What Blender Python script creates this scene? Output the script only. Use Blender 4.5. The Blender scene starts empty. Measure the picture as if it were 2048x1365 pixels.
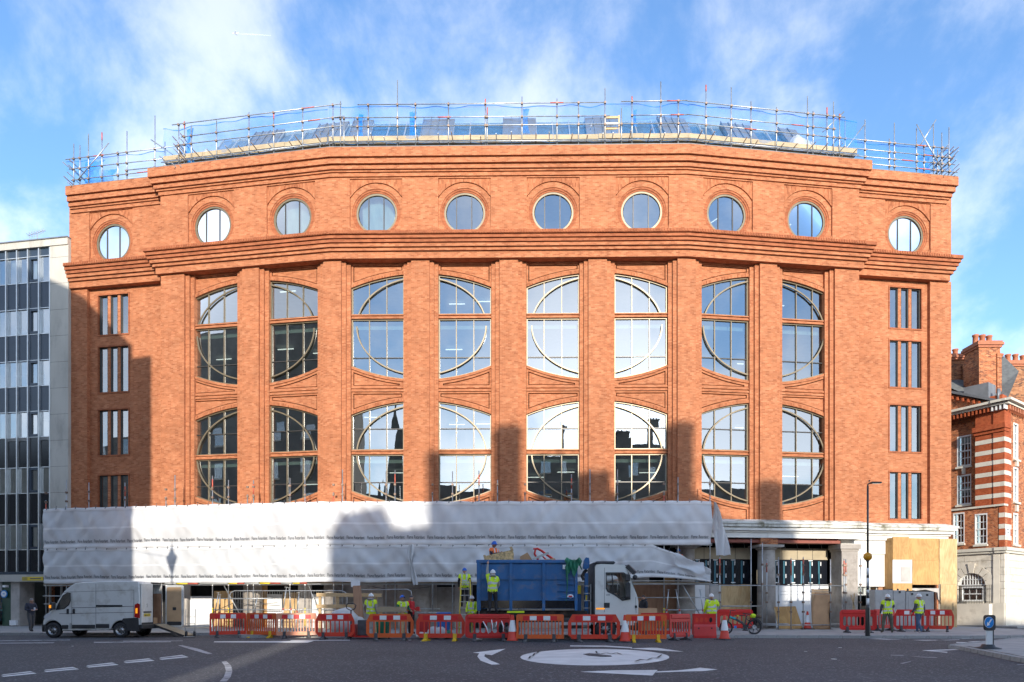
import bpy, bmesh, math, random
from mathutils import Vector, Matrix, noise
from mathutils.geometry import tessellate_polygon
random.seed(7)
S = bpy.context.scene
COL = S.collection
R = math.radians
# ------------------------------------------------------------------ camera
FPX, HOR, CAMH = 1365.33, 1205.0, 1.55
cd = bpy.data.cameras.new('camera'); cam = bpy.data.objects.new('camera', cd); COL.objects.link(cam)
cd.sensor_width = 36; cd.lens = 24; cd.shift_y = (HOR-682.5)/2048; cd.clip_start = .1; cd.clip_end = 3000
cam.location = (0, 0, CAMH); cam.rotation_euler = (R(90), 0, 0)
S.camera = cam
# ------------------------------------------------------------------ sky, sun, exposure
SUN_EL, SUN_AZ = R(15.6), R(8.8)          # low winter sun, behind the camera and a little to its right
W = bpy.data.worlds.new('World'); S.world = W; W.use_nodes = True
def build_world():
    nt = W.node_tree; nt.nodes.clear(); N = nt.nodes.new; L = nt.links.new
    out = N('ShaderNodeOutputWorld'); bg = N('ShaderNodeBackground'); bg.inputs[1].default_value = .15
    sky = N('ShaderNodeTexSky'); sky.sky_type = 'NISHITA'; sky.sun_disc = False
    sky.sun_elevation = SUN_EL; sky.sun_rotation = math.pi-SUN_AZ; sky.altitude = 50; sky.air_density = 1.25; sky.dust_density = .3; sky.ozone_density = 2.6
    tc = N('ShaderNodeTexCoord'); sep = N('ShaderNodeSeparateXYZ'); L(tc.outputs['Generated'], sep.inputs[0])
    ad = N('ShaderNodeMath'); ad.operation = 'ADD'; ad.inputs[1].default_value = 1.0; L(sep.outputs[2], ad.inputs[0])
    mx = N('ShaderNodeMath'); mx.operation = 'MAXIMUM'; mx.inputs[1].default_value = .05; L(ad.outputs[0], mx.inputs[0])
    dx = N('ShaderNodeMath'); dx.operation = 'DIVIDE'; L(sep.outputs[0], dx.inputs[0]); L(mx.outputs[0], dx.inputs[1])
    dy = N('ShaderNodeMath'); dy.operation = 'DIVIDE'; L(sep.outputs[1], dy.inputs[0]); L(mx.outputs[0], dy.inputs[1])
    cb = N('ShaderNodeCombineXYZ'); L(dx.outputs[0], cb.inputs[0]); L(dy.outputs[0], cb.inputs[1])
    mp = N('ShaderNodeMapping'); mp.inputs['Scale'].default_value = (3.6, 3.3, 1); mp.inputs['Rotation'].default_value = (0, 0, R(14)); mp.inputs['Location'].default_value = (5.3, 2.1, 0)
    L(cb.outputs[0], mp.inputs[0])
    n1 = N('ShaderNodeTexNoise'); n1.inputs['Scale'].default_value = 2.2; n1.inputs['Detail'].default_value = 10; n1.inputs['Roughness'].default_value = .6; n1.inputs['Distortion'].default_value = .15
    L(mp.outputs[0], n1.inputs['Vector'])
    r1 = N('ShaderNodeValToRGB'); r1.color_ramp.elements[0].position = .385; r1.color_ramp.elements[1].position = .70
    r1.color_ramp.elements[1].color = (.8,.8,.8,1); r1.color_ramp.interpolation = 'EASE'; L(n1.outputs[0], r1.inputs[0])
    # low cumulus bank over the roofs (more cloud towards the horizon)
    n2 = N('ShaderNodeTexNoise'); n2.inputs['Scale'].default_value = 2.6; n2.inputs['Detail'].default_value = 8; n2.inputs['Roughness'].default_value = .55; L(tc.outputs['Generated'], n2.inputs['Vector'])
    hz = N('ShaderNodeMapRange'); hz.inputs[1].default_value = .62; hz.inputs[2].default_value = .22; hz.inputs[3].default_value = -.10; hz.inputs[4].default_value = .12; L(sep.outputs[2], hz.inputs[0])
    a2 = N('ShaderNodeMath'); a2.operation = 'ADD'; L(n2.outputs[0], a2.inputs[0]); L(hz.outputs[0], a2.inputs[1])
    r2 = N('ShaderNodeValToRGB'); r2.color_ramp.elements[0].position = .50; r2.color_ramp.elements[1].position = .66; r2.color_ramp.interpolation = 'EASE'; L(a2.outputs[0], r2.inputs[0])
    mk = N('ShaderNodeMath'); mk.operation = 'MAXIMUM'; L(r1.outputs[0], mk.inputs[0]); L(r2.outputs[0], mk.inputs[1])
    ck = N('ShaderNodeMath'); ck.operation = 'MULTIPLY'; ck.inputs[1].default_value = .74; L(mk.outputs[0], ck.inputs[0])
    # cloud colour: lit by the same sky, whitened
    bw = N('ShaderNodeRGBToBW'); L(sky.outputs[0], bw.inputs[0])
    ms = N('ShaderNodeMath'); ms.operation = 'MULTIPLY_ADD'; ms.inputs[1].default_value = .95; ms.inputs[2].default_value = 1.55; L(bw.outputs[0], ms.inputs[0])
    ct = N('ShaderNodeVectorMath'); ct.operation = 'SCALE'; ct.inputs[0].default_value = (.95, .985, 1.06); L(ms.outputs[0], ct.inputs['Scale'])
    hs = N('ShaderNodeVectorMath'); hs.operation = 'MULTIPLY'; hs.inputs[1].default_value = (.52, .63, .775); L(sky.outputs[0], hs.inputs[0])
    mix = N('ShaderNodeMix'); mix.data_type = 'RGBA'; L(ck.outputs[0], mix.inputs['Factor']); L(hs.outputs[0], mix.inputs['A']); L(ct.outputs[0], mix.inputs['B'])
    L(mix.outputs['Result'], bg.inputs[0]); L(bg.outputs[0], out.inputs[0])
build_world()
sl = bpy.data.lights.new('sun', 'SUN'); sl.energy = 2.05; sl.angle = R(.53); sl.color = (1, .93, .82)
so = bpy.data.objects.new('sun', sl); COL.objects.link(so); so.location = (20, -60, 40)
SUNV = Vector((math.sin(SUN_AZ)*math.cos(SUN_EL), -math.cos(SUN_AZ)*math.cos(SUN_EL), math.sin(SUN_EL)))
so.rotation_euler = SUNV.to_track_quat('Z', 'Y').to_euler()
S.view_settings.view_transform = 'Standard'; S.view_settings.look = 'None'; S.view_settings.exposure = 1.55; S.view_settings.gamma = 1
S.render.engine = 'CYCLES'
S.cycles.max_bounces = 7; S.cycles.transparent_max_bounces = 12; S.cycles.glossy_bounces = 4; S.cycles.diffuse_bounces = 4
S.cycles.sample_clamp_indirect = 6
# ------------------------------------------------------------------ pixel -> place
def P(px, py, Y): return Vector(((px-1024)*Y/FPX, Y, CAMH+(HOR-py)*Y/FPX))
def G(px, py, z=0.0):
    Y = FPX*(CAMH-z)/(py-HOR); return Vector(((px-1024)*Y/FPX, Y, z))
def XP(px, Y): return (px-1024)*Y/FPX
def ZP(py, Y): return CAMH+(HOR-py)*Y/FPX
# ------------------------------------------------------------------ materials
MATS = {}
def nodes_of(name):
    m = bpy.data.materials.new(name); m.use_nodes = True; nt = m.node_tree; nt.nodes.clear()
    MATS[name] = m
    return m, nt, nt.nodes.new, nt.links.new
def pm(name, col, rough=.6, metal=0, var=.15, scale=3.0, bump=0, bscale=30, spec=.5, dirt=None, dscale=1.2, coat=0, emit=0, transl=0, stretch=(1,1,1), dlo=.5, dhi=.7):
    """plain procedural material: colour with two scales of noise, optional dirt colour, optional fine bump"""
    m, nt, N, L = nodes_of(name)
    out = N('ShaderNodeOutputMaterial'); b = N('ShaderNodeBsdfPrincipled'); tc = N('ShaderNodeTexCoord')
    mp = N('ShaderNodeMapping'); mp.inputs['Scale'].default_value = stretch; L(tc.outputs['Object'], mp.inputs[0])
    n = N('ShaderNodeTexNoise'); n.inputs['Scale'].default_value = scale; n.inputs['Detail'].default_value = 6; L(mp.outputs[0], n.inputs['Vector'])
    mr = N('ShaderNodeMapRange'); mr.inputs[1].default_value = .3; mr.inputs[2].default_value = .7; mr.inputs[3].default_value = 1-var; mr.inputs[4].default_value = 1+var; L(n.outputs[0], mr.inputs[0])
    vm = N('ShaderNodeVectorMath'); vm.operation = 'SCALE'; vm.inputs[0].default_value = col; L(mr.outputs[0], vm.inputs['Scale'])
    c = vm.outputs[0]
    if dirt:
        n2 = N('ShaderNodeTexNoise'); n2.inputs['Scale'].default_value = dscale; n2.inputs['Detail'].default_value = 8; n2.inputs['Roughness'].default_value = .65; L(mp.outputs[0], n2.inputs['Vector'])
        r = N('ShaderNodeMapRange'); r.inputs[1].default_value = dlo; r.inputs[2].default_value = dhi; L(n2.outputs[0], r.inputs[0])
        mix = N('ShaderNodeMix'); mix.data_type = 'RGBA'; L(r.outputs[0], mix.inputs['Factor']); L(c, mix.inputs['A']); mix.inputs['B'].default_value = (*dirt, 1); c = mix.outputs['Result']
    L(c, b.inputs['Base Color'])
    b.inputs['Roughness'].default_value = rough; b.inputs['Metallic'].default_value = metal; b.inputs['Specular IOR Level'].default_value = spec
    b.inputs['Coat Weight'].default_value = coat
    if emit: L(c, b.inputs['Emission Color']); b.inputs['Emission Strength'].default_value = emit
    if bump:
        n3 = N('ShaderNodeTexNoise'); n3.inputs['Scale'].default_value = bscale; n3.inputs['Detail'].default_value = 5; L(mp.outputs[0], n3.inputs['Vector'])
        bp = N('ShaderNodeBump'); bp.inputs['Strength'].default_value = bump; bp.inputs['Distance'].default_value = .02; L(n3.outputs[0], bp.inputs['Height']); L(bp.outputs[0], b.inputs['Normal'])
    sh = b.outputs[0]
    if transl:
        t = N('ShaderNodeBsdfTranslucent'); L(c, t.inputs[0]); ms = N('ShaderNodeMixShader'); ms.inputs[0].default_value = transl; L(sh, ms.inputs[1]); L(t.outputs[0], ms.inputs[2]); sh = ms.outputs[0]
    L(sh, out.inputs[0])
    return m
def brick_mat(name, cols, mortar, bw=.225, bh=.075, swap=False, stain=None, big=.16):
    """brickwork: every brick its own tone, joints lighter and recessed (UVs are in metres)"""
    m, nt, N, L = nodes_of(name)
    out = N('ShaderNodeOutputMaterial'); b = N('ShaderNodeBsdfPrincipled'); uv = N('ShaderNodeUVMap')
    sp = N('ShaderNodeSeparateXYZ'); L(uv.outputs[0], sp.inputs[0])
    def M(op, a, c=None, d=None):
        q = N('ShaderNodeMath'); q.operation = op
        for i, v in enumerate((a, c, d)):
            if v is None: continue
            if isinstance(v, (int, float)): q.inputs[i].default_value = v
            else: L(v, q.inputs[i])
        return q.outputs[0]
    U, V = (sp.outputs[1], sp.outputs[0]) if swap else (sp.outputs[0], sp.outputs[1])
    v = M('DIVIDE', V, bh); row = M('FLOOR', v); fv = M('SUBTRACT', v, row)
    odd = M('MODULO', M('ABSOLUTE', row), 2.0); u = M('ADD', M('DIVIDE', U, bw), M('MULTIPLY', odd, .5)); cu = M('FLOOR', u); fu = M('SUBTRACT', u, cu)
    wn = N('ShaderNodeTexWhiteNoise'); wn.noise_dimensions = '2D'; cx = N('ShaderNodeCombineXYZ'); L(cu, cx.inputs[0]); L(row, cx.inputs[1]); L(cx.outputs[0], wn.inputs['Vector'])
    rp = N('ShaderNodeValToRGB'); e = rp.color_ramp.elements
    while len(e) < len(cols): e.new(.5)
    for i, c in enumerate(cols): e[i].position = i/(len(cols)-1); e[i].color = (*c, 1)
    L(wn.outputs['Value'], rp.inputs[0])
    eu = .045; ev = .13
    ju = M('MAXIMUM', M('LESS_THAN', fu, eu), M('LESS_THAN', fv, ev))
    mix = N('ShaderNodeMix'); mix.data_type = 'RGBA'; L(ju, mix.inputs['Factor']); L(rp.outputs[0], mix.inputs['A']); mix.inputs['B'].default_value = (*mortar, 1)
    tc = N('ShaderNodeTexCoord')
    n = N('ShaderNodeTexNoise'); n.inputs['Scale'].default_value = .55; n.inputs['Detail'].default_value = 7; n.inputs['Roughness'].default_value = .6; L(tc.outputs['Object'], n.inputs['Vector'])
    mr = N('ShaderNodeMapRange'); mr.inputs[1].default_value = .3; mr.inputs[2].default_value = .7; mr.inputs[3].default_value = 1-big; mr.inputs[4].default_value = 1+big; L(n.outputs[0], mr.inputs[0])
    # batches of paler and darker bricks
    n4 = N('ShaderNodeTexNoise'); n4.inputs['Scale'].default_value = 3.4; n4.inputs['Detail'].default_value = 4; L(tc.outputs['Object'], n4.inputs['Vector'])
    m4 = N('ShaderNodeMapRange'); m4.inputs[1].default_value = .3; m4.inputs[2].default_value = .7; m4.inputs[3].default_value = .88; m4.inputs[4].default_value = 1.12; L(n4.outputs[0], m4.inputs[0])
    sc = N('ShaderNodeVectorMath'); sc.operation = 'SCALE'; L(mix.outputs['Result'], sc.inputs[0]); L(M('MULTIPLY', mr.outputs[0], m4.outputs[0]), sc.inputs['Scale'])
    c = sc.outputs[0]
    if stain:
        n2 = N('ShaderNodeTexNoise'); n2.inputs['Scale'].default_value = .9; n2.inputs['Detail'].default_value = 9; n2.inputs['Roughness'].default_value = .7; L(tc.outputs['Object'], n2.inputs['Vector'])
        r2 = N('ShaderNodeMapRange'); r2.inputs[1].default_value = .56; r2.inputs[2].default_value = .76; r2.inputs[4].default_value = .6; L(n2.outputs[0], r2.inputs[0])
        mx = N('ShaderNodeMix'); mx.data_type = 'RGBA'; L(r2.outputs[0], mx.inputs['Factor']); L(c, mx.inputs['A']); mx.inputs['B'].default_value = (*stain, 1); c = mx.outputs['Result']
    L(c, b.inputs['Base Color']); b.inputs['Roughness'].default_value = .88; b.inputs['Specular IOR Level'].default_value = .25
    bp = N('ShaderNodeBump'); bp.inputs['Strength'].default_value = .3; bp.inputs['Distance'].default_value = .008
    hh = M('ADD', M('MULTIPLY', M('SUBTRACT', 1.0, ju), 1.0), M('MULTIPLY', wn.outputs['Value'], .35)); L(hh, bp.inputs['Height']); L(bp.outputs[0], b.inputs['Normal'])
    L(b.outputs[0], out.inputs[0]); return m
def glass_mat(name, tint=(.62,.72,.70), refl=.42, wav=.0, rough=.0):
    m, nt, N, L = nodes_of(name)
    out = N('ShaderNodeOutputMaterial'); tr = N('ShaderNodeBsdfTransparent'); tr.inputs[0].default_value = (*tint, 1)
    gl = N('ShaderNodeBsdfGlossy'); gl.inputs['Roughness'].default_value = rough; gl.inputs[0].default_value = (.93, .97, 1, 1)
    lw = N('ShaderNodeLayerWeight'); lw.inputs[0].default_value = .35
    mr = N('ShaderNodeMapRange'); mr.inputs[3].default_value = refl; mr.inputs[4].default_value = 1; L(lw.outputs['Fresnel'], mr.inputs[0])
    if wav:
        tc = N('ShaderNodeTexCoord'); n = N('ShaderNodeTexNoise'); n.inputs['Scale'].default_value = .8; n.inputs['Detail'].default_value = 2; L(tc.outputs['Object'], n.inputs['Vector'])
        bp = N('ShaderNodeBump'); bp.inputs['Strength'].default_value = wav; bp.inputs['Distance'].default_value = .05; L(n.outputs[0], bp.inputs['Height']); L(bp.outputs[0], gl.inputs['Normal'])
    ms = N('ShaderNodeMixShader'); L(mr.outputs[0], ms.inputs[0]); L(tr.outputs[0], ms.inputs[1]); L(gl.outputs[0], ms.inputs[2]); L(ms.outputs[0], out.inputs[0])
    return m
def net_mat(name, col, alpha, scale=55, stretch=(1,1,1)):
    """mesh netting: tinted, lets part of the light through"""
    m, nt, N, L = nodes_of(name)
    out = N('ShaderNodeOutputMaterial'); tr = N('ShaderNodeBsdfTransparent'); d = N('ShaderNodeBsdfDiffuse'); d.inputs[0].default_value = (*col, 1)
    t2 = N('ShaderNodeBsdfTranslucent'); t2.inputs[0].default_value = (*col, 1); a = N('ShaderNodeAddShader'); L(d.outputs[0], a.inputs[0]); L(t2.outputs[0], a.inputs[1])
    tc = N('ShaderNodeTexCoord'); n = N('ShaderNodeTexNoise'); n.inputs['Scale'].default_value = 1.1; n.inputs['Detail'].default_value = 5; L(tc.outputs['Object'], n.inputs['Vector'])
    mr = N('ShaderNodeMapRange'); mr.inputs[1].default_value = .3; mr.inputs[2].default_value = .7; mr.inputs[3].default_value = alpha*.55; mr.inputs[4].default_value = alpha*1.45; L(n.outputs[0], mr.inputs[0])
    ms = N('ShaderNodeMixShader'); L(mr.outputs[0], ms.inputs[0]); L(tr.outputs[0], ms.inputs[1]); L(a.outputs[0], ms.inputs[2]); L(ms.outputs[0], out.inputs[0])
    return m
def sheet_mat(name):
    """white reinforced sheeting: film with woven grid and brighter welded bands (UV v in metres from the top hem)"""
    m, nt, N, L = nodes_of(name)
    out = N('ShaderNodeOutputMaterial'); b = N('ShaderNodeBsdfPrincipled'); uv = N('ShaderNodeUVMap'); sp = N('ShaderNodeSeparateXYZ'); L(uv.outputs[0], sp.inputs[0])
    rp = N('ShaderNodeValToRGB'); e = rp.color_ramp.elements; rp.color_ramp.interpolation = 'CONSTANT'
    body = (.72, .725, .73, 1); band = (.88, .88, .88, 1)
    stops = [(0, band), (.07, body), (.475, band), (.52, body), (.88, band)]
    while len(e) < len(stops): e.new(.5)
    for i, (p, c) in enumerate(stops): e[i].position = p; e[i].color = c
    L(sp.outputs[1], rp.inputs[0])
    tc = N('ShaderNodeTexCoord'); n = N('ShaderNodeTexNoise'); n.inputs['Scale'].default_value = .8; n.inputs['Detail'].default_value = 7; L(tc.outputs['Object'], n.inputs['Vector'])
    mr = N('ShaderNodeMapRange'); mr.inputs[1].default_value = .3; mr.inputs[2].default_value = .7; mr.inputs[3].default_value = .9; mr.inputs[4].default_value = 1.1; L(n.outputs[0], mr.inputs[0])
    sc = N('ShaderNodeVectorMath'); sc.operation = 'SCALE'; L(rp.outputs[0], sc.inputs[0]); L(mr.outputs[0], sc.inputs['Scale'])
    L(sc.outputs[0], b.inputs['Base Color']); b.inputs['Roughness'].default_value = .38; b.inputs['Specular IOR Level'].default_value = .45
    mp3 = N('ShaderNodeMapping'); mp3.inputs['Rotation'].default_value = (0, R(28), 0); mp3.inputs['Scale'].default_value = (1.5, 1, .38); L(tc.outputs['Object'], mp3.inputs[0]); n3 = N('ShaderNodeTexNoise'); n3.noise_type = 'RIDGED_MULTIFRACTAL'; n3.inputs['Scale'].default_value = .75; n3.inputs['Detail'].default_value = 4; n3.inputs['Distortion'].default_value = .5; L(mp3.outputs[0], n3.inputs['Vector'])
    bp = N('ShaderNodeBump'); bp.inputs['Strength'].default_value = .55; bp.inputs['Distance'].default_value = .10; L(n3.outputs[0], bp.inputs['Height']); L(bp.outputs[0], b.inputs['Normal'])
    t = N('ShaderNodeBsdfTranslucent'); L(sc.outputs[0], t.inputs[0]); ms = N('ShaderNodeMixShader'); ms.inputs[0].default_value = .3; L(b.outputs[0], ms.inputs[1]); L(t.outputs[0], ms.inputs[2]); L(ms.outputs[0], out.inputs[0])
    return m
def road_mat(name, base, fleck, patch):
    m, nt, N, L = nodes_of(name)
    out = N('ShaderNodeOutputMaterial'); b = N('ShaderNodeBsdfPrincipled'); tc = N('ShaderNodeTexCoord')
    n = N('ShaderNodeTexNoise'); n.inputs['Scale'].default_value = .22; n.inputs['Detail'].default_value = 9; n.inputs['Roughness'].default_value = .6; L(tc.outputs['Object'], n.inputs['Vector'])
    v = N('ShaderNodeTexVoronoi'); v.inputs['Scale'].default_value = 26; L(tc.outputs['Object'], v.inputs['Vector'])
    n2 = N('ShaderNodeTexNoise'); n2.inputs['Scale'].default_value = 60; n2.inputs['Detail'].default_value = 3; L(tc.outputs['Object'], n2.inputs['Vector'])
    mr = N('ShaderNodeMapRange'); mr.inputs[1].default_value = .3; mr.inputs[2].default_value = .7; mr.inputs[3].default_value = .75; mr.inputs[4].default_value = 1.3; L(n.outputs[0], mr.inputs[0])
    m2 = N('ShaderNodeMapRange'); m2.inputs[1].default_value = .3; m2.inputs[2].default_value = .7; m2.inputs[3].default_value = .6; m2.inputs[4].default_value = 1.4; L(n2.outputs[0], m2.inputs[0])
    mm = N('ShaderNodeMath'); mm.operation = 'MULTIPLY'; L(mr.outputs[0], mm.inputs[0]); L(m2.outputs[0], mm.inputs[1])
    sc = N('ShaderNodeVectorMath'); sc.operation = 'SCALE'; sc.inputs[0].default_value = base; L(mm.outputs[0], sc.inputs['Scale'])
    wn = N('ShaderNodeMath'); wn.operation = 'LESS_THAN'; wn.inputs[1].default_value = .1; sv = N('ShaderNodeSeparateXYZ'); L(v.outputs['Color'], sv.inputs[0]); L(sv.outputs[0], wn.inputs[0])
    mix = N('ShaderNodeMix'); mix.data_type = 'RGBA'; L(wn.outputs[0], mix.inputs['Factor']); L(sc.outputs[0], mix.inputs['A']); mix.inputs['B'].default_value = (*fleck, 1)
    n5 = N('ShaderNodeTexNoise'); n5.inputs['Scale'].default_value = .5; n5.inputs['Detail'].default_value = 6; mp = N('ShaderNodeMapping'); mp.inputs['Scale'].default_value = (.35, 2.2, 1); L(tc.outputs['Object'], mp.inputs[0]); L(mp.outputs[0], n5.inputs['Vector'])
    m5 = N('ShaderNodeMapRange'); m5.inputs[1].default_value = .56; m5.inputs[2].default_value = .75; m5.inputs[4].default_value = .6; L(n5.outputs[0], m5.inputs[0])
    mx = N('ShaderNodeMix'); mx.data_type = 'RGBA'; L(m5.outputs[0], mx.inputs['Factor']); L(mix.outputs['Result'], mx.inputs['A']); mx.inputs['B'].default_value = (*patch, 1)
    L(mx.outputs['Result'], b.inputs['Base Color']); b.inputs['Roughness'].default_value = .82
    bp = N('ShaderNodeBump'); bp.inputs['Strength'].default_value = .6; bp.inputs['Distance'].default_value = .01; L(n2.outputs[0], bp.inputs['Height']); L(bp.outputs[0], b.inputs['Normal'])
    L(b.outputs[0], out.inputs[0]); return m
def paint_mat(name, col, road=(.05,.05,.055), wear=.5):
    """thermoplastic road paint, worn through in places"""
    m, nt, N, L = nodes_of(name)
    out = N('ShaderNodeOutputMaterial'); b = N('ShaderNodeBsdfPrincipled'); tc = N('ShaderNodeTexCoord')
    n = N('ShaderNodeTexNoise'); n.inputs['Scale'].default_value = 3.5; n.inputs['Detail'].default_value = 10; n.inputs['Roughness'].default_value = .7; L(tc.outputs['Object'], n.inputs['Vector'])
    mr = N('ShaderNodeMapRange'); mr.inputs[1].default_value = wear+.1; mr.inputs[2].default_value = wear+.2; L(n.outputs[0], mr.inputs[0])
    n2 = N('ShaderNodeTexNoise'); n2.inputs['Scale'].default_value = 1.3; n2.inputs['Detail'].default_value = 6; L(tc.outputs['Object'], n2.inputs['Vector'])
    m2 = N('ShaderNodeMapRange'); m2.inputs[1].default_value = .3; m2.inputs[2].default_value = .7; m2.inputs[3].default_value = .78; m2.inputs[4].default_value = 1.1; L(n2.outputs[0], m2.inputs[0])
    sc = N('ShaderNodeVectorMath'); sc.operation = 'SCALE'; sc.inputs[0].default_value = col; L(m2.outputs[0], sc.inputs['Scale'])
    mix = N('ShaderNodeMix'); mix.data_type = 'RGBA'; L(mr.outputs[0], mix.inputs['Factor']); L(sc.outputs[0], mix.inputs['A']); mix.inputs['B'].default_value = (*road, 1)
    L(mix.outputs['Result'], b.inputs['Base Color']); b.inputs['Roughness'].default_value = .7; L(b.outputs[0], out.inputs[0]); return m
def wood_mat(name, col, dark, scale=2.0, stretch=(1,1,6), rough=.7):
    m, nt, N, L = nodes_of(name)
    out = N('ShaderNodeOutputMaterial'); b = N('ShaderNodeBsdfPrincipled'); tc = N('ShaderNodeTexCoord'); mp = N('ShaderNodeMapping'); mp.inputs['Scale'].default_value = stretch; L(tc.outputs['Object'], mp.inputs[0])
    n = N('ShaderNodeTexNoise'); n.inputs['Scale'].default_value = scale; n.inputs['Detail'].default_value = 7; n.inputs['Distortion'].default_value = 1.6; L(mp.outputs[0], n.inputs['Vector'])
    w = N('ShaderNodeMath'); w.operation = 'SINE'; mu = N('ShaderNodeMath'); mu.operation = 'MULTIPLY'; mu.inputs[1].default_value = 38; L(n.outputs[0], mu.inputs[0]); L(mu.outputs[0], w.inputs[0])
    mr = N('ShaderNodeMapRange'); mr.inputs[1].default_value = -.6; mr.inputs[2].default_value = 1.6; L(w.outputs[0], mr.inputs[0])
    n2 = N('ShaderNodeTexNoise'); n2.inputs['Scale'].default_value = 1.1; n2.inputs['Detail'].default_value = 5; L(tc.outputs['Object'], n2.inputs['Vector'])
    m2 = N('ShaderNodeMapRange'); m2.inputs[1].default_value = .3; m2.inputs[2].default_value = .7; m2.inputs[3].default_value = .82; m2.inputs[4].default_value = 1.12; L(n2.outputs[0], m2.inputs[0])
    mix = N('ShaderNodeMix'); mix.data_type = 'RGBA'; L(mr.outputs[0], mix.inputs['Factor']); mix.inputs['A'].default_value = (*col, 1); mix.inputs['B'].default_value = (*dark, 1)
    sc = N('ShaderNodeVectorMath'); sc.operation = 'SCALE'; L(mix.outputs['Result'], sc.inputs[0]); L(m2.outputs[0], sc.inputs['Scale'])
    L(sc.outputs[0], b.inputs['Base Color']); b.inputs['Roughness'].default_value = rough; L(b.outputs[0], out.inputs[0]); return m
brick_mat('brick', [(.29,.094,.04), (.365,.128,.055), (.392,.141,.062), (.415,.154,.069), (.455,.188,.092)], (.42,.195,.11), big=.11)
brick_mat('brick_soldier', [(.25,.078,.033), (.36,.126,.055), (.39,.14,.062), (.415,.154,.069), (.455,.188,.092)], (.30,.11,.055), swap=True)
brick_mat('brick_moulded', [(.25,.072,.03), (.31,.095,.04), (.335,.108,.046), (.37,.128,.056)], (.35,.14,.075), big=.11)
brick_mat('old_brick', [(.16,.045,.022), (.36,.10,.036), (.44,.14,.05), (.5,.2,.09)], (.42,.3,.2), stain=(.08,.05,.035))
brick_mat('rubbed_brick', [(.30,.062,.022), (.37,.085,.03), (.41,.10,.036)], (.34,.10,.05))
brick_mat('sooty_brick', [(.10,.045,.028), (.25,.09,.04), (.36,.15,.06), (.42,.2,.1)], (.30,.22,.16), stain=(.04,.03,.025))
glass_mat('glass', (.46,.56,.54), .25, wav=.03); glass_mat('glass_clear', (.8,.85,.85), .15); glass_mat('glass_dark', (.35,.42,.42), .28)
glass_mat('glass_office', (.55,.62,.62), .36, wav=.05)
pm('bronze', (.20,.158,.10), .38, .35, .1, 2); pm('dark_frame', (.055,.05,.045), .4, .3, .1)
pm('interior', (.20,.22,.21), .8, 0, .2, .5); pm('slab', (.30,.33,.31), .8, 0, .1); pm('interior_teal', (.30,.43,.40), .6, 0, .1)
pm('lamp_strip', (1,.97,.9), .5, 0, 0, emit=.6)
pm('white_film', (.62,.72,.72), .5, 0, .15, 1.2, transl=.3)
pm('stone_white', (.72,.70,.65), .8, 0, .10, 1.0, .25, 25, dirt=(.30,.27,.19), dscale=.9, dlo=.56, dhi=.80)
pm('stone_stained', (.64,.62,.56), .85, 0, .15, 1.0, .25, 25, dirt=(.17,.15,.09), dscale=1.6, dlo=.47, dhi=.66, stretch=(1,1,.5))
pm('stone_ashlar', (.66,.60,.50), .85, 0, .12, 1.2, .25, 30, dirt=(.36,.30,.22), dscale=1.0, dlo=.55, dhi=.78)
pm('stone_band', (.60,.56,.47), .8, 0, .1, 2, dirt=(.4,.36,.28), dscale=2, dlo=.58, dhi=.8)
pm('stone_grey', (.34,.30,.26), .85, 0, .15, 2, .3, 60, dirt=(.22,.19,.16), dscale=2.2)
pm('concrete', (.50,.47,.41), .9, 0, .14, .8, .2, 20, dirt=(.27,.25,.22), dscale=.7, dlo=.52, dhi=.75, stretch=(1,1,.35))
pm('plaster', (.46,.42,.38), .9, 0, .15, 1.2, .15, 12, dirt=(.30,.27,.24), dscale=1.5)
pm('white_board', (.74,.74,.73), .6, 0, .06, 1.5, dirt=(.5,.49,.47), dscale=2, dlo=.6, dhi=.8)
pm('lead', (.19,.20,.215), .5, .3, .18, 2); pm('slate', (.13,.135,.13), .75, 0, .25, 5, .3, 12)
pm('seam_metal', (.17,.175,.185), .5, .3, .12, 1.2)
pm('roof_felt', (.34,.39,.41), .8, 0, .15)
pm('steel_red', (.25,.07,.045), .7, .1, .25, 3, dirt=(.14,.05,.035), dscale=3)
pm('tube', (.46,.47,.47), .42, .75, .2, 4, dirt=(.25,.22,.19), dscale=3, dlo=.52, dhi=.75)
pm('tube_red', (.50,.10,.06), .6, .1, .2, 4); pm('tube_yellow', (.72,.56,.03), .6, 0, .15, 4); pm('coupler', (.24,.17,.13), .6, .6, .3, 10)
net_mat('blue_net', (.03,.20,.52), .20); net_mat('blue_net_dense', (.02,.19,.50), .62); net_mat('mesh_net', (.30,.31,.32), .35)
sheet_mat('sheet'); net_mat('vapour', (.85,.87,.9), .07); pm('white_wrap', (.70,.71,.72), .4, 0, .12, 2, .4, 3, transl=.3)
pm('print', (.10,.105,.115), .7, 0, .25, 6)
pm('print_white', (.8,.8,.8), .6, 0, .05)
road_mat('asphalt', (.056,.056,.061), (.17,.17,.175), (.050,.050,.056)); road_mat('asphalt_side', (.075,.074,.078), (.16,.16,.16), (.06,.06,.065))
pm('paving', (.36,.345,.325), .88, 0, .14, 1.2, .2, 20, dirt=(.22,.21,.20), dscale=1.1, dlo=.5, dhi=.8); pm('kerb', (.34,.33,.315), .85, 0, .15, 3, .2, 30, dirt=(.14,.135,.13), dscale=2.5)
paint_mat('road_paint', (.70,.70,.68), wear=.55); paint_mat('road_paint_worn', (.40,.40,.41), wear=.42); paint_mat('road_paint_ghost', (.26,.26,.27), wear=.46)
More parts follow.
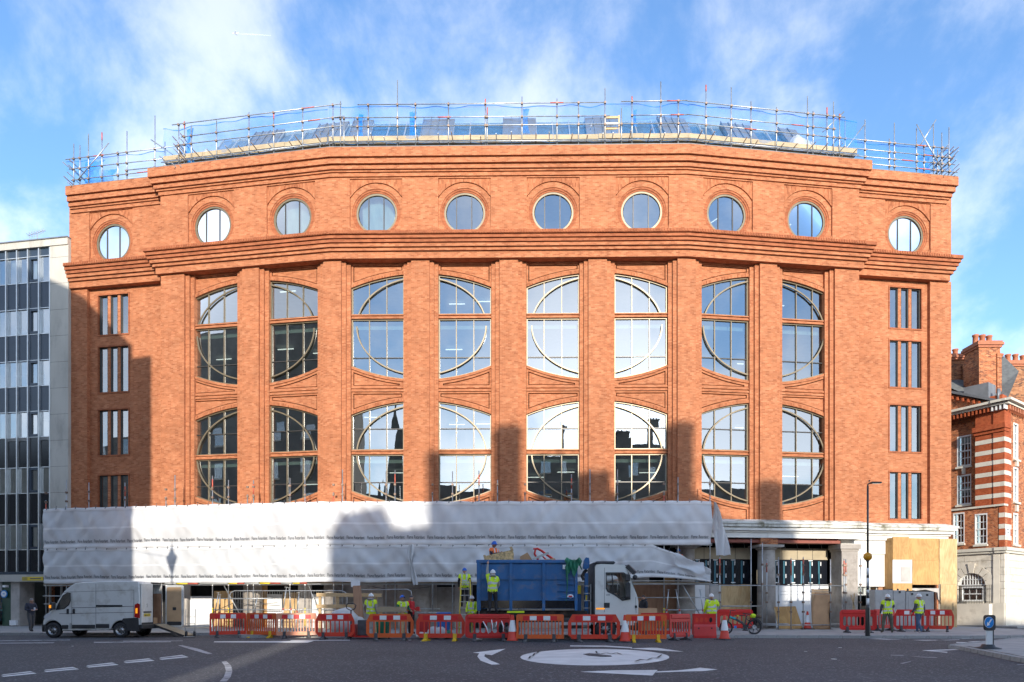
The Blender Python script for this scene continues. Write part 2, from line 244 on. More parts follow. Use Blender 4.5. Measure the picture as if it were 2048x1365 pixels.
wood_mat('plywood', (.52,.30,.105), (.42,.22,.07), 1.6, (1,1,.3)); wood_mat('plywood_pale', (.60,.41,.20), (.48,.29,.12), 1.3, (1,1,.25)); wood_mat('plywood_red', (.42,.23,.13), (.34,.17,.09), 1.2, (1,1,.2))
wood_mat('timber', (.60,.42,.22), (.46,.29,.13), 2.5, (.3,1,3)); wood_mat('board', (.42,.33,.21), (.33,.25,.15), 2.0, (.3,2,3))
pm('osb', (.58,.40,.19), .8, 0, .45, 14, .3, 30); pm('cardboard', (.46,.27,.14), .85, 0, .1, 3); pm('cardboard_pale', (.55,.36,.20), .85, 0, .1, 3)
pm('orange_plastic', (.72,.12,.022), .45, 0, .12, 2, dirt=(.38,.08,.03), dscale=2.5, dlo=.55, dhi=.8); pm('red_plastic', (.58,.025,.02), .38, 0, .1, 2, dirt=(.30,.03,.02), dscale=2.5, dlo=.56, dhi=.8)
pm('faded_plastic', (.75,.30,.17), .6, 0, .14, 2, dirt=(.80,.50,.36), dscale=2); pm('vermilion_plastic', (.66,.05,.02), .45, 0, .12, 2, dirt=(.36,.05,.02), dscale=2.5, dlo=.55, dhi=.8)
pm('reflective_white', (.80,.80,.78), .35, 0, .06, 6, dirt=(.5,.48,.45), dscale=3, dlo=.55, dhi=.8); pm('reflective_red', (.62,.018,.022), .35, 0, .06, 6)
pm('rubber', (.028,.028,.03), .8, 0, .25, 4, .2, 40); pm('rubber_foot', (.07,.07,.072), .8, 0, .25, 4, dirt=(.20,.19,.17), dscale=4); pm('foot_yellow', (.72,.46,.02), .6, 0, .12, 4)
pm('van_paint', (.66,.66,.63), .25, 0, .05, 1.2, coat=.5, dirt=(.40,.37,.31), dscale=1.7, dlo=.50, dhi=.78)
pm('lorry_paint', (.68,.68,.63), .3, 0, .05, 1.2, coat=.3, dirt=(.45,.43,.38), dscale=1.6, dlo=.56, dhi=.8)
pm('black_plastic', (.035,.036,.038), .5, 0, .2, 3); pm('skip_blue', (.02,.115,.29), .5, 0, .2, 1.2, .2, 8, dirt=(.13,.145,.18), dscale=2.6, dlo=.50, dhi=.78); pm('chassis', (.05,.045,.042), .7, .2, .3, 3, dirt=(.16,.13,.10), dscale=2)
pm('alloy', (.34,.34,.34), .35, .8, .2, 6, dirt=(.12,.11,.10), dscale=5); pm('plate_yellow', (.75,.55,.03), .4, 0, .05); pm('lamp_red', (.42,.012,.012), .2, 0, .05); pm('lamp_amber', (.85,.30,.02), .2, 0, .05, emit=.35); pm('lamp_clear', (.7,.72,.74), .15, .2, .05)
pm('green_tarp', (.012,.16,.085), .5, 0, .3, 3, .5, 5); pm('galv_grey', (.44,.44,.42), .6, .2, .12, 2, dirt=(.3,.29,.27), dscale=2)
pm('black_gloss', (.018,.018,.02), .3, 0, .1, 3, coat=.3); pm('white_gloss', (.72,.72,.70), .35, 0, .05, 3, dirt=(.4,.4,.38), dscale=5, dlo=.58, dhi=.8); pm('amber_globe', (.80,.36,.015), .3, 0, .05, 3, transl=.25)
pm('sign_blue', (.012,.22,.58), .35, 0, .04); pm('hiviz', (.62,.82,.02), .7, 0, .08, 10); pm('hiviz_orange', (.85,.17,.03), .7, 0, .1, 8); pm('silver_tape', (.52,.53,.55), .4, .1, .08)
pm('skin', (.52,.29,.20), .55, 0, .08, 12); pm('skin_dark', (.33,.17,.11), .55, 0, .08, 12); pm('hair_dark', (.03,.022,.018), .7, 0, .2, 20); pm('hair_grey', (.22,.20,.19), .7, 0, .2, 20)
pm('cloth_black', (.022,.022,.025), .85, 0, .3, 6); pm('cloth_navy', (.03,.035,.055), .85, 0, .3, 6); pm('cloth_grey', (.33,.31,.29), .85, 0, .15, 6); pm('cloth_dark_grey', (.075,.075,.078), .85, 0, .25, 6); pm('cloth_jeans', (.06,.10,.18), .85, 0, .25, 6); pm('cloth_pale', (.42,.42,.41), .85, 0, .15, 6); pm('cloth_red', (.55,.02,.025), .75, 0, .15, 5); pm('cloth_green', (.02,.14,.075), .85, 0, .2, 6); pm('cloth_khaki', (.10,.10,.07), .85, 0, .3, 6)
pm('helmet_white', (.74,.74,.73), .35, 0, .04); pm('helmet_blue', (.012,.12,.50), .35, 0, .05); pm('boot', (.10,.065,.035), .7, 0, .2, 8); pm('boot_black', (.03,.028,.026), .7, 0, .2, 8); pm('eye', (.02,.015,.012), .3); pm('lip', (.35,.13,.10), .5)
pm('shop_green', (.012,.06,.035), .4, 0, .15); pm('panel_blue', (.028,.045,.07), .25, .1, .1, 1.5); pm('panel_black', (.010,.012,.018), .15, .1, .1, 1.5); pm('aluminium', (.58,.60,.61), .35, .7, .08, 3); pm('curtain', (.62,.62,.58), .8, 0, .1, 2, transl=.3); pm('blind', (.50,.53,.48), .8, 0, .08, 1)
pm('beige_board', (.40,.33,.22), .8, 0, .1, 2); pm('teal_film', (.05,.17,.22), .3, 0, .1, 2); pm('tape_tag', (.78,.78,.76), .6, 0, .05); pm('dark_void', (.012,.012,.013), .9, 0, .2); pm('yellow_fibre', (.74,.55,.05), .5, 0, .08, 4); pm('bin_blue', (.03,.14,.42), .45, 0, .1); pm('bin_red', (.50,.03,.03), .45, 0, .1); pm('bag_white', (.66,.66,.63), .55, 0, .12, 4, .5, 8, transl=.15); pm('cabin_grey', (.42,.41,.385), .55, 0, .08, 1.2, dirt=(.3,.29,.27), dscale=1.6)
pm('terracotta', (.40,.14,.07), .8, 0, .15, 4); pm('white_joinery', (.74,.74,.72), .5, 0, .05); pm('rail_black', (.025,.025,.028), .5, .3, .1); pm('render_dark', (.22,.205,.18), .9, 0, .2, .8, dirt=(.13,.125,.115), dscale=.6); pm('church_stone', (.13,.125,.11), .9, 0, .25, .8, dirt=(.06,.058,.05), dscale=.7); pm('teal_paint', (.03,.42,.48), .4, 0, .05)
# ------------------------------------------------------------------ mesh building
ORG = {}
def world_org(o):
    v = Vector((0,0,0))
    while o is not None: v += o.location; o = o.parent
    return v
class MB:
    """collects faces in a local frame; xf maps local (u,d,z) to the world, UVs are metres in the local frame"""
    def __init__(s, xf=None, uoff=0.0): s.v = []; s.f = []; s.m = []; s.sm = []; s.xf = xf; s.uoff = uoff; s.uvs = {}; s.cm = 0; s.smooth = False
    def face(s, pts, uv=None):
        i = len(s.v); s.v += [Vector(p) for p in pts]; s.f.append(list(range(i, i+len(pts)))); s.m.append(s.cm); s.sm.append(s.smooth)
        if uv: s.uvs[len(s.f)-1] = uv
    def grid(s, rows, closed=False, uv=None):
        """rows: list of equal-length point lists -> shared-vertex strip surface"""
        n = len(rows[0]); i0 = len(s.v)
        for r in rows: s.v += [Vector(p) for p in r]
        for a in range(len(rows)-1):
            for b in range(n if closed else n-1):
                c = (b+1) % n
                s.f.append([i0+a*n+b, i0+a*n+c, i0+(a+1)*n+c, i0+(a+1)*n+b]); s.m.append(s.cm); s.sm.append(s.smooth)
                if uv: s.uvs[len(s.f)-1] = [uv[a][b], uv[a][c], uv[a+1][c], uv[a+1][b]]
    def box(s, x0, x1, y0, y1, z0, z1, M=None, bev=0):
        if bev:
            b = bev
            rows = []
            for (z, e) in ((z0, b), (z0+b, 0), (z1-b, 0), (z1, b)):
                rows.append([(x0+b if e==0 else x0+b, y0+e, z), (x1-b, y0+e, z), (x1-e, y0+b, z), (x1-e, y1-b, z), (x1-b, y1-e, z), (x0+b, y1-e, z), (x0+e, y1-b, z), (x0+e, y0+b, z)])
            if M: rows = [[M @ Vector(p) for p in r] for r in rows]
            s.grid(rows, True); s.face(rows[0][::-1]); s.face(rows[-1]); return s
        c = [Vector(p) for p in ((x0,y0,z0),(x1,y0,z0),(x1,y1,z0),(x0,y1,z0),(x0,y0,z1),(x1,y0,z1),(x1,y1,z1),(x0,y1,z1))]
        if M: c = [M @ p for p in c]
        i = len(s.v); s.v += c
        for q in ((0,3,2,1),(4,5,6,7),(0,1,5,4),(1,2,6,5),(2,3,7,6),(3,0,4,7)): s.f.append([i+k for k in q]); s.m.append(s.cm); s.sm.append(False)
        return s
    def tube(s, p0, p1, r, n=6, r1=None, caps=True):
        p0, p1 = Vector(p0), Vector(p1); d = p1-p0
        if d.length < 1e-6: return s
        a = d.orthogonal().normalized(); b = d.normalized().cross(a); r1 = r if r1 is None else r1
        cs = [(math.cos(2*math.pi*k/n), math.sin(2*math.pi*k/n)) for k in range(n)]
        ra = [p0+(a*c+b*t)*r for c, t in cs]; rb = [p1+(a*c+b*t)*r1 for c, t in cs]
        sm = s.smooth; s.smooth = True; s.grid([ra, rb], True); s.smooth = sm
        if caps: s.face(ra[::-1]); s.face(rb)
        return s
    def path(s, pts, r, n=6, closed=False):
        """round bar along a polyline (r may be a list)"""
        pts = [Vector(p) for p in pts]; rows = []; k = len(pts); prev = None
        for i, p in enumerate(pts):
            t = (pts[(i+1) % k]-pts[i-1]) if closed else (pts[min(i+1,k-1)]-pts[max(i-1,0)])
            t = t.normalized() if t.length > 1e-9 else Vector((0,0,1))
            a = (prev - t*prev.dot(t)) if prev else t.orthogonal()
            if a.length < 1e-6: a = t.orthogonal()
            a.normalize(); prev = a; b = t.cross(a); rr = r[i] if isinstance(r, (list, tuple)) else r
            rows.append([p+(a*math.cos(2*math.pi*j/n)+b*math.sin(2*math.pi*j/n))*rr for j in range(n)])
        sm = s.smooth; s.smooth = True
        if closed: rows.append(rows[0])
        s.grid(rows, True); s.smooth = sm
        if not closed: s.face(rows[0][::-1]); s.face(rows[-1])
        return s
    def poly(s, outline, d0, d1, holes=(), ax=(0,2,1), back=True):
        """flat plate: outline (a,b) points, extruded from d0 (front) to d1; holes cut through; ax maps (a,b,depth) to axes"""
        loops = [list(outline)]+[list(h) for h in holes]
        def mk(p, d):
            q = [0,0,0]; q[ax[0]] = p[0]; q[ax[1]] = p[1]; q[ax[2]] = d; return Vector(q)
        tri = tessellate_polygon([[Vector((p[0],p[1],0)) for p in l] for l in loops])
        flat = [p for l in loops for p in l]
        def orient(t):
            a, b, c = (flat[k] for k in t); return (b[0]-a[0])*(c[1]-a[1])-(b[1]-a[1])*(c[0]-a[0])
        i = len(s.v); s.v += [mk(p, d0) for p in flat]; j = len(s.v); s.v += [mk(p, d1) for p in flat]
        flip = (d0 > d1)
        for t in tri:
            t = list(t)
            if abs(orient(t)) < 1e-10: continue
            if orient(t) < 0: t = t[::-1]
            s.f.append([i+k for k in t]); s.m.append(s.cm); s.sm.append(False)
            if back: s.f.append([j+k for k in t[::-1]]); s.m.append(s.cm); s.sm.append(False)
        o = 0
        for l in loops:
            n = len(l)
            for k in range(n):
                a, b = o+k, o+(k+1) % n
                s.f.append([i+a, j+a, j+b, i+b]); s.m.append(s.cm); s.sm.append(False)
            o += n
        return s
    def lathe(s, prof, c=(0,0,0), n=16, M=None, caps=True):
        c = Vector(c); rows = [[c+Vector((r*math.cos(2*math.pi*k/n), r*math.sin(2*math.pi*k/n), z)) for k in range(n)] for r, z in prof]
        if M: rows = [[M @ p for p in r] for r in rows]
        s.grid(rows, True)
        if caps: s.face(rows[0][::-1]); s.face(rows[-1])
        return s
    def sphere(s, c, r, n=10, m=7, sc=(1,1,1), M=None):
        c = Vector(c); rows = []
        for a in range(m+1):
            t = math.pi*a/m; rows.append([c+Vector((r*sc[0]*math.sin(t)*math.cos(2*math.pi*k/n), r*sc[1]*math.sin(t)*math.sin(2*math.pi*k/n), -r*sc[2]*math.cos(t))) for k in range(n)])
        if M: rows = [[M @ p for p in r] for r in rows]
        sm = s.smooth; s.smooth = True; s.grid(rows, True); s.smooth = sm; return s
    def mesh(s, name, org=Vector((0,0,0))):
        vs = s.v
        wv = [Vector(s.xf(*p)) for p in vs] if s.xf else vs
        me = bpy.data.meshes.new(name); me.from_pydata([p-org for p in wv], [], s.f)
        uvl = me.uv_layers.new(name='UVMap'); k = 0; data = []
        for fi, f in enumerate(s.f):
            if fi in s.uvs: q = s.uvs[fi]
            else:
                a, b, c = vs[f[0]], vs[f[1]], vs[f[2]]; nn = (b-a).cross(c-a)
                if len(f) > 3 and nn.length < 1e-9: nn = (c-a).cross(vs[f[3]]-a)
                ax, ay, az = abs(nn.x), abs(nn.y), abs(nn.z)
                if az >= ax and az >= ay: q = [(vs[i].x+s.uoff, vs[i].y) for i in f]
                elif ay >= ax: q = [(vs[i].x+s.uoff, vs[i].z) for i in f]
                else: q = [(vs[i].y+s.uoff, vs[i].z) for i in f]
            for t in q: data += [t[0], t[1]]
        uvl.data.foreach_set('uv', data)
        me.polygons.foreach_set('use_smooth', s.sm); me.polygons.foreach_set('material_index', s.m)
        me.validate(); me.update(); return me
    def build(s, name, mat, parent=None, fix=True, local=False):
        org = Vector((0,0,0)) if (local or parent is None) else world_org(parent)
        me = s.mesh(name, org)
        if fix and len(s.f) > 1:
            bm = bmesh.new(); bm.from_mesh(me); bmesh.ops.remove_doubles(bm, verts=bm.verts, dist=1e-5); bmesh.ops.recalc_face_normals(bm, faces=bm.faces); bm.to_mesh(me); bm.free()
        for x in (mat if isinstance(mat, (list, tuple)) else [mat]): me.materials.append(MATS[x])
        return link(name, me, parent)
def link(name, me, parent=None):
    o = bpy.data.objects.new(name, me); COL.objects.link(o); o.parent = parent; return o
def tag(o, label=None, cat=None, group=None, kind=None):
    if label: o['label'] = label
    if cat: o['category'] = cat
    if group: o['group'] = group
    if kind: o['kind'] = kind
    return o
def thing(name, label, cat, loc=(0,0,0), rz=0, group=None):
    o = bpy.data.objects.new(name, None); COL.objects.link(o); o.location = loc; o.rotation_euler = (0,0,rz); o.empty_display_size = .2
    return tag(o, label, cat, group)
def kids(o): return [c for c in bpy.data.objects if c.parent == o]
def copy_tree(o, parent=None, ch=None):
    c = o.copy(); COL.objects.link(c); c.parent = parent
    for k in list(o.children): copy_tree(k, c)
    return c
def rot_box(p0, p1, w, h, up=Vector((0,0,1))):
    """matrix for a box whose x axis runs p0->p1"""
    p0, p1 = Vector(p0), Vector(p1); x = (p1-p0).normalized(); y = up.cross(x)
    if y.length < 1e-4: y = Vector((0,1,0))
    y.normalize(); z = x.cross(y)
    return Matrix(((x.x,y.x,z.x,p0.x),(x.y,y.y,z.y,p0.y),(x.z,y.z,z.z,p0.z),(0,0,0,1)))
def beam(mb, p0, p1, w, h, up=Vector((0,0,1))):
    M = rot_box(p0, p1, w, h, up); mb.box(0, (Vector(p1)-Vector(p0)).length, -w/2, w/2, -h/2, h/2, M); return mb
def text_mesh(body, size=1.0, bold=0):
    c = bpy.data.curves.new('lettering', 'FONT'); c.body = body; c.size = size; c.resolution_u = 3; c.align_x = 'CENTER'; c.offset = bold
    o = bpy.data.objects.new('lettering', c); COL.objects.link(o)
    dg = bpy.context.evaluated_depsgraph_get(); me = bpy.data.meshes.new_from_object(o.evaluated_get(dg))
    bpy.data.objects.remove(o); return me
def put_text(body, size, origin, xax, yax, mat, parent, bold=0, name='lettering', surf=None):
    """flat lettering laid in the plane (xax, yax) at origin, or over surf(a,b)"""
    me = text_mesh(body, size, bold); org = world_org(parent) if parent else Vector((0,0,0)); xax, yax, origin = Vector(xax), Vector(yax), Vector(origin)
    for v in me.vertices:
        p = surf(v.co.x, v.co.y) if surf else origin+xax*v.co.x+yax*v.co.y
        v.co = p-org
    me.materials.clear(); me.materials.append(MATS[mat]); return link(name, me, parent)
# ================================================================== GROUND
def struct(o): o['kind'] = 'structure'; return o
m = MB()
m.face([(-400,-300,0),(400,-300,0),(400,500,0),(-400,500,0)])
road = struct(m.build('road', 'asphalt'))
PAVZ = .12
def slab_poly(name, pts, mat, z=PAVZ):
    m = MB(); m.poly([(p[0],p[1]) for p in pts], z, -.1, ax=(0,1,2), back=False); return struct(m.build(name, mat))
SDIR = Vector((-.51,.86,0)).normalized(); SNOR = Vector((-.86,-.51,0)).normalized()      # side street direction, outward normal of the old corner house
KL = [(-80,31.9),(-13.6,31.9),(-11.8,29.75),(8,29.75),(16,29.25),(19.6,29.0),(22.4,29.6),(24.7,31.2),(26.2,33.6),(26.9,36.2)]   # kerb line
pv = [(x,y+.14) for x, y in KL]+[(27.0,38.2),(26.7,40.2),(11.4,66),(-80,66)]
pavement = slab_poly('pavement', pv, 'paving')
CC = Vector((30.3,42.0,0))
pe = CC+SNOR*1.2-SDIR*1.2
pv2 = [pe.to_tuple()[:2], (pe+Vector((.81,.59,0))*30).to_tuple()[:2], (60,75), (pe+SDIR*32).to_tuple()[:2]]
pavement2 = slab_poly('pavement', pv2, 'paving')
def kerb_run(parent, pts, width=.15, step=.92, rise=.012, mat='kerb'):
    """a row of kerb stones along a polyline, each a stone of its own with open joints"""
    me_cache = {}
    for a, b in zip(pts[:-1], pts[1:]):
        a, b = Vector((*a,0)), Vector((*b,0)); L = (b-a).length; n = max(1, round(L/step)); t = (b-a)/L
        for i in range(n):
            p0 = a+t*(L*i/n+.006); p1 = a+t*(L*(i+1)/n-.006); mb = MB()
            ln = (p1-p0).length; key = round(ln, 3)
            if key not in me_cache:
                mb.box(-ln/2, ln/2, 0, width, -.1, PAVZ+rise, bev=.012); me = mb.mesh('kerb_stone'); me.materials.append(MATS[mat]); me_cache[key] = me
            o = link('kerb_stone', me_cache[key], parent); c = (p0+p1)/2; o.location = (c.x, c.y, random.uniform(-.004,.004)); o.rotation_euler = (0,0,math.atan2(t.y,t.x)+random.uniform(-.004,.004))
kerb_run(pavement, [(-33,31.9)]+KL[1:])
# island
isl = [(14.75,22.75),(14.95,22.3),(13.55,18.1),(12.6,14.6),(19,14),(25,24),(20.4,27.3)]
island = slab_poly('traffic_island', isl, 'paving')
kerb_run(island, [(14.72,22.8),(14.72,22.25),(13.4,18.1),(12.45,14.6)][::-1], .16, .62); kerb_run(island, [(20.5,27.4),(14.9,22.95)][::-1], .16, .8)
# ------------------------------------------------------------------ road markings
def mark(pts, mat='road_paint', z=.004, sc=None, dome=0):
    if sc: k, ox, oy = sc; pts = [(x/k+ox, y/k+oy) for x, y in pts]
    g = [G(x, y, 0) for x, y in pts]; mb = MB()
    mb.poly([(p.x,p.y) for p in g], z, z-.003, ax=(0,1,2), back=False); return mb.build('road_marking', mat, road)
A = (2.926, 0, 1240); B2 = (2.926, 700, 1240); C3 = (3.16, 1400, 1240)
for (x0,y0,x1,y1) in ((8,330,213,313),(258,302,463,288),(505,276,693,262),(725,250,905,238),(932,230,1103,217)):
    k = (y1-y0)/(x1-x0)
    mark([(x0,y0-5),(x1-20,y1-7),(x1-38,y1-11),(x0+10,y0-9)][::-1], sc=A); mark([(x0,y0),(x0+15,y0+4),(x1,y1+2),(x1-18,y1-3),(x0+60,y0-6)], sc=A)
mark([(1042,150),(1070,150),(1160,170),(1243,199),(1215,201),(1130,178)], 'road_paint_worn', sc=A)
mark([(1297,246),(1325,244),(1352,268),(1360,300),(1350,335),(1325,362),(1285,362),(1310,335),(1322,300),(1315,270)], 'road_paint_worn', sc=A)
for q in (((0,121),(410,117),(410,120),(0,125)),((0,136),(320,132),(310,137),(0,140)),((550,130),(1000,127),(1000,131),(548,135)),((720,124),(1070,122),(1068,125),(720,127)),((1255,127),(1838,124),(1800,134),(1250,132)),((1700,120),(2048,118),(2048,121),(1700,123))):
    mark(q, 'road_paint_worn' if q[0][0] < 1200 else 'road_paint', sc=A)
def ellipse(cx, cy, a, b, n=40): return [(cx+a*math.cos(2*math.pi*i/n), cy+b*math.sin(2*math.pi*i/n)) for i in range(n)]
# mini roundabout: painted dome
pts = [G(x, y) for x, y in ellipse(1189.6, 1315.2, 149, 16.6, 44)]; cen = G(1189.6, 1314)
m = MB(); m.smooth = True; rows = []
for k in range(6):
    t = 1-k/5*.98; rows.append([Vector((cen.x+(p.x-cen.x)*t, cen.y+(p.y-cen.y)*t, .005+.05*(1-t*t))) for p in pts])
m.grid(rows, True); m.face(rows[-1]); m.build('road_marking', 'road_paint', road)
hole = [(1365,213),(1400,208),(1440,211),(1470,216),(1528,222),(1532,227),(1480,229),(1440,226),(1395,222)]
g = [G(x/2.926+700, y/2.926+1240) for x, y in hole]; m = MB(); m.poly([(p.x,p.y) for p in g], .064, .055, ax=(0,1,2), back=False); m.build('worn_patch', 'asphalt', road)
def crack(pts, w=.03):
    g = [G(x/2.926+700, y/2.926+1240) for x, y in pts]; m = MB()
    for a, b in zip(g[:-1], g[1:]):
        t = (b-a); n = Vector((-t.y,t.x,0)).normalized()*w
        d = lambda p: Vector((p.x,p.y,.064 if abs(p.x-cen.x) < 1.0 else .045))
        m.face([d(a-n),d(b-n*.6),d(b+n*.6),d(a+n)])
    m.build('crack', 'rubber', road)
crack([(1048,235),(1055,222),(1072,218),(1080,205),(1098,200),(1105,190),(1125,184)]); crack([(1440,195),(1445,208),(1468,212),(1500,205),(1530,212),(1560,205),(1590,215)]); crack([(1668,258),(1700,245),(1740,243),(1770,232),(1800,230),(1825,212)])
mark([(910,170),(720,193),(757,196),(745,215),(765,240),(830,263),(878,261),(825,240),(785,215),(790,202),(830,207)], sc=B2)
mark([(1288,151),(1500,152),(1650,161),(1650,167),(1480,158),(1288,156)], sc=B2); mark([(1770,164),(1800,165),(1950,187),(1830,182),(1640,168)], sc=B2)
mark([(1350,305),(1560,296),(1800,295),(1783,312),(1770,327)], sc=B2); mark([(1796,303),(1920,297),(2010,287),(2048,281),(2150,291),(2120,295),(2060,301),(1920,304),(1790,309)], sc=B2)
mark([(1405,194),(1680,184),(1680,189),(1460,197),(1565,204),(1560,208)], sc=C3)
for q in (((1340,128),(1480,126),(1560,131),(1420,134)),((1490,128),(1640,124),(1640,128),(1520,132)),((1620,141),(1760,146),(1870,150),(1860,154),(1620,145)),((1690,137),(2048,134),(2048,141),(1760,143)),((1880,126),(2048,125),(2048,129),(1900,130)),((1860,147),(2048,145),(2048,150),(1880,151)),((1150,118),(1280,126),(1180,127),(1060,121)),((1640,118),(1760,116),(1780,119),(1660,121))):
    mark(q, 'road_paint' if q[0][0] > 1600 else 'road_paint_worn', sc=C3)
for q in (((1205,222),(1290,224),(1285,228),(1205,226)),((1330,230),(1440,236),(1500,238),(1495,241),(1400,238)),((1265,275),(1335,262),(1330,266),(1280,279)),((2000,283),(2048,281),(2048,284),(2010,286))):
    mark(q, 'road_paint_ghost', sc=C3)
# scraps of litter and grit on the road
for (px, py, s) in ((1612,1304,.05),(1667,1319,.08),(1680,1296,.05),(145,1293,.03),(820,1281,.06),(842,1283,.04)):
    g = G(px, py); m = MB(); m.poly([(g.x+s*math.cos(k*1.26+px)*random.uniform(.6,1.3), g.y+s*math.sin(k*1.26+px)*random.uniform(.6,1.3)) for k in range(5)], .012, 0, ax=(0,1,2)); tag(m.build('litter_scrap', 'bag_white'), 'scrap of pale litter lying flat on the asphalt', 'litter', 'litter scraps on the road')
# ================================================================== MAIN BUILDING
K1 = Vector((-9.8,37.15,0)); K2 = Vector((9.45,36.88,0))
tL = Vector((math.cos(R(9.5)), -math.sin(R(9.5)), 0)); tR = Vector((math.cos(R(7.5)), math.sin(R(7.5)), 0)); tC = (K2-K1).normalized()
def nor(t): return Vector((t.y, -t.x, 0))
LENL, LENR, LENC = 10.35, 10.06, (K2-K1).length
BB = K1-tL*LENL; EE = K2+tR*LENR
WB = BB-nor(tL)*.65; WE = EE-nor(tR)*.62; WLL, WLR = 6.5, 6.2
AA = WB-tL*WLL; FF = WE+tR*WLR
def frame(O, t):
    n = nor(t); return lambda u, d, z: Vector((O.x+t.x*u+n.x*d, O.y+t.y*u+n.y*d, z))
F_L, F_C, F_R, F_WL, F_WR = frame(BB,tL), frame(K1,tC), frame(K2,tR), frame(AA,tL), frame(WE,tR)
UO = {F_L:0, F_C:LENL, F_R:LENL+LENC, F_WL:-20, F_WR:60}
bld = thing('brick_office_building', 'large orange brick office building with curved front, round top windows and tall arched bays', 'building', (0,40,0))
Z0, ZC0, ZC1, ZT = 5.9, 20.15, 21.4, 25.95      # shop cornice top, middle cornice, parapet
def bay_x(F, c, sg): return lambda x: c+sg*x     # pair-centred x -> facet u
def sweep(path, prof, mb, close=True):
    """profile (d,z) swept along a plan polyline, mitred; d is to the right-hand (street) side"""
    path = [Vector((p.x,p.y,0)) for p in path]; n = len(path); offs = []
    for i in range(n):
        ns = []
        if i > 0: ns.append(nor((path[i]-path[i-1]).normalized()))
        if i < n-1: ns.append(nor((path[i+1]-path[i]).normalized()))
        if len(ns) == 2: b = (ns[0]+ns[1]); b = b/(b.dot(ns[0])); offs.append(b)
        else: offs.append(ns[0])
    cum = [0.0]
    for a, b in zip(path[:-1], path[1:]): cum.append(cum[-1]+(b-a).length)
    for i in range(n-1):
        vv = 0.0
        for k in range(len(prof)-1):
            (d0,z0),(d1,z1) = prof[k], prof[k+1]; l = math.hypot(d1-d0, z1-z0)
            pts = [path[i]+offs[i]*d0+Vector((0,0,z0)), path[i+1]+offs[i+1]*d0+Vector((0,0,z0)), path[i+1]+offs[i+1]*d1+Vector((0,0,z1)), path[i]+offs[i]*d1+Vector((0,0,z1))]
            mb.face(pts, [(cum[i],z0+vv),(cum[i+1],z0+vv),(cum[i+1],z0+vv+l),(cum[i],z0+vv+l)])
            if abs(z1-z0) < 1e-4: vv += l
    if close:
        for i in (0, n-1):
            mb.face([path[i]+offs[i]*d+Vector((0,0,z)) for d, z in prof])
    return mb
main_path = [BB-nor(tL)*.75, BB, K1, K2, EE, EE-nor(tR)*.72]
wl_path = [AA+tL*.16, WB+tL*.3]; wr_path = [WE-tR*.3, FF-tR*.40, FF-tR*.40-nor(tR)*3]
# corbelled courses, listed bottom to top as (projection, z): each course is a part
PAR = [(.08,24.66,.20),(.16,24.86,.10),(.26,24.96,.18),(.235,25.14,.06),(.37,25.20,.26),(.345,25.46,.05),(.47,25.51,.50)]
MID = [(.18,20.16,.36),(.30,20.52,.12),(.285,20.64,.05),(.40,20.69,.16),(.385,20.85,.04),(.48,20.89,.14),(.465,21.03,.04),(.56,21.07,.14),(.545,21.21,.04),(.64,21.25,.19)]
for path, dz, tagn in ((main_path,0,'m'),(wl_path,-.05,'l'),(wr_path,-.05,'r')):
    for spec, nm in ((PAR,'parapet_course'),(MID,'cornice_course')):
        for i, (d, z, h) in enumerate(spec):
            mb = MB(); z = z+dz
            sweep(path, [(-.35,z),(d,z),(d,z+h-.003),(-.35,z+h-.003)], mb); mb.build(nm, 'brick_moulded' if (nm == 'cornice_course' and i > 3) else 'brick', bld)
    # coping
    mb = MB(); sweep(path, [(-.5,ZT+.07+dz),(.46,ZT+.07+dz),(.46,ZT+dz+.1),(-.5,ZT+dz+.1)], mb); mb.build('coping', 'lead', bld)
    # header teeth along the top of the middle cornice
    mb = MB()
    for a, b in zip(path[:-1], path[1:]):
        t = (b-a).normalized(); n = nor(t); L = (b-a).length
        if L < 1.5 or abs(t.y) > .5: continue
        k = int(L/.15)
        for i in range(k):
            p = a+t*(i+.5)*L/k+n*.64; Mx = Matrix(((t.x,n.x,0,p.x),(t.y,n.y,0,p.y),(0,0,1,0),(0,0,0,1)))
            mb.box(-.05,.05,-.03,.03,21.27+dz,21.42+dz,Mx)
    o = mb.build('cornice_header', 'brick_moulded', bld, fix=False); o['kind'] = 'stuff'
def arc_pts(cx, cz, r, a0, a1, n): return [(cx+r*math.cos(a0+(a1-a0)*i/n), cz+r*math.sin(a0+(a1-a0)*i/n)) for i in range(n+1)]
CZ = 22.78; RW_ = 1.0
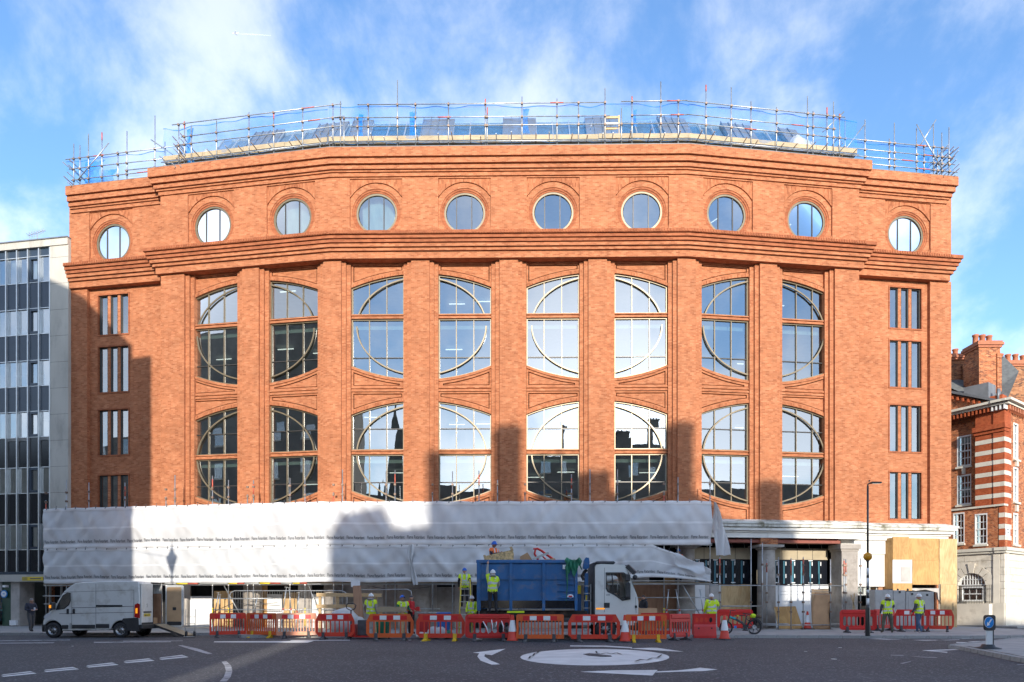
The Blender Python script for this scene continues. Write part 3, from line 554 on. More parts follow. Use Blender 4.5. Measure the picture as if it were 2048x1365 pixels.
def upper_bay(F, u0, u1, c, dark):
    """top-storey wall of one bay with its round window, ring mouldings and soldier-brick panels"""
    uo = UO[F]; hw, rp = 1.43, 1.63
    zt, zb = 24.5+.45, 21.32
    zt = 24.58
    ca = math.asin(min(1, hw/rp)); zs = CZ+rp*math.cos(ca)
    circ = arc_pts(c, CZ, 1.33, 0, 2*math.pi, 48)[:-1]
    top = [(c-hw, zt), (c-hw, zs)]+[(c+rp*math.sin(a), CZ+rp*math.cos(a)) for a in [-ca+2*ca*i/18 for i in range(1,18)]]+[(c+hw, zs), (c+hw, zt)]
    low = []
    for s in (-1, 1):
        zl = CZ-rp*math.cos(ca)
        pts = [(c+s*hw, 21.38), (c+s*hw, zl+.05)]+[(c+s*rp*math.sin(a), CZ-rp*math.cos(a)) for a in (ca*.93, ca*.8, ca*.66, ca*.53)]
        pts = [p for p in pts if p[1] >= 21.38]+[(c+s*.75, 21.38)] if pts[-1][1] < 21.38 else pts+[(pts[-1][0], 21.38)]
        low.append(pts)
    zlo = 21.36; zl = CZ-rp*math.cos(ca)
    rect = [(c-hw,zlo),(c+hw,zlo),(c+hw,zt),(c-hw,zt)]
    m = MB(F, uo); m.poly([(u0,21.3),(u1,21.3),(u1,25.2),(u0,25.2)], 0, -.35, holes=[rect]); m.build('wall', 'brick', bld)
    m = MB(F, uo); e = .004; m.poly([(c-hw-.05, zt+.05),(c-hw-.05, zs)]+top[2:-2]+[(c+hw+.05, zs),(c+hw+.05, zt+.05)], -.06, -.3); m.build('soldier_panel', 'brick_soldier', bld)
    # recessed disc field round the window
    al = math.acos(max(-1,(CZ-zlo)/rp)) if rp > CZ-zlo else 0
    fld = [(c+hw, zs)]+[(c+rp*math.sin(a_), CZ+rp*math.cos(a_)) for a_ in [ca-2*ca*i/18 for i in range(1,18)]]+[(c-hw, zs), (c-hw, zl)]
    fld += [(c-rp*math.sin(a_), CZ-rp*math.cos(a_)) for a_ in [ca-(ca-al)*i/5 for i in range(1,6)]]+[(c+rp*math.sin(a_), CZ-rp*math.cos(a_)) for a_ in [al+(ca-al)*i/5 for i in range(0,5)]]+[(c+hw, zl)]
    m = MB(F, uo); m.poly(fld, -.13, -.3, holes=[circ]); m.build('window_field', 'brick', bld)
    for s_ in (-1, 1):
        pts = [(c+s_*(hw+.04), zlo-.03), (c+s_*(hw+.04), zl)]+[(c+s_*rp*math.sin(a_), CZ-rp*math.cos(a_)) for a_ in [ca-(ca-al)*i/6 for i in range(0,7)]]+[(c+s_*rp*math.sin(al), zlo-.03)]
        m = MB(F, uo); m.poly(pts if s_ > 0 else pts[::-1], -.06, -.3); m.build('corner_panel', 'brick', bld)
    w = thing('round_window', None, None); w.parent = bld
    for k in ('label','category'):
        if k in w: del w[k]
    w.location = (0,0,0)
    for r0, r1, d in ((1.34,1.22,-.165),(1.22,1.12,-.20)):
        m = MB(F, uo); o = arc_pts(c, CZ, r0, 0, 2*math.pi, 48)[:-1]; i = arc_pts(c, CZ, r1, 0, 2*math.pi, 48)[:-1]; m.poly(o, d, -.35, holes=[i]); m.build('brick_ring', 'brick_moulded', w)
    m = MB(F, uo); m.poly(arc_pts(c, CZ, 1.12, 0, 2*math.pi, 48)[:-1], -.225, -.36, holes=[arc_pts(c, CZ, 1.02, 0, 2*math.pi, 48)[:-1]]); m.build('frame', 'bronze', w)
    for x in (-.45, .38):
        h = math.sqrt(1-x*x); m = MB(F); m.box(c+x-.025, c+x+.025, -.32, -.25, CZ-h, CZ+h); m.build('mullion', 'dark_frame', w)
    for xa, xb in ((-1.0,-.45),(-.45,.38),(.38,1.0)):
        xs = [xa+(xb-xa)*i/8 for i in range(9)]; pts = [(c+x, CZ+math.sqrt(max(0,1-x*x))) for x in xs]+[(c+x, CZ-math.sqrt(max(0,1-x*x))) for x in xs[::-1]]
        q = []
        for p in pts:
            if not q or (abs(p[0]-q[-1][0])+abs(p[1]-q[-1][1])) > 1e-4: q.append(p)
        if abs(q[0][0]-q[-1][0])+abs(q[0][1]-q[-1][1]) < 1e-4: q.pop()
        tx, tz = random.uniform(-.006,.006), random.uniform(-.006,.006)
        m = MB(F); m.face([(p[0], -.29+(p[0]-c)*tx+(p[1]-CZ)*tz, p[1]) for p in q]); m.build('pane', 'glass', w)
    return w
# ---- tall arched bays
XI, XO = .955, 3.845; RA = 10.07
def arcz(x): return math.sqrt(RA*RA-x*x)-RA
WIN = [dict(top=19.58, tr=(17.38,17.11), bot=13.76, ring=16.73, bars=(None, 15.02)), dict(top=12.61, tr=(9.94,9.66), bot=6.9, ring=9.73, bars=(11.1, 8.15))]
def arch_bay(F, pc, sg):
    """one bay: pc = facet u of the pair's middle pilaster, sg = -1 bay left of it, +1 right"""
    uo = UO[F]; X = lambda x: pc+sg*x
    xs = [XI+(XO-XI)*i/16 for i in range(17)]
    DW = -.42
    edges = []
    for w in WIN: edges.append([(X(x), w['top']+arcz(x)) for x in xs]); edges.append([(X(x), w['bot']-arcz(x)) for x in xs])
    spans = [(edges[0], [(X(XO),20.3),(X(XI),20.3)]), (edges[1], edges[2][::-1]), (edges[3], [(X(XO),Z0-.1),(X(XI),Z0-.1)])]
    def field(lo, hi, x0=XI+.10, x1=XO-.10):
        """panel outline between two edges, or None where it pinches out"""
        xx = [x0+(x1-x0)*i/20 for i in range(21)]; ok = [x for x in xx if hi(x)-lo(x) > .10]
        if len(ok) < 4: return None
        return [(x, lo(x)) for x in ok]+[(x, hi(x)) for x in ok[::-1]]
    u_, l_ = WIN
    flds = [field(lambda x: u_['top']+arcz(x)+.27, lambda x: 20.02), field(lambda x: 13.46, lambda x: u_['bot']-arcz(x)-.27), field(lambda x: l_['top']+arcz(x)+.27, lambda x: 13.02), field(lambda x: Z0+.12, lambda x: l_['bot']-arcz(x)-.27)]
    def shrink(pts, e):
        n = len(pts); res = []
        for i, p in enumerate(pts):
            q, r = pts[i-1], pts[(i+1) % n]; t1 = (p[0]-q[0], p[1]-q[1]); t2 = (r[0]-p[0], r[1]-p[1]); l1 = math.hypot(*t1) or 1; l2 = math.hypot(*t2) or 1
            n1 = (-t1[1]/l1, t1[0]/l1); n2 = (-t2[1]/l2, t2[0]/l2); k = 1+n1[0]*n2[0]+n1[1]*n2[1]; k = max(k, .6)
            res.append((p[0]+(n1[0]+n2[0])/k*e, p[1]+(n1[1]+n2[1])/k*e))
        return res
    own = [[flds[0]], [flds[1], flds[2]], [flds[3]]]
    for (a, b), fl in zip(spans, own):
        fl = [f for f in fl if f]
        m = MB(F, uo); m.poly(a+b, DW, DW-.55, holes=[[(X(x), z) for x, z in f] for f in fl]); m.build('spandrel', 'brick', bld)
        for f in fl:
            g1 = shrink(f, .045); g2 = shrink(f, .16); g3 = shrink(f, .20)
            if min(z for x, z in g2) and len(f) > 8 and max(z for x, z in f)-min(z for x, z in f) > .45:
                g2 = [p for p in g2]
                m = MB(F, uo); m.poly([(X(x), z) for x, z in g1], DW-.03, DW-.4, holes=[]); m.build('spandrel_panel', 'brick', bld)
            else:
                m = MB(F, uo); m.poly([(X(x), z) for x, z in g1], DW-.03, DW-.4); m.build('spandrel_panel', 'brick', bld)
    def band(pf, d, h, nm='arch_band'):
        m = MB(F, uo); lo = [pf(x) for x in xs]
        rows = [[(X(x), DW, z) for x, z in zip(xs, lo)], [(X(x), DW+d, z) for x, z in zip(xs, lo)], [(X(x), DW+d, z+h) for x, z in zip(xs, lo)], [(X(x), DW, z+h) for x, z in zip(xs, lo)]]
        m.grid(rows); m.face([r[0] for r in rows]); m.face([r[-1] for r in rows][::-1]); m.build(nm, 'brick_soldier' if h > .15 else 'brick', bld)
    for w in WIN:
        band(lambda x: w['top']+arcz(x)+.005, .06, .17); band(lambda x: w['bot']-arcz(x)-.145, .06, .14)
    for z in (13.12, 13.29, 20.09):
        band(lambda x: z, .07, .09, 'fillet')
    for w in WIN:
        wo = thing('arched_window', None, None); wo.parent = bld
        for k in ('label','category'):
            if k in wo: del wo[k]
        zt0, zt1 = w['tr']
        # brick transom with two ledges
        m = MB(F, uo); a, b = sorted((X(XI), X(XO))); m.box(a, b, -.9, DW-.02, zt1+.03, zt0-.03); m.box(a, b, -.9, DW+.05, zt0-.08, zt0-.02); m.box(a, b, -.9, DW+.05, zt1+.02, zt1+.08); m.build('transom', 'brick', wo, fix=False)
        GD = -.57; fw = .062
        for half in (0, 1):
            if half == 0: lo = lambda x: zt0-.02; hi = lambda x: w['top']+arcz(x)
            else: lo = lambda x: w['bot']-arcz(x); hi = lambda x: zt1+.02
            # frame round the opening
            fx = [XI]+xs[1:-1]+[XO]
            out = [(X(x), hi(x)) for x in fx]+[(X(x), lo(x)) for x in fx[::-1]]
            ix = [XI+fw+(XO-XI-2*fw)*i/16 for i in range(17)]
            inn = [(X(x), hi(x)-fw) for x in ix]+[(X(x), lo(x)+fw) for x in ix[::-1]]
            m = MB(F); m.poly(out, GD+.09, GD-.05, holes=[inn]); m.build('frame', 'bronze', wo)
            c1, c2 = XI+(XO-XI)/3, XI+2*(XO-XI)/3
            for x in (c1, c2):
                m = MB(F); a, b = sorted((X(x-.022), X(x+.022))); m.box(a, b, GD+.01, GD+.07, lo(x)+fw*.8, hi(x)-fw*.8); m.build('mullion', 'bronze', wo)
            bar = w['bars'][half]
            cols = [(XI+.04,c1),(c1,c2),(c2,XO-.04)]
            if bar:
                m = MB(F); a, b = sorted((X(XI+.05), X(XO-.05))); m.box(a, b, GD+.012, GD+.05, bar-.025, bar+.025); m.build('glazing_bar', 'dark_frame', wo)
            for xa, xb in cols:
                rr = [xa+(xb-xa)*i/5 for i in range(6)]
                segs = [(lo, hi)] if not bar else [(lo, lambda x: bar), (lambda x: bar, hi)]
                for l, h in segs:
                    pts = [(X(x), l(x)) for x in rr]+[(X(x), h(x)) for x in rr[::-1]]
                    if min(h(x)-l(x) for x in rr) < .02: continue
                    tx, tz = random.uniform(-.005,.005), random.uniform(-.006,.006); cx = X((xa+xb)/2); cz = (l(xa)+h(xa))/2
                    m = MB(F); m.face([(p[0], GD+(p[0]-cx)*tx+(p[1]-cz)*tz, p[1]) for p in pts]); m.build('pane', 'glass', wo)
        # bronze hoop, set in front of the mullions
        a_, b_ = 3.56, 2.68
        for half, (t0, t1) in enumerate(((0, 1), (-1, 0))):
            pts = []
            for i in range(41):
                t = (i/40)*math.pi/2; x = a_*math.cos(t); z = b_*math.sin(t)*(1 if half == 0 else -1)
                zz = w['ring']+z
                if x < XI-.02: continue
                if half == 0 and zz < zt0-.03: continue
                if half == 1 and zz > zt1+.03: continue
                pts.append((x, zz))
            if len(pts) < 3: continue
            m = MB(F); rows = []
            for i, (x, z) in enumerate(pts):
                q0 = pts[max(0,i-1)]; q1 = pts[min(len(pts)-1,i+1)]; tx, tz = q1[0]-q0[0], q1[1]-q0[1]; l = math.hypot(tx,tz); nx, nz = -tz/l*.036, tx/l*.036
                rows.append([(X(x-nx), GD+.075, z-nz), (X(x-nx), GD+.14, z-nz), (X(x+nx), GD+.14, z+nz), (X(x+nx), GD+.075, z+nz)])
            m.grid(rows, True); m.face(rows[0]); m.face(rows[-1][::-1]); m.build('hoop', 'bronze', wo)
def pilaster(F, uc, w=1.0, left=True, right=True):
    uo = UO[F]; z0, z1 = Z0, 20.14
    m = MB(F, uo); m.box(uc-w/2, uc+w/2, -1.0, 0, z0, z1); m.build('pilaster', 'brick', bld)
    for s, on in ((-1,left),(1,right)):
        if not on: continue
        for a, b, d in ((w/2, w/2+.228, -.14), (w/2+.228, w/2+.455, -.28)):
            x0, x1 = sorted((uc+s*a, uc+s*b)); m = MB(F, uo); m.box(x0, x1, -1.0, d, z0, z1); m.build('pilaster_step', 'brick', bld)
PL = [.73+4.81*i for i in range(3)]; PC = [LENC/4*i for i in range(5)]; PR = [4.68*i for i in range(3)]
# pilasters inside the facets
for F, lst in ((F_L,[PL[1]]),(F_C,PC[1:4]),(F_R,[PR[1]])):
    for u in lst: pilaster(F, u)
pilaster(F_L, PL[0]+.02, 1.46, False, False); 
for a, b, d in ((.75,.98,-.14),(.98,1.21,-.28)):
    m = MB(F_L, 0); m.box(PL[0]+a, PL[0]+b+ (.0 if a<.9 else -.02), -1, d, Z0, 20.14); m.build('pilaster_step', 'brick', bld)
pilaster(F_R, PR[2]-.03, 1.46, False, False)
for a, b, d in ((.76,.98,-.14),(.98,1.19,-.28)):
    m = MB(F_R, UO[F_R]); m.box(PR[2]-b, PR[2]-a, -1, d, Z0, 20.14); m.build('pilaster_step', 'brick', bld)
# pilasters folded round the two knuckles
for K, ta, tb, uo in ((K1,tL,tC,LENL),(K2,tC,tR,LENL+LENC)):
    for d, e0, e1, nm in ((0,0,.5,'pilaster'),(-.14,.5,.728,'pilaster_step'),(-.28,.728,.955,'pilaster_step')):
        if e0 == 0:
            mb = MB(None, uo); sweep([K-ta*e1, K, K+tb*e1], [(-1,Z0),(d,Z0),(d,20.14),(-1,20.14)], mb); mb.build(nm, 'brick', bld)
        else:
            for t, s in ((ta,-1),(tb,1)):
                mb = MB(None, uo); a, b = (K+t*s*e0, K+t*s*e1); pth = [b,a] if s < 0 else [a,b]; sweep(pth, [(-1,Z0),(d,Z0),(d,20.14),(-1,20.14)], mb); mb.build(nm, 'brick', bld)
wins = []
for F, pc in ((F_L,PL[1]),(F_C,PC[1]),(F_C,PC[3]),(F_R,PR[1])):
    for sg in (-1, 1): arch_bay(F, pc, sg)
for F, bays in ((F_L,[(0,PL[1]),(PL[1],LENL)]),(F_C,[(PC[i],PC[i+1]) for i in range(4)]),(F_R,[(0,PR[1]),(PR[1],LENR)])):
    for i, (a, b) in enumerate(bays):
        c = (a+b)/2
        if F is F_L: c = PL[i]+2.405
        if F is F_R: c = PR[i]+2.34
        upper_bay(F, a, b, c, False)
# film hung behind one round window, as in the photograph
# ---- wings
def slot_windows(F, c, uo, L, endp):
    rows = ((19.72,17.38),(16.66,13.97),(12.93,10.25),(9.06,6.36)); hw = 1.0
    DW = -.22
    # recessed field with three slots per storey
    holes = []
    for zt, zb in rows: holes.append([(c-hw,zb),(c+hw,zb),(c+hw,zt),(c-hw,zt)])
    x0, x1 = (1.2, L) if endp == 'l' else (0, L-1.35)
    m = MB(F, uo); m.poly([(x0,Z0-.1),(x1,Z0-.1),(x1,20.2),(x0,20.2)], DW, DW-.5, holes=holes); m.build('wall', 'brick', bld)
    m = MB(F, uo)
    if endp == 'l': m.box(0, 1.2, -1, 0, Z0-.1, 20.14)
    else: m.box(L-1.35, L, -1, 0, Z0-.1, 20.14)
    m.build('pilaster', 'brick', bld)
    for zt, zb in rows:
        wo = bpy.data.objects.new('slot_window', None); COL.objects.link(wo); wo.parent = bld; wo.empty_display_size = .1
        # raised brick surround
        m = MB(F, uo); m.poly([(c-hw-.06,zb-.08),(c+hw+.06,zb-.08),(c+hw+.06,zt+.08),(c-hw-.06,zt+.08)], DW+.035, DW-.2, holes=[[(c-hw+.005,zb+.005),(c+hw-.005,zb+.005),(c+hw-.005,zt-.005),(c-hw+.005,zt-.005)]]); m.build('surround', 'brick_moulded', wo)
        for s in (-.33, .33):
            m = MB(F, uo); m.box(c+s-.09, c+s+.09, -.85, DW-.05, zb, zt); m.build('pier', 'brick', wo)
        for k in (-1, 0, 1):
            a, b = c+k*.66-.24, c+k*.66+.24
            if k == -1: a = c-hw+.02
            if k == 1: b = c+hw-.02
            m = MB(F); m.poly([(a,zb),(b,zb),(b,zt),(a,zt)], -.30, -.44, holes=[[(a+.05,zb+.05),(b-.05,zb+.05),(b-.05,zt-.05),(a+.05,zt-.05)]]); m.build('frame', 'dark_frame', wo)
            m = MB(F); t = random.uniform(-.008,.008); m.face([(a+.04,-.37,zb+.04),(b-.04,-.37+t,zb+.04),(b-.04,-.37+t,zt-.04),(a+.04,-.37,zt-.04)]); m.build('pane', 'glass', wo)
slot_windows(F_WL, 2.77, UO[F_WL], WLL, 'l'); slot_windows(F_WR, 3.46, UO[F_WR], WLR, 'r')
upper_bay(F_WL, 0, WLL+.2, 2.77, True); upper_bay(F_WR, -.2, WLR, 3.46, True)
# ---- flanks, back and inside
def wall_box(F, u0, u1, d0, d1, z0, z1, mat, nm, uo=0):
    m = MB(F, uo); m.box(u0,u1,d0,d1,z0,z1); return m.build(nm, mat, bld)
def plan_wall(a, b, z0, z1, th, mat, nm):
    t = (b-a).normalized(); F = frame(a, t); m = MB(F); m.box(0,(b-a).length,-th,0,z0,z1); return m.build(nm, mat, bld)
back_l = AA-nor(tL)*16+tL*1; back_r = FF+SDIR*13
plan_wall(AA-nor(tL)*16, AA-nor(tL)*1.0, PAVZ, 25.9, .4, 'brick', 'flank_wall')
plan_wall(FF-nor(tR)*1.0, back_r, PAVZ, 25.9, .4, 'brick', 'flank_wall')
# inner back wall of the offices, and floor slabs
BACKD = 7.5
ib = [AA-nor(tL)*BACKD, BB-nor(tL)*BACKD, K1+Vector((0,BACKD,0)), K2+Vector((0,BACKD,0)), EE-nor(tR)*BACKD, FF-nor(tR)*BACKD]
for a, b in zip(ib[:-1], ib[1:]): plan_wall(a, b, PAVZ, 26, .2, 'interior', 'inner_wall')
front_in = [AA-nor(tL)*.95, WB-nor(tL)*.95, BB-nor(tL)*.95, K1+Vector((0,.95,0)), K2+Vector((0,.95,0)), EE-nor(tR)*.95, WE-nor(tR)*.95, FF-nor(tR)*.95]
for z in (5.6, 9.72, 13.2, 17.16, 20.7, 25.3):
    m = MB(); out = [(p.x,p.y) for p in front_in]+[(p.x,p.y) for p in ib[::-1]]
    m.poly(out, z, z-.42, ax=(0,1,2)); m.build('floor_slab', 'slab' if z < 25 else 'roof_felt', bld)
for F, lst, L in ((F_L,(PL[1],),0),(F_C,(PC[1],PC[2],PC[3]),0),(F_R,(PR[1],),0),(F_L,(PL[2],),0),(F_C,(PC[4],),0)):
    for u in lst:
        m = MB(F); m.box(u-.3,u+.3,-1.7,-1.1,5.61,25.2); m.build('inner_column', 'interior_teal', bld)
# ceiling light strips seen through the glass
for F, us in ((F_L,(1.6,3.4,6.2,8.0)),(F_C,(1.4,3.1,6.3,8.0,11.2,12.9,16.0,17.7)),(F_R,(1.4,3.0,6.0,7.8)),):
    for u in us:
        for z in (9.15, 12.65, 16.6, 20.15):
            if random.random() < .45: continue
            m = MB(F); d = random.uniform(-6.2,-2.6); m.box(u-.5,u+.5,d-.04,d+.04,z-.04,z); m.build('ceiling_light', 'lamp_strip', bld)
for F, u, z in ((F_L,2.2,16.9),(F_L,6.9,16.9)): pass
for F, c in ((F_WL,2.77),(F_WR,3.46),(F_R,PR[0]+2.34),(F_R,PR[1]+2.34),(F_L,PL[0]+2.405)):
    m = MB(F); beam(m, (c-.9,-2.5,22.9), (c+.9,-3.4,25.0-.6), .06, .06); m.build('ceiling_light', 'lamp_strip', bld)
for F, c, x0, x1 in ((F_C,PC[0]+LENC/8,-.9,.9),(F_L,PL[1]+2.405,-.75,.9)):
    m = MB(F); rows = [[(c+x0+(x1-x0)*i/14, -.75-.05*math.sin(i*1.7+j), 21.5+2.35*j/6) for i in range(15)] for j in range(7)]; m.smooth = True; m.grid(rows); m.build('protective_film', 'white_film', bld, fix=False)
for F, c in ((F_WR,3.46),(F_WL,2.77)):
    for k, zt, zb in ((-.66,19.6,17.5),(0,19.6,17.5)):
        m = MB(F); rows = [[(c+k-.15+.3*i/8, -.9-.04*math.sin(i*2.1), zb+(zt-zb)*j) for i in range(9)] for j in (0,1)]; m.grid(rows); m.build('curtain', 'white_film', bld, fix=False)
# ---- roof: mansard of dark standing-seam panels and glazing set back behind the parapet
def roofF(path_pts, z0, d0, z1, d1, name_specs):
    pass
rp0 = [BB-nor(tL)*2.1, K1+Vector((0,2.1,0)), K2+Vector((0,2.1,0)), EE-nor(tR)*2.1]
ROOFB = {'L':(F_L,LENL), 'C':(F_C,LENC), 'R':(F_R,LENR)}
def roof_seg(F, L, panels, inset0=0, inset1=0):
    D0, ZB, D1, ZTP = -2.0, 26.8, -5.2, 31.3
    def RP(u, t, lift=0): 
        d = D0+(D1-D0)*t; z = ZB+(ZTP-ZB)*t; n = Vector((0, ZTP-ZB, D0-D1)).normalized(); return (u, d+n.y*lift, z+n.z*lift)
    ro = bpy.data.objects.new('mansard_roof', None); COL.objects.link(ro); ro.parent = bld
    m = MB(F); m.face([RP(inset0,0,-.12), RP(L-inset1,0,-.12), RP(L-inset1*1.6,1,-.12), RP(inset0*1.6,1,-.12)]); m.build('roof_deck', 'roof_felt', ro)
    spans = []; cur = inset0
    for a, b in panels:
        if a > cur: spans.append(('g',cur,a))
        spans.append(('p',a,b)); cur = b
    if cur < L-inset1: spans.append(('g',cur,L-inset1))
    for kind, a, b in spans:
        if kind == 'p':
            n = max(1, round((b-a)/.5))
            for i in range(n):
                u0, u1 = a+(b-a)*i/n, a+(b-a)*(i+1)/n; m = MB(F)
                m.grid([[RP(u0,0,.16),RP(u1,0,.16)],[RP(u0,1,.16),RP(u1,1,.16)]])
                m.grid([[RP(u0-.02,0,.16),RP(u0-.02,1,.16)],[RP(u0-.02,0,.23),RP(u0-.02,1,.23)],[RP(u0+.02,0,.23),RP(u0+.02,1,.23)],[RP(u0+.02,0,.16),RP(u0+.02,1,.16)]])
                if i == 0: m.grid([[RP(u0,0,-.1),RP(u0,1,-.1)],[RP(u0,0,.16),RP(u0,1,.16)]])
                if i == n-1: m.grid([[RP(u1,0,.16),RP(u1,1,.16)],[RP(u1,0,-.1),RP(u1,1,-.1)]])
                m.face([RP(u0,1,.16),RP(u1,1,.16),RP(u1,1,-.1),RP(u0,1,-.1)])
                m.build('seam_panel', 'seam_metal', ro, fix=False)
        else:
            n = max(1, round((b-a)/.9))
            for i in range(n):
                u0, u1 = a+(b-a)*i/n, a+(b-a)*(i+1)/n
                for t0, t1 in ((0,.5),(.5,.94)):
                    m = MB(F); m.face([RP(u0+.03,t0,.04),RP(u1-.03,t0,.04),RP(u1-.03,t1,.04),RP(u0+.03,t1,.04)]); m.build('roof_light', 'glass_office', ro)
                m = MB(F); beam(m, RP(u0,0,.06), RP(u0,.95,.06), .06, .08); m.build('glazing_bar', 'aluminium', ro)
roof_seg(F_L, LENL, [(3.0,4.9),(7.3,9.2)], .8, 0); roof_seg(F_C, LENC, [(.0,1.2),(4.3,6.2),(9.2,11.2),(14.2,16.2)], 0, 0); roof_seg(F_R, LENR, [(.1,1.9),(4.2,6.1),(8.0,9.2)], 0, .8)
# flat upper roof and wing roofs
m = MB(); q = [BB-nor(tL)*5.2+tL*1.2, K1+Vector((0,5.2,0)), K2+Vector((0,5.2,0)), EE-nor(tR)*5.2-tR*1.2, EE-nor(tR)*16, BB-nor(tL)*16]
m.poly([(p.x,p.y) for p in q], 31.22, 30.9, ax=(0,1,2)); m.build('flat_roof', 'roof_felt', bld)
for F, L in ((F_WL,WLL),(F_WR,WLR)):
    m = MB(F); m.grid([[(.4,-.6,25.3),(L-.4,-.6,25.3)],[(.4,-4.4,28.6),(L-.4,-4.4,28.6)]]); m.build('wing_roof', 'lead', bld)
m = MB(F_L); m.grid([[(.9,-1.9,26.6),(.9,-5.2,30.6)],[(-.4,-4.5,26.6),(-.4,-6,30)]]); m.build('hip_face', 'board', bld)
# ---- shop storey: cornice, fascia, columns, beams
for path in (main_path, wl_path, wr_path):
    for i, (d, z, h) in enumerate(((.12,5.08,.28),(.20,5.36,.10),(.34,5.46,.14),(.30,5.60,.05),(.44,5.65,.16),(.50,5.81,.10))):
        mb = MB(); sweep(path, [(-.6,z),(d,z),(d,z+h-.003),(-.6,z+h-.003)], mb); mb.build('shop_cornice', 'stone_stained' if i > 2 else 'stone_white', bld)
    mb = MB(); sweep(path, [(-.6,5.91),(.46,5.91),(.02,6.08),(-.6,6.08)], mb); mb.build('cornice_weathering', 'stone_stained', bld)
def column(F, u, name='column'):
    c = bpy.data.objects.new(name, None); COL.objects.link(c); c.parent = bld
    m = MB(F); m.smooth = True
    prof = [(.50,PAVZ),(.50,1.2),(.485,2.6),(.46,4.42)]
    m.lathe(prof, (u,-.25,0), 20); m.build('shaft', 'stone_grey', c)
    m = MB(F); m.lathe([(.47,4.42),(.56,4.48),(.58,4.55),(.50,4.56)], (u,-.25,0), 20); m.box(u-.72,u+.72,-.95,.36,4.56,4.70); m.build('capital', 'stone_grey', c)
    m = MB(F, 3); m.box(u-.5,u+.5,-.9,.08,4.70,5.12); m.build('stub', 'old_brick', c)
for F, lst in ((F_L,[PL[1]]),(F_C,PC[:5]),(F_R,[PR[1]])):
    for u in lst: column(F, u)
# square pier under the right-hand corner
pr = bpy.data.objects.new('pier', None); COL.objects.link(pr); pr.parent = bld
m = MB(F_R); u = PR[2]; m.box(u-.42,u+.55,-.9,.1,PAVZ,4.4); m.build('shaft', 'stone_grey', pr)
m = MB(F_R); m.box(u-.47,u+.60,-.95,.13,4.40,4.52); m.box(u-.55,u+.68,-.98,.2,4.52,4.78); m.build('capital', 'stone_grey', pr, fix=False)
# brown steel beams over the shop openings
for F, a, b in ((F_R,.5,PR[1]-.5),(F_R,PR[1]+.5,PR[2]-.42),(F_C,PC[3]+.5,PC[4]-.5),(F_C,PC[2]+.5,PC[3]-.5),(F_C,PC[1]+.5,PC[2]-.5),(F_C,.5,PC[1]-.5),(F_L,PL[1]+.5,PL[2]-.5),(F_L,PL[0],PL[1]-.5)):
    m = MB(F); m.box(a,b,-.62,-.05,5.40,5.44); m.box(a,b,-.40,-.36,4.98,5.40); m.box(a,b,-.62,-.02,4.82,4.98); 
    k = 3
    for i in range(k+1): x = a+.1+(b-a-.2)*i/k; m.box(x-.03,x+.03,-.4,-.1,4.98,5.40)
    m.build('steel_beam', 'steel_red', bld, fix=False)
# white rendered fascia of the right wing
m = MB(F_WR); m.box(-.7,WLR,-.5,.02,4.3,5.09); m.build('fascia', 'stone_white', bld)
m = MB(F_WR); m.box(-.05,2.05,-.5,-.05,2.45,4.3); m.build('fascia', 'stone_white', bld)
m = MB(F_WR); m.box(2.05,2.75,-.9,-.45,1.9,4.3); m.build('stripped_wall', 'concrete', bld)
m = MB(F_WR); m.box(2.05,2.75,-.45,-.3,3.7,3.78); m.build('batten', 'timber', bld)
# side entrance under the fascia: transom lights, dark doorway
m = MB(F_WR); m.poly([(.0,1.95),(1.75,1.95),(1.75,2.45),(.0,2.45)], -.3, -.4, holes=[[(.06,2.0),(.9,2.0),(.9,2.4),(.06,2.4)],[(.98,2.0),(1.69,2.0),(1.69,2.4),(.98,2.4)]]); m.build('transom_frame', 'galv_grey', bld)
for a, b, mt in ((.06,.9,'glass_clear'),(.98,1.69,'glass_dark')):
    m = MB(F_WR); m.face([(a,-.35,2.0),(b,-.35,2.0),(b,-.35,2.4),(a,-.35,2.4)]); m.build('transom_light', mt, bld)
m = MB(F_WR); m.box(1.75,2.05,-.6,-.2,PAVZ,2.45); m.build('plywood_panel', 'plywood_red', bld)
# dark depth behind the shop storey
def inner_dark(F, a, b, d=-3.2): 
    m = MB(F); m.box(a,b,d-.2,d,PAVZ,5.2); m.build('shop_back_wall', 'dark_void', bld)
inner_dark(F_L,0,LENL); inner_dark(F_C,0,LENC); inner_dark(F_R,0,LENR); inner_dark(F_WR,0,WLR,-2.5); inner_dark(F_WL,0,WLL,-2.5)
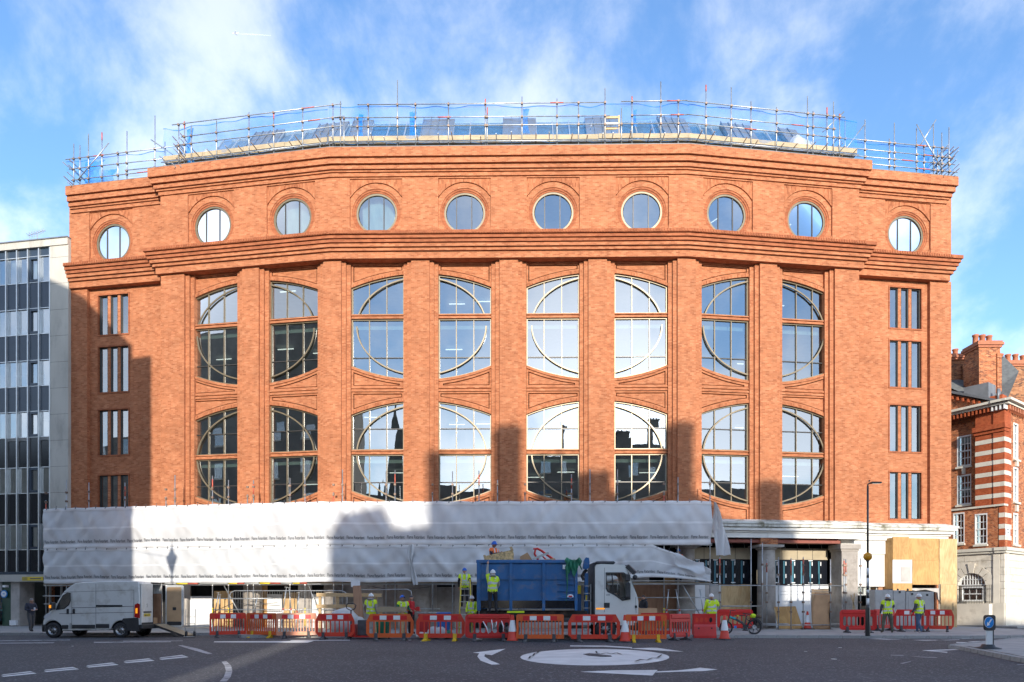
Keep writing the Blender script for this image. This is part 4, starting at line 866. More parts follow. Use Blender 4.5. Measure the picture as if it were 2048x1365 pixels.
# shopfront of the two open bays on the right: beige band, dark glazing with teal film, white hoarding
def shopfront(F, a, b, hoard):
    D = -1.15
    m = MB(F); m.box(a,b,D-.12,D-.02,3.98,4.62); m.build('beige_band', 'beige_board', bld)
    for i in range(1, 4):
        x = a+(b-a)*i/4; m = MB(F); m.box(x-.012,x+.012,D-.03,D-.012,3.98,4.62); m.build('hanger', 'dark_frame', bld)
    n = 7
    for i in range(n):
        u0, u1 = a+(b-a)*i/n, a+(b-a)*(i+1)/n
        m = MB(F); m.box(u0+.02,u1-.02,D-.1,D-.06,2.58,3.97); m.build('glazing_panel', 'panel_black', bld)
        m = MB(F); m.box(u0-.05,u0+.04,D-.058,D-.03,2.6,3.9); m.build('teal_strip', 'teal_film', bld)
        for z in (3.05, 3.75):
            m = MB(F); m.box(u0+.10,u0+.15,D-.057,D-.05,z-.11,z+.11); m.build('paper_tag', 'tape_tag', bld)
        if i % 2:
            for z in (2.66, 3.93): m = MB(F); m.box(u0-.12,u0+.14,D-.028,D-.02,z-.025,z+.025); m.build('paper_tag', 'tape_tag', bld)
    xs = a
    for wd, mt in hoard:
        m = MB(F); m.box(xs+.005,xs+wd-.005,D-.02+random.uniform(0,.01),D+.06,PAVZ,2.55+random.uniform(-.03,.02)); m.build('hoarding_board', mt, bld); xs += wd
    for i in range(5):
        x = a+(b-a)*(i+.5)/5; m = MB(F); m.tube((x,D,4.62),(x,D-.1,4.9),.012,5); m.build('hanger', 'galv_grey', bld)
shopfront(F_R, .55, PR[1]-.45, [(.95,'white_board'),(.95,'plaster'),(1.2,'plywood_pale'),(.58,'plywood_pale')])
shopfront(F_R, PR[1]+.5, PR[2]-.45, [(1.24,'white_board'),(1.24,'white_board'),(1.25,'white_board')])
# ground-floor wall behind the sheeted scaffold: piers, openings, boards (mostly in the shade of the deck)
def gf(F, pieces, D=-.95):
    for a, b, z1, mt, nm in pieces:
        m = MB(F); m.box(a+.004,b-.004,D-.1+random.uniform(0,.02),D+random.uniform(-.02,.02),PAVZ,z1); m.build(nm, mt, bld)
gf(F_WL, [(0,1.4,3,'dark_void','doorway'),(1.4,3.2,2.9,'plywood','hoarding_board'),(3.2,4.4,2.4,'plywood_pale','hoarding_board'),(4.4,5.0,3,'plaster','wall'),(5.0,6.4,3,'dark_void','doorway')])
gf(F_L, [(0,1.2,3,'plaster','wall'),(1.2,2.6,1.9,'white_board','hoarding_board'),(2.7,3.9,2.2,'plywood_pale','hoarding_board'),(3.9,4.9,3,'dark_void','doorway'),(5.0,6.0,3,'plywood','hoarding_board'),(6.0,6.9,2.0,'white_board','hoarding_board'),(7.0,7.9,2.1,'plywood_pale','hoarding_board'),(7.9,8.7,3,'plaster','wall'),(8.7,9.6,2,'white_board','hoarding_board'),(9.6,10.3,3,'dark_void','doorway')])
gf(F_C, [(.3,1.0,3,'plaster','wall'),(1.0,2.6,3.0,'plaster','wall'),(2.6,3.4,3,'stone_grey','wall'),(3.4,5.6,3,'plaster','wall'),(5.6,6.6,2.4,'stone_grey','wall'),(6.6,7.6,3,'plaster','wall'),(7.6,8.4,2.5,'dark_void','doorway'),(8.4,11.2,3,'plaster','wall'),(11.2,13.2,3,'plaster','wall'),(13.2,15.2,3,'plaster','wall'),(15.2,16.2,2.4,'dark_void','doorway'),(16.2,17.4,3,'plaster','wall'),(17.4,18.2,2.6,'stone_grey','wall'),(18.2,18.9,3,'plywood','hoarding_board')])
m = MB(F_C); m.box(16.3,18.9,-.83,-.75,PAVZ,2.5); m.build('hoarding_board', 'plywood_red', bld)
# ================================================================== NEIGHBOUR ON THE LEFT: curtain-walled office block
LO = Vector((XP(140,40.45),40.45,0)); tN = -tL    # facade runs leftwards from the party line
F_N = frame(LO+tL*0-tL*9.0, tL)                    # local u: 0..9, right end at the party line
off = thing('office_block', 'grey concrete framed office block with blue spandrel panels and dark shop below', 'building', (-30,41,0))
def opart(nm, mat, *boxes, par=None):
    m = MB(F_N)
    for b in boxes: m.box(*b)
    return m.build(nm, mat, par or off, fix=False)
ZR = 22.95
opart('concrete_pier', 'concrete', (7.72,8.98,-1.2,.1,3.2,ZR-.25))
for z in [3.4+1.55*i for i in range(1,13)]:
    opart('pour_joint', 'dark_void', (7.74,8.97,.095,.104,z,z+.012))
opart('parapet', 'concrete', (-4,8.98,-1.0,.16,ZR-.25,ZR+.15))
opart('coping', 'lead', (-4,9.0,-1.05,.22,ZR+.15,ZR+.21))
opart('side_wall', 'concrete', (8.6,8.95,-12,-1.2,0.1,ZR)); opart('roof', 'roof_felt', (-4,8.6,-12,-1.0,ZR-.4,ZR-.2)); opart('back_wall', 'interior', (-4,8.6,-4.2,-4.0,.1,ZR-.4))
bands = [(22.2,20.7),(19.1,17.6),(16.0,14.5),(12.95,11.45),(9.6,8.1),(6.2,4.72)]
MX = [7.72-.755*i for i in range(0,16)]
for i, x in enumerate(MX): opart('mullion', 'aluminium', (x-.03,x+.03,-.1,.12,3.35,ZR-.3))
zprev = ZR-.3
for k, (zt, zb) in enumerate(bands):
    nxt = bands[k+1][0] if k < 5 else 3.35
    opart('floor_slab', 'slab', (-4,7.7,-4,-.35,zb-.9,zb-.6))
    for i in range(len(MX)-1):
        x1, x0 = MX[i]-.03, MX[i+1]+.03
        if x1 < 1.5: break
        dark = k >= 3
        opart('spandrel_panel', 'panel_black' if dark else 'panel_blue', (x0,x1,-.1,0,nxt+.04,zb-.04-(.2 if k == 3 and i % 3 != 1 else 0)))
        if k == 3 and i % 3 != 1: opart('vent_slat', 'galv_grey', *[(x0,x1,-.08,.0,zb-.2+j*.045,zb-.17+j*.045) for j in range(4)])
        m = MB(F_N); tl = random.uniform(-.01,.01); m.face([(x0,-.05,zb),(x1,-.05+tl,zb),(x1,-.05+tl,zt),(x0,-.05,zt)]); m.build('pane', 'glass_office', off)
        if i % 4 == 1:
            m = MB(F_N); m.poly([(x0,zb),(x1,zb),(x1,zt),(x0,zt)], .05, -.08, holes=[[(x0+.13,zb+.15),(x1-.1,zb+.15),(x1-.1,zt-.15),(x0+.13,zt-.15)]]); m.build('casement', 'panel_blue', off)
        opart('rail', 'aluminium', (x0,x1,-.1,.03,zb-.04,zb)); opart('rail', 'aluminium', (x0,x1,-.1,.03,zt,zt+.04))
        r = random.random()
        if r < .55:
            m = MB(F_N); m.smooth = True; wd = (x1-x0)*random.choice((.4,.6,1)); a = x0 if random.random() < .5 else x1-wd
            m.grid([[(a+wd*j/14, -.3-.03*math.sin(j*1.9), z) for j in range(15)] for z in (zb+.02,zt-.02)]); m.build('curtain', 'curtain' if random.random() < .6 else 'blind', off, fix=False)
        elif r < .7:
            opart('blind', 'blind', (x0,x1,-.3,-.29,zb+.3,zt))
    zprev = nxt
opart('head_panel', 'panel_blue', (-4,7.69,-.1,.0,bands[0][0]+.04,ZR-.26))
opart('fascia_rail', 'panel_blue', (-4,7.9,-.3,.16,3.2,3.38)); opart('canopy_edge', 'concrete', (-4,8.2,-1.5,.3,2.78,3.2))
put_text('NO PARKING', .13, F_N(6.9,.32,2.94), (tL.x,tL.y,0), (0,0,1), 'print', None) if False else None
m = MB(F_N); m.box(6.05,7.75,.3,.33,2.84,3.06); sgn = m.build('warning_strip', 'plate_yellow', off)
for i in range(4): opart('hazard_stripe', 'print', (6.1+i*.09,6.14+i*.09,.331,.335,2.86,3.04))
for i in range(3): opart('hazard_stripe', 'print', (7.5+i*.09,7.54+i*.09,.331,.335,2.86,3.04))
opart('notice_text', 'print', (6.6,7.35,.331,.335,2.92,2.98))
# shop below: green front with round roundels, textured pier, dark passage
opart('pier', 'plaster', (5.0,5.6,-1.0,.05,PAVZ,2.78)); opart('passage_wall', 'old_brick', (5.6,8.9,-2.2,-2.0,PAVZ,2.78))
opart('passage_post', 'galv_grey', (6.7,6.8,-1.0,-.9,PAVZ,2.78), (7.5,7.58,-1.0,-.9,PAVZ,2.78), (8.3,8.4,-1.0,-.9,PAVZ,2.78)); opart('passage_panel', 'dark_void', (6.8,8.3,-1.3,-1.25,PAVZ,2.5))
opart('shop_front', 'shop_green', (4.35,4.98,-.6,.0,PAVZ,2.75)); opart('shop_fascia', 'galv_grey', (-4,4.35,-.5,.05,2.25,2.75)); opart('shop_interior', 'dark_void', (-4,4.34,-2.2,-2.1,PAVZ,2.25)); opart('shop_counter', 'teal_paint', (1.8,4.2,-1.9,-1.6,1.0,1.1))
m = MB(F_N); m.face([(-2,-.2,PAVZ+.3),(4.33,-.2,PAVZ+.3),(4.33,-.2,2.25),(-2,-.2,2.25)]); m.build('shop_pane', 'glass_clear', off)
def roundel(u, z, r, d=.25):
    def cir(rr, dd, nm, mt):
        m = MB(F_N); m.poly(arc_pts(u,z,rr,0,2*math.pi,20)[:-1], dd+.02, dd); m.build(nm, mt, off)
    cir(r, d, 'roundel', 'sign_blue'); cir(r*.72, d+.021, 'roundel_disc', 'print_white'); 
    m = MB(F_N); m.box(u-r*.3,u+r*.3,d+.042,d+.046,z-r*.08,z+r*.12); m.build('roundel_mark', 'sign_blue', off)
roundel(4.55,2.05,.24,.06); roundel(3.95,1.62,.19,.1); roundel(4.1,1.25,.22,.12); roundel(4.02,.9,.24,.1); roundel(4.1,.5,.22,.12)
m = MB(F_N); m.smooth = True; m.grid([[(3.6+.12*math.sin(z*3.3)-w, .02, z) for w in (0,-.25)] for z in [PAVZ+.1+.08*i for i in range(22)]]); m.build('sign_ribbon', 'print_white', off, fix=False)
opart('security_camera', 'print_white', (4.62,4.82,0,.25,2.45,2.58)); opart('meter_box', 'print_white', (5.05,5.5,.05,.2,PAVZ+.05,PAVZ+.35))
# aerials on its roof
def aerial(u, z0, h, s, nm, lab):
    t = thing(nm, lab, 'aerial', F_N(u,-.8,z0))
    m = MB(); p = F_N(u,-.8,z0); m.tube(p, p+Vector((0,0,h)), .02, 5); m.build('mast', 'galv_grey', t)
    b0, b1 = p+Vector((-s*.6,0,h-.1)), p+Vector((s*.5,0,h+s*.25)); m = MB(); m.tube(b0,b1,.014,4); m.build('boom', 'galv_grey', t)
    for i in range(7):
        c = b0+(b1-b0)*(.1+.13*i); m = MB(); l = s*(.3-.02*i); m.tube(c+Vector((0,-l,-.05)), c+Vector((.1*l,l,.05)), .01, 4); m.tube(c+Vector((0,0,-l*.8)), c+Vector((0,0,l*.8)), .01, 4); m.build('element', 'galv_grey', t, fix=False)
aerial(6.0, ZR-.2, 1.3, 1.0, 'roof_aerial', 'tall television aerial on a mast above the grey office block'); aerial(8.0, ZR-.2, .75, .5, 'roof_aerial', 'short stubby aerial low on the office block parapet beside the brick wall')
# ================================================================== OLD CORNER HOUSE ON THE RIGHT
hs = thing('corner_house', 'old red brick corner house with white stone stripes, sash windows and tall chimneys', 'building', CC)
tF = Vector((.81,.59,0)).normalized()
F_S0 = frame(CC+SDIR*24, -SDIR)
F_S = lambda u, d, z: F_S0(24-(24-u)*.53, d, z)   # side-street face: narrow bays, corner at u=24
F_F = frame(CC, tF)                   # other face, running away to the right
LS_ = 24.0
def hp(F, nm, mat, *boxes, uo=0, par=None):
    m = MB(F, uo)
    for b in boxes: m.box(*b)
    return m.build(nm, mat, par or hs, fix=False)
ZB1 = 5.05   # top of the stone base
ZE = 12.2    # string / eaves of the striped part
# stone base built of ashlar blocks
def ashlar(F, u0, u1, z0, z1, rows, bl, holes=()):
    h = (z1-z0)/rows
    hp(F, 'base_core', 'stone_ashlar', (u0,u1,-.6,-.25,z0,z1))
    for r in range(rows):
        u = u0-(bl*.5 if r % 2 else 0)
        while u < u1:
            a, b = max(u,u0)+.008, min(u+bl,u1)-.008; za, zb = z0+r*h+.008, z0+(r+1)*h-.008
            u += bl
            if b-a < .08: continue
            if any(a < hx1 and b > hx0 and za < hz1 and zb > hz0 for hx0, hx1, hz0, hz1 in holes):
                for hx0, hx1, hz0, hz1 in holes:
                    if a < hx0 < b and zb > hz0 and za < hz1: 
                        if hx0-a > .08: hp(F, 'ashlar_block', 'stone_ashlar', (a,hx0,-.2,0,za,zb))
                    if a < hx1 < b and zb > hz0 and za < hz1:
                        if b-hx1 > .08: hp(F, 'ashlar_block', 'stone_ashlar', (hx1,b,-.2,0,za,zb))
                continue
            hp(F, 'ashlar_block', 'stone_ashlar', (a,b,-.2,random.uniform(-.004,.006),za,zb))
ashlar(F_S, 14, LS_, 1.5, 4.6, 7, .95, holes=[(18.9,22.1,1.5,3.55)])
ashlar(F_F, 0, 6, 1.5, 4.6, 7, .95); hp(F_F, 'plinth', 'stone_ashlar', (0,8,-.5,.06,PAVZ,1.5)); hp(F_S, 'plinth', 'stone_ashlar', (10,LS_,-.5,.06,PAVZ,1.5))
hp(F_S, 'base_cornice', 'stone_band', (10,LS_+.1,-.5,.12,4.6,4.75), (10,LS_+.15,-.5,.2,4.75,4.95)); hp(F_F, 'base_cornice', 'stone_band', (-.12,8,-.5,.121,4.6,4.75), (-.2,8,-.5,.201,4.75,4.95))
# arched window in the base with voussoirs
def fanlight(F, uc, zs, r):
    w = bpy.data.objects.new('fanlight_window', None); COL.objects.link(w); w.parent = hs
    m = MB(F); m.poly(arc_pts(uc,zs,r,0,math.pi,20), -.08, -.2, holes=[arc_pts(uc,zs+.04,r-.1,0.03,math.pi-.03,20)]); m.build('frame', 'white_joinery', w)
    m = MB(F); m.face([(p[0],-.17,p[1]) for p in arc_pts(uc,zs+.04,r-.08,0,math.pi,16)]); m.build('pane', 'glass_dark', w)
    for x in (-.62,-.4,-.2,0,.2,.4,.62):
        h = math.sqrt(max(.01,1-x*x))*r; hp(F, 'bar', 'white_joinery', (uc+x*r-.02,uc+x*r+.02,-.16,-.11,zs,zs+h-.05), par=w)
    hp(F, 'bar', 'white_joinery', (uc-r*.85,uc+r*.85,-.16,-.105,zs+r*.45,zs+r*.45+.04), par=w)
    for k in range(9):
        a0, a1 = math.pi*k/9+.02, math.pi*(k+1)/9-.02; ro = r+.62 if k == 4 else r+.5
        m = MB(F); m.poly([(uc+r*math.cos(a0),zs+r*math.sin(a0)),(uc+ro*math.cos(a0),zs+ro*math.sin(a0)),(uc+ro*math.cos(a1),zs+ro*math.sin(a1)),(uc+r*math.cos(a1),zs+r*math.sin(a1))], .02 if k != 4 else .07, -.2); m.build('voussoir', 'stone_ashlar', w)
fanlight(lambda u, d, z: F_S(20.5+(u-20.5)*1.9, d, z), 20.5, 2.62, .80)
hp(F_S, 'base_wall', 'stone_ashlar', (18.9,22.1,-.35,-.24,1.5,3.55))
def sash(F, u0, u1, z0, z1, nx=3, ny=4, D=-.06):
    w = bpy.data.objects.new('sash_window', None); COL.objects.link(w); w.parent = hs
    f = .09
    m = MB(F); m.poly([(u0,z0),(u1,z0),(u1,z1),(u0,z1)], D+.07, D-.1, holes=[[(u0+f,z0+f),(u1-f,z0+f),(u1-f,z1-f),(u0+f,z1-f)]]); m.build('frame', 'white_joinery', w)
    for i in range(nx):
        for j in range(ny):
            a, b = u0+f+(u1-u0-2*f)*i/nx, u0+f+(u1-u0-2*f)*(i+1)/nx; c, d = z0+f+(z1-z0-2*f)*j/ny, z0+f+(z1-z0-2*f)*(j+1)/ny
            m = MB(F); t = random.uniform(-.01,.01); m.face([(a,D-.04,c),(b,D-.04+t,c),(b,D-.04+t,d),(a,D-.04,d)]); m.build('pane', 'glass_dark', w)
    m = MB(F)
    for i in range(1,nx): x = u0+f+(u1-u0-2*f)*i/nx; m.box(x-.02,x+.02,D-.05,D+.0,z0+f,z1-f)
    m.build('glazing_bar', 'white_joinery', w)
    for j in range(1,ny): z = z0+f+(z1-z0-2*f)*j/ny; hp(F, 'glazing_bar', 'white_joinery', (u0+f,u1-f,D-.052,D+(.04 if j == ny//2 else .002),z-(.035 if j == ny//2 else .02),z+(.035 if j == ny//2 else .02)), par=w)
    hp(F, 'sill', 'stone_band', (u0-.1,u1+.1,D-.1,D+.2,z0-.12,z0-.002), par=w)
    hp(F, 'dark_room', 'dark_void', (u0+.05,u1-.05,D-.6,D-.5,z0,z1), par=w)
sash(F_S, 19.3, 21.7, 1.62, 2.55, 3, 2, D=-.14)
# brick storeys: lower storey proud (u up to 24), striped tower at the corner, wall set back to the left
def brick_wall(F, u0, u1, z0, z1, D, holes, mat='old_brick', nm='wall', uo=0):
    m = MB(F, uo); m.poly([(u0,z0),(u1,z0),(u1,z1),(u0,z1)], D, D-.35, holes=[[(a,c),(b,c),(b,d),(a,d)] for a,b,c,d in holes]); m.build(nm, mat, hs)
ws1 = [(15.6,16.9,5.35,7.35),(18.4,19.7,5.35,7.35),(20.85,22.2,5.2,7.15)]
brick_wall(F_S, 10, LS_, 4.95, 7.5, 0, ws1)
for a,b,c,d in ws1: sash(F_S,a,b,c,d)
hp(F_S, 'string_course', 'stone_band', (10,LS_+.06,-.4,.12,7.5,7.62))
ws2 = [(15.3,17.0,7.9,9.85),(18.4,20.0,7.9,9.85),(15.3,17.0,10.4,12.4),(18.4,20.0,10.4,12.4)]
brick_wall(F_S, 10, 20.9, 7.62, 13.2, -.5, ws2)
for a,b,c,d in ws2: sash(F_S,a,b,c,d,4,4,D=-.56)
for a,b,c,d in ws2[:2]: hp(F_S, 'keystone', 'stone_band', ((a+b)/2-.16,(a+b)/2+.16,-.5,-.38,d+.05,d+.65))
# striped corner: alternating rubbed brick and stone courses
zz = 7.62
stripes = []
while zz < 12.0:
    for mat, h in (('rubbed_brick',.42),('stone_band',.27)):
        if zz+h > 12.1: h = 12.1-zz
        if h <= .02: break
        hp(F_S, 'stripe_course', mat, (20.9,LS_+.0,-.6,.005 if mat == 'rubbed_brick' else .02,zz,zz+h-.004))
        hp(F_F, 'stripe_course', mat, (0.001,1.05,-.6,.004 if mat == 'rubbed_brick' else .019,zz,zz+h-.004)); zz += h
    if zz >= 12.08: break
for z in (5.4,6.1,6.8): hp(F_F, 'stripe_course', 'stone_band', (0.001,1.05,-.3,.03,z,z+.28))
hp(F_F, 'stripe_wall', 'rubbed_brick', (.002,1.05,-.3,.012,4.95,7.62))
hp(F_S, 'string_course', 'rubbed_brick', (20.8,LS_+.1,-.6,.1,12.1,12.3), (20.7,LS_+.2,-.6,.2,12.3,12.6))
hp(F_S, 'parapet_wall', 'rubbed_brick', (20.9,LS_,-.6,.0,12.6,13.7)); hp(F_F, 'parapet_wall', 'rubbed_brick', (0,1.05,-.6,.0,12.1,13.7))
# cornice with brackets along both faces
hp(F_S, 'cornice', 'stone_band', (10,LS_+.3,-.6,.3,13.7,13.85), (10,LS_+.5,-.6,.5,13.85,14.0)); hp(F_F, 'cornice', 'stone_band', (-.3,12,-.6,.301,13.7,13.85), (-.5,12,-.6,.501,13.85,14.0))
for i in range(34):
    u = 10.3+i*.42; hp(F_S, 'bracket', 'rubbed_brick' if u < 22.5 else 'white_joinery', (u-.08,u+.08,-.1,.26,13.42,13.69))
for i in range(14): u = .2+i*.42; hp(F_F, 'bracket', 'terracotta', (u-.08,u+.08,-.1,.26,13.42,13.69))
ws3 = [(1.7,2.5,5.2,7.2),(1.7,2.5,7.9,10.1),(1.7,2.5,10.6,12.9),(4.2,5.0,5.2,7.2),(4.2,5.0,7.9,10.1),(4.2,5.0,10.6,12.9)]
brick_wall(F_F, 1.05, 12, 4.95, 13.7, -.08, ws3)
for a,b,c,d in ws3: sash(F_F,a,b,c,d,2,4,D=-.14)
hp(F_F, 'street_nameplate', 'print_white', (.05,.75,.03,.06,5.6,6.2)); hp(F_F, 'street_nameplate_text', 'print', (.15,.65,.061,.064,6.0,6.06), (.2,.6,.061,.064,5.85,5.91))
[hp(F_F, 'keystone', 'stone_band', (1.95,2.25,-.08,.04,z,z+.4)) for z in (7.3,10.15)]
# attic gable, raking coping and slate roofs
m = MB(F_S, 0); m.poly([(10,13.2),(21.6,13.2),(22.9,14.0),(10,17.2)], -.62, -1.0); m.build('gable_wall', 'old_brick', hs)
m = MB(F_S); beam(m, (10,-.7,17.35), (23.6,-.7,14.0), .75, .16); m.build('raking_coping', 'lead', hs)
for i in range(20):
    t = i/20; m = MB(F_S); x = 10.6+12.2*t; z = 17.05-3.0*t-.12; m.box(x-.09,x+.09,-.62,-.35,z-.2,z); m.build('bracket', 'rubbed_brick', hs)
m = MB(F_S); m.grid([[(8,-1.0,14.2),(8,-6,19.6)],[(20,-1.0,14.2),(19,-6,18.6)],[(23.3,-1.0,14.0),(21.5,-5,17.0)]]); m.build('slate_roof', 'slate', hs)
m = MB(F_F); m.grid([[(.4,-1.0,14.0),(2,-5,17)],[(6,-.6,14.0),(6,-4,18.0)],[(14,-.6,14.0),(14,-4,18.0)]]); m.build('slate_roof', 'slate', hs)
hp(F_F, 'dormer', 'lead', (1.0,2.2,-2.6,-1.2,14.0,15.6)); hp(F_F, 'parapet_block', 'rubbed_brick', (1.2,3.4,-1.4,-.5,14.0,14.7))
def chimney(F, u0, u1, d0, d1, z0, z1, pots, mat='old_brick', shoulder=True):
    c = bpy.data.objects.new('chimney_stack', None); COL.objects.link(c); c.parent = hs
    hp(F, 'stack', mat, (u0,u1,d0,d1,z0,z1), uo=2, par=c)
    if shoulder:
        hp(F, 'pilaster_strip', mat, (u0-.04,u0+.25,d0-.05,d1+.08,z0,z1-.4), (u1-.25,u1+.04,d0-.05,d1+.08,z0,z1-.4), par=c)
    hp(F, 'cap', 'terracotta', (u0-.08,u1+.08,d0-.08,d1+.08,z1,z1+.14), (u0-.16,u1+.16,d0-.16,d1+.16,z1+.14,z1+.3), (u0-.1,u1+.1,d0-.1,d1+.1,z1+.3,z1+.42), par=c)
    for i in range(pots):
        u = u0+.25+(u1-u0-.5)*i/max(1,pots-1); m = MB(F); m.smooth = True; h = random.uniform(.55,.7); m.lathe([(.20,z1+.42),(.17,z1+.5),(.16,z1+.42+h*.8),(.2,z1+.42+h*.85),(.2,z1+.42+h)], (u,(d0+d1)/2,0), 10); m.build('pot', 'terracotta', c)
F_XY = lambda u, d, z: Vector((u, -d, z))
chimney(F_XY, 30.5, 31.9, -46.0, -44.6, 13.5, 18.2, 3); chimney(F_XY, 30.3, 31.35, -48.6, -47.2, 14, 18.3, 2, 'sooty_brick'); chimney(F_XY, 34.7, 36.8, -49.5, -48.2, 14, 18.2, 4, 'sooty_brick')
m = MB(F_S); m.tube((22.4,-1.2,14.3),(22.4,-1.2,15.1),.16,8); m.build('roof_cowl', 'lead', hs)
for i in range(17): hp(F_S, 'pipe_segment', 'black_gloss', (20.72,20.82,-.38,-.28,7.7+i*.3,7.99+i*.3)) if i < 1 else None
m = MB(F_S); m.tube((20.75,-.36,7.7),(20.75,-.36,13.2),.05,6); m.build('drainpipe', 'black_gloss', hs)
# iron railing in front of it
rl = thing('iron_railing', 'black iron railing with thin upright bars along the stone base of the corner house', 'railing', F_S(19,.9,PAVZ))
RH = 2.62
hp(F_S, 'dwarf_wall', 'stone_ashlar', (14,23.2,.55,.95,PAVZ,1.45), par=rl)
for z in (1.55, 2.35): hp(F_S, 'rail', 'rail_black', (14,23.2,.72,.76,z,z+.035), par=rl)
for i in range(52):
    u = 14.1+i*.176; m = MB(F_S); m.tube((u,.74,1.45),(u,.74,RH),.014,4); m.build('bar', 'rail_black', rl)
# ================================================================== BUILDINGS ACROSS THE STREET (mirrored in the glass, and casting the shade)
def block(name, label, prof, y0, y1, mat, winz=(), winx=(), loc=None):
    xs = [p[0] for p in prof]; t = thing(name, label, 'building', ((min(xs)+max(xs))/2,(y0+y1)/2,0))
    m = MB(); m.poly(prof, y1, y0); m.build('wall', mat, t)
    for z in winz:
        for x in winx:
            m = MB(); m.box(x-.55,x+.55,y1,y1+.06,z,z+1.7); m.build('window', 'glass_dark', t)
            m = MB(); m.box(x-.65,x+.65,y1,y1+.12,z-.18,z-.01); m.build('sill', 'stone_band', t)
    return t
lb = block('mansion_block', 'dark brick mansion block with stepped roof on the near left side of the street', [(-90,0),(-16.3,0),(-16.3,24.7),(-17.5,24.7),(-17.5,25.4),(-20.6,28.6),(-26,31.5),(-50,31.5),(-53,29),(-55,21),(-90,20)], 4.5, 9.0, 'render_dark', (3,7,11,15,19), [-20-4*i for i in range(12)])
L1 = block('low_terrace', 'plain dark terrace across the street mirrored low in the windows', [(-32,0),(-.9,0),(-.9,17.0),(-3,17.9),(-5,18.4),(-9,18.2),(-14,18.4),(-18,17.6),(-32,18.4)], -29, -25, 'render_dark', (4,8,12), [-3-3.4*i for i in range(8)])
ct = block('chimneyed_block', 'brick block with tall chimney stacks across the street mirrored in the bright windows', [(.5,0),(25.4,0),(25.4,23.2),(21,24.0),(21,24.7),(17.4,25.4),(11.5,24.8),(6.5,24.4),(5.2,22.5),(3.2,22.4),(2.6,23.6),(.5,23.2)], -29, -25, 'render_dark', (4,8,12,16,20), [3+3.2*i for i in range(7)])
for x0, x1, zt in ((8.9,10.2,28.9),(18.1,19.5,29.0),(13.2,15.0,26.4),(23.4,24.8,26.1),(5.3,6.1,27.6),(11.2,11.9,27.4)):
    c = bpy.data.objects.new('chimney_stack', None); COL.objects.link(c); c.parent = ct; c.location = (0,0,0)
    m = MB(); m.box(x0,x1,-27,-25.4,20,zt-.35); m.build('stack', 'render_dark', c); m = MB(); m.box(x0-.12,x1+.12,-27.1,-25.3,zt-.35,zt-.15); m.build('cap', 'render_dark', c)
    for i in range(3): m = MB(); m.lathe([(.14,zt-.15),(.12,zt+.2)], (x0+.25+(x1-x0-.5)*i/2,-26.2,0), 8); m.build('pot', 'render_dark', c)
m = MB(); m.lathe([(1.3,24.4),(1.2,25.2),(.5,26.1),(.25,27.0),(.08,28.2),(.02,29)], (12.6,-27,0), 8); m.build('turret', 'lead', ct)
rb = block('right_terrace', 'plain rendered terrace across the street beyond the chimneyed block', [(25.6,0),(75,0),(75,20.2),(48,20.2),(40,19.3),(30,19.9),(25.6,19.7)], -38, -25, 'render_dark', (4,8,12,15.5), [28+3.4*i for i in range(12)])
ch = thing('church', 'dark stone church with tall spire mirrored in a bright window', 'church', (-24.5,-57,0))
m = MB(); m.box(-27.4,-21.6,-60,-54,0,21); m.build('tower', 'church_stone', ch)
m = MB(); m.lathe([(2.7,21),(1.5,29),(.05,39.5)], (-24.5,-57,0), 8); m.build('spire', 'church_stone', ch)
for sx in (-1,1):
    for sy in (-1,1): m = MB(); m.lathe([(.45,21),(.3,23.2),(.02,25.4)], (-24.5+sx*2.5,-57+sy*2.5,0), 6); m.build('pinnacle', 'church_stone', ch)
m = MB(); m.box(-33,-16,-80,-60,0,15); m.poly([(-33,15),(-16,15),(-24.5,22)], -60, -80); m.build('nave', 'church_stone', ch, fix=False)
sp = thing('street_lamp', 'tall lantern street lamp whose shadow falls on the white sheeting', 'street lamp', (-15.6,19,0))
m = MB(); m.smooth = True; m.lathe([(.16,0),(.16,.9),(.08,1.1),(.055,8.2)], (-15.6,19,0), 10); m.build('post', 'black_gloss', sp)
m = MB(); m.lathe([(.08,8.2),(.30,8.9),(.34,9.0),(.12,9.3),(.05,9.6),(.01,9.9)], (-15.6,19,0), 8); m.build('lantern', 'black_gloss', sp)
m = MB(); m.tube((-15.6,19,9.0),(-17.5,17.5,9.9),.02,4); m.build('stay', 'black_gloss', sp)

# aircraft high in the sky with a short vapour trail
ac0 = P(470,67,2000); ac = thing('aircraft', 'tiny white airliner high in the sky trailing vapour', 'aircraft', ac0)
lpart_ = lambda nm, mat, fn: (lambda m: (fn(m), m.build(nm, mat, ac, local=True)))(MB())
lpart_('fuselage', 'print_white', lambda m: m.path([(-9,0,0),(-7.5,0,0),(5,0,-.3),(9,0,-.6)], [.3,.9,.9,.3], 8)); lpart_('wing', 'print_white', lambda m: m.poly([(-2,0),(1,0),(5,-8),(3.5,-8)], .3, -.3, ax=(0,1,2))); lpart_('wing', 'print_white', lambda m: m.poly([(-2,0),(1,0),(5,8),(3.5,8)], .3, -.3, ax=(0,1,2))); lpart_('tail_fin', 'print_white', lambda m: m.poly([(6,0),(9,0),(10,3),(8.5,3)], .2, -.2))
for y in (-3,3):
    lpart_('vapour_trail', 'vapour', lambda m: m.path([(12,y*.5,-1.0),(50,y*.5,-3.2),(105,y*.5,-6.5+y*.5)], [.45,.8,.5], 6))
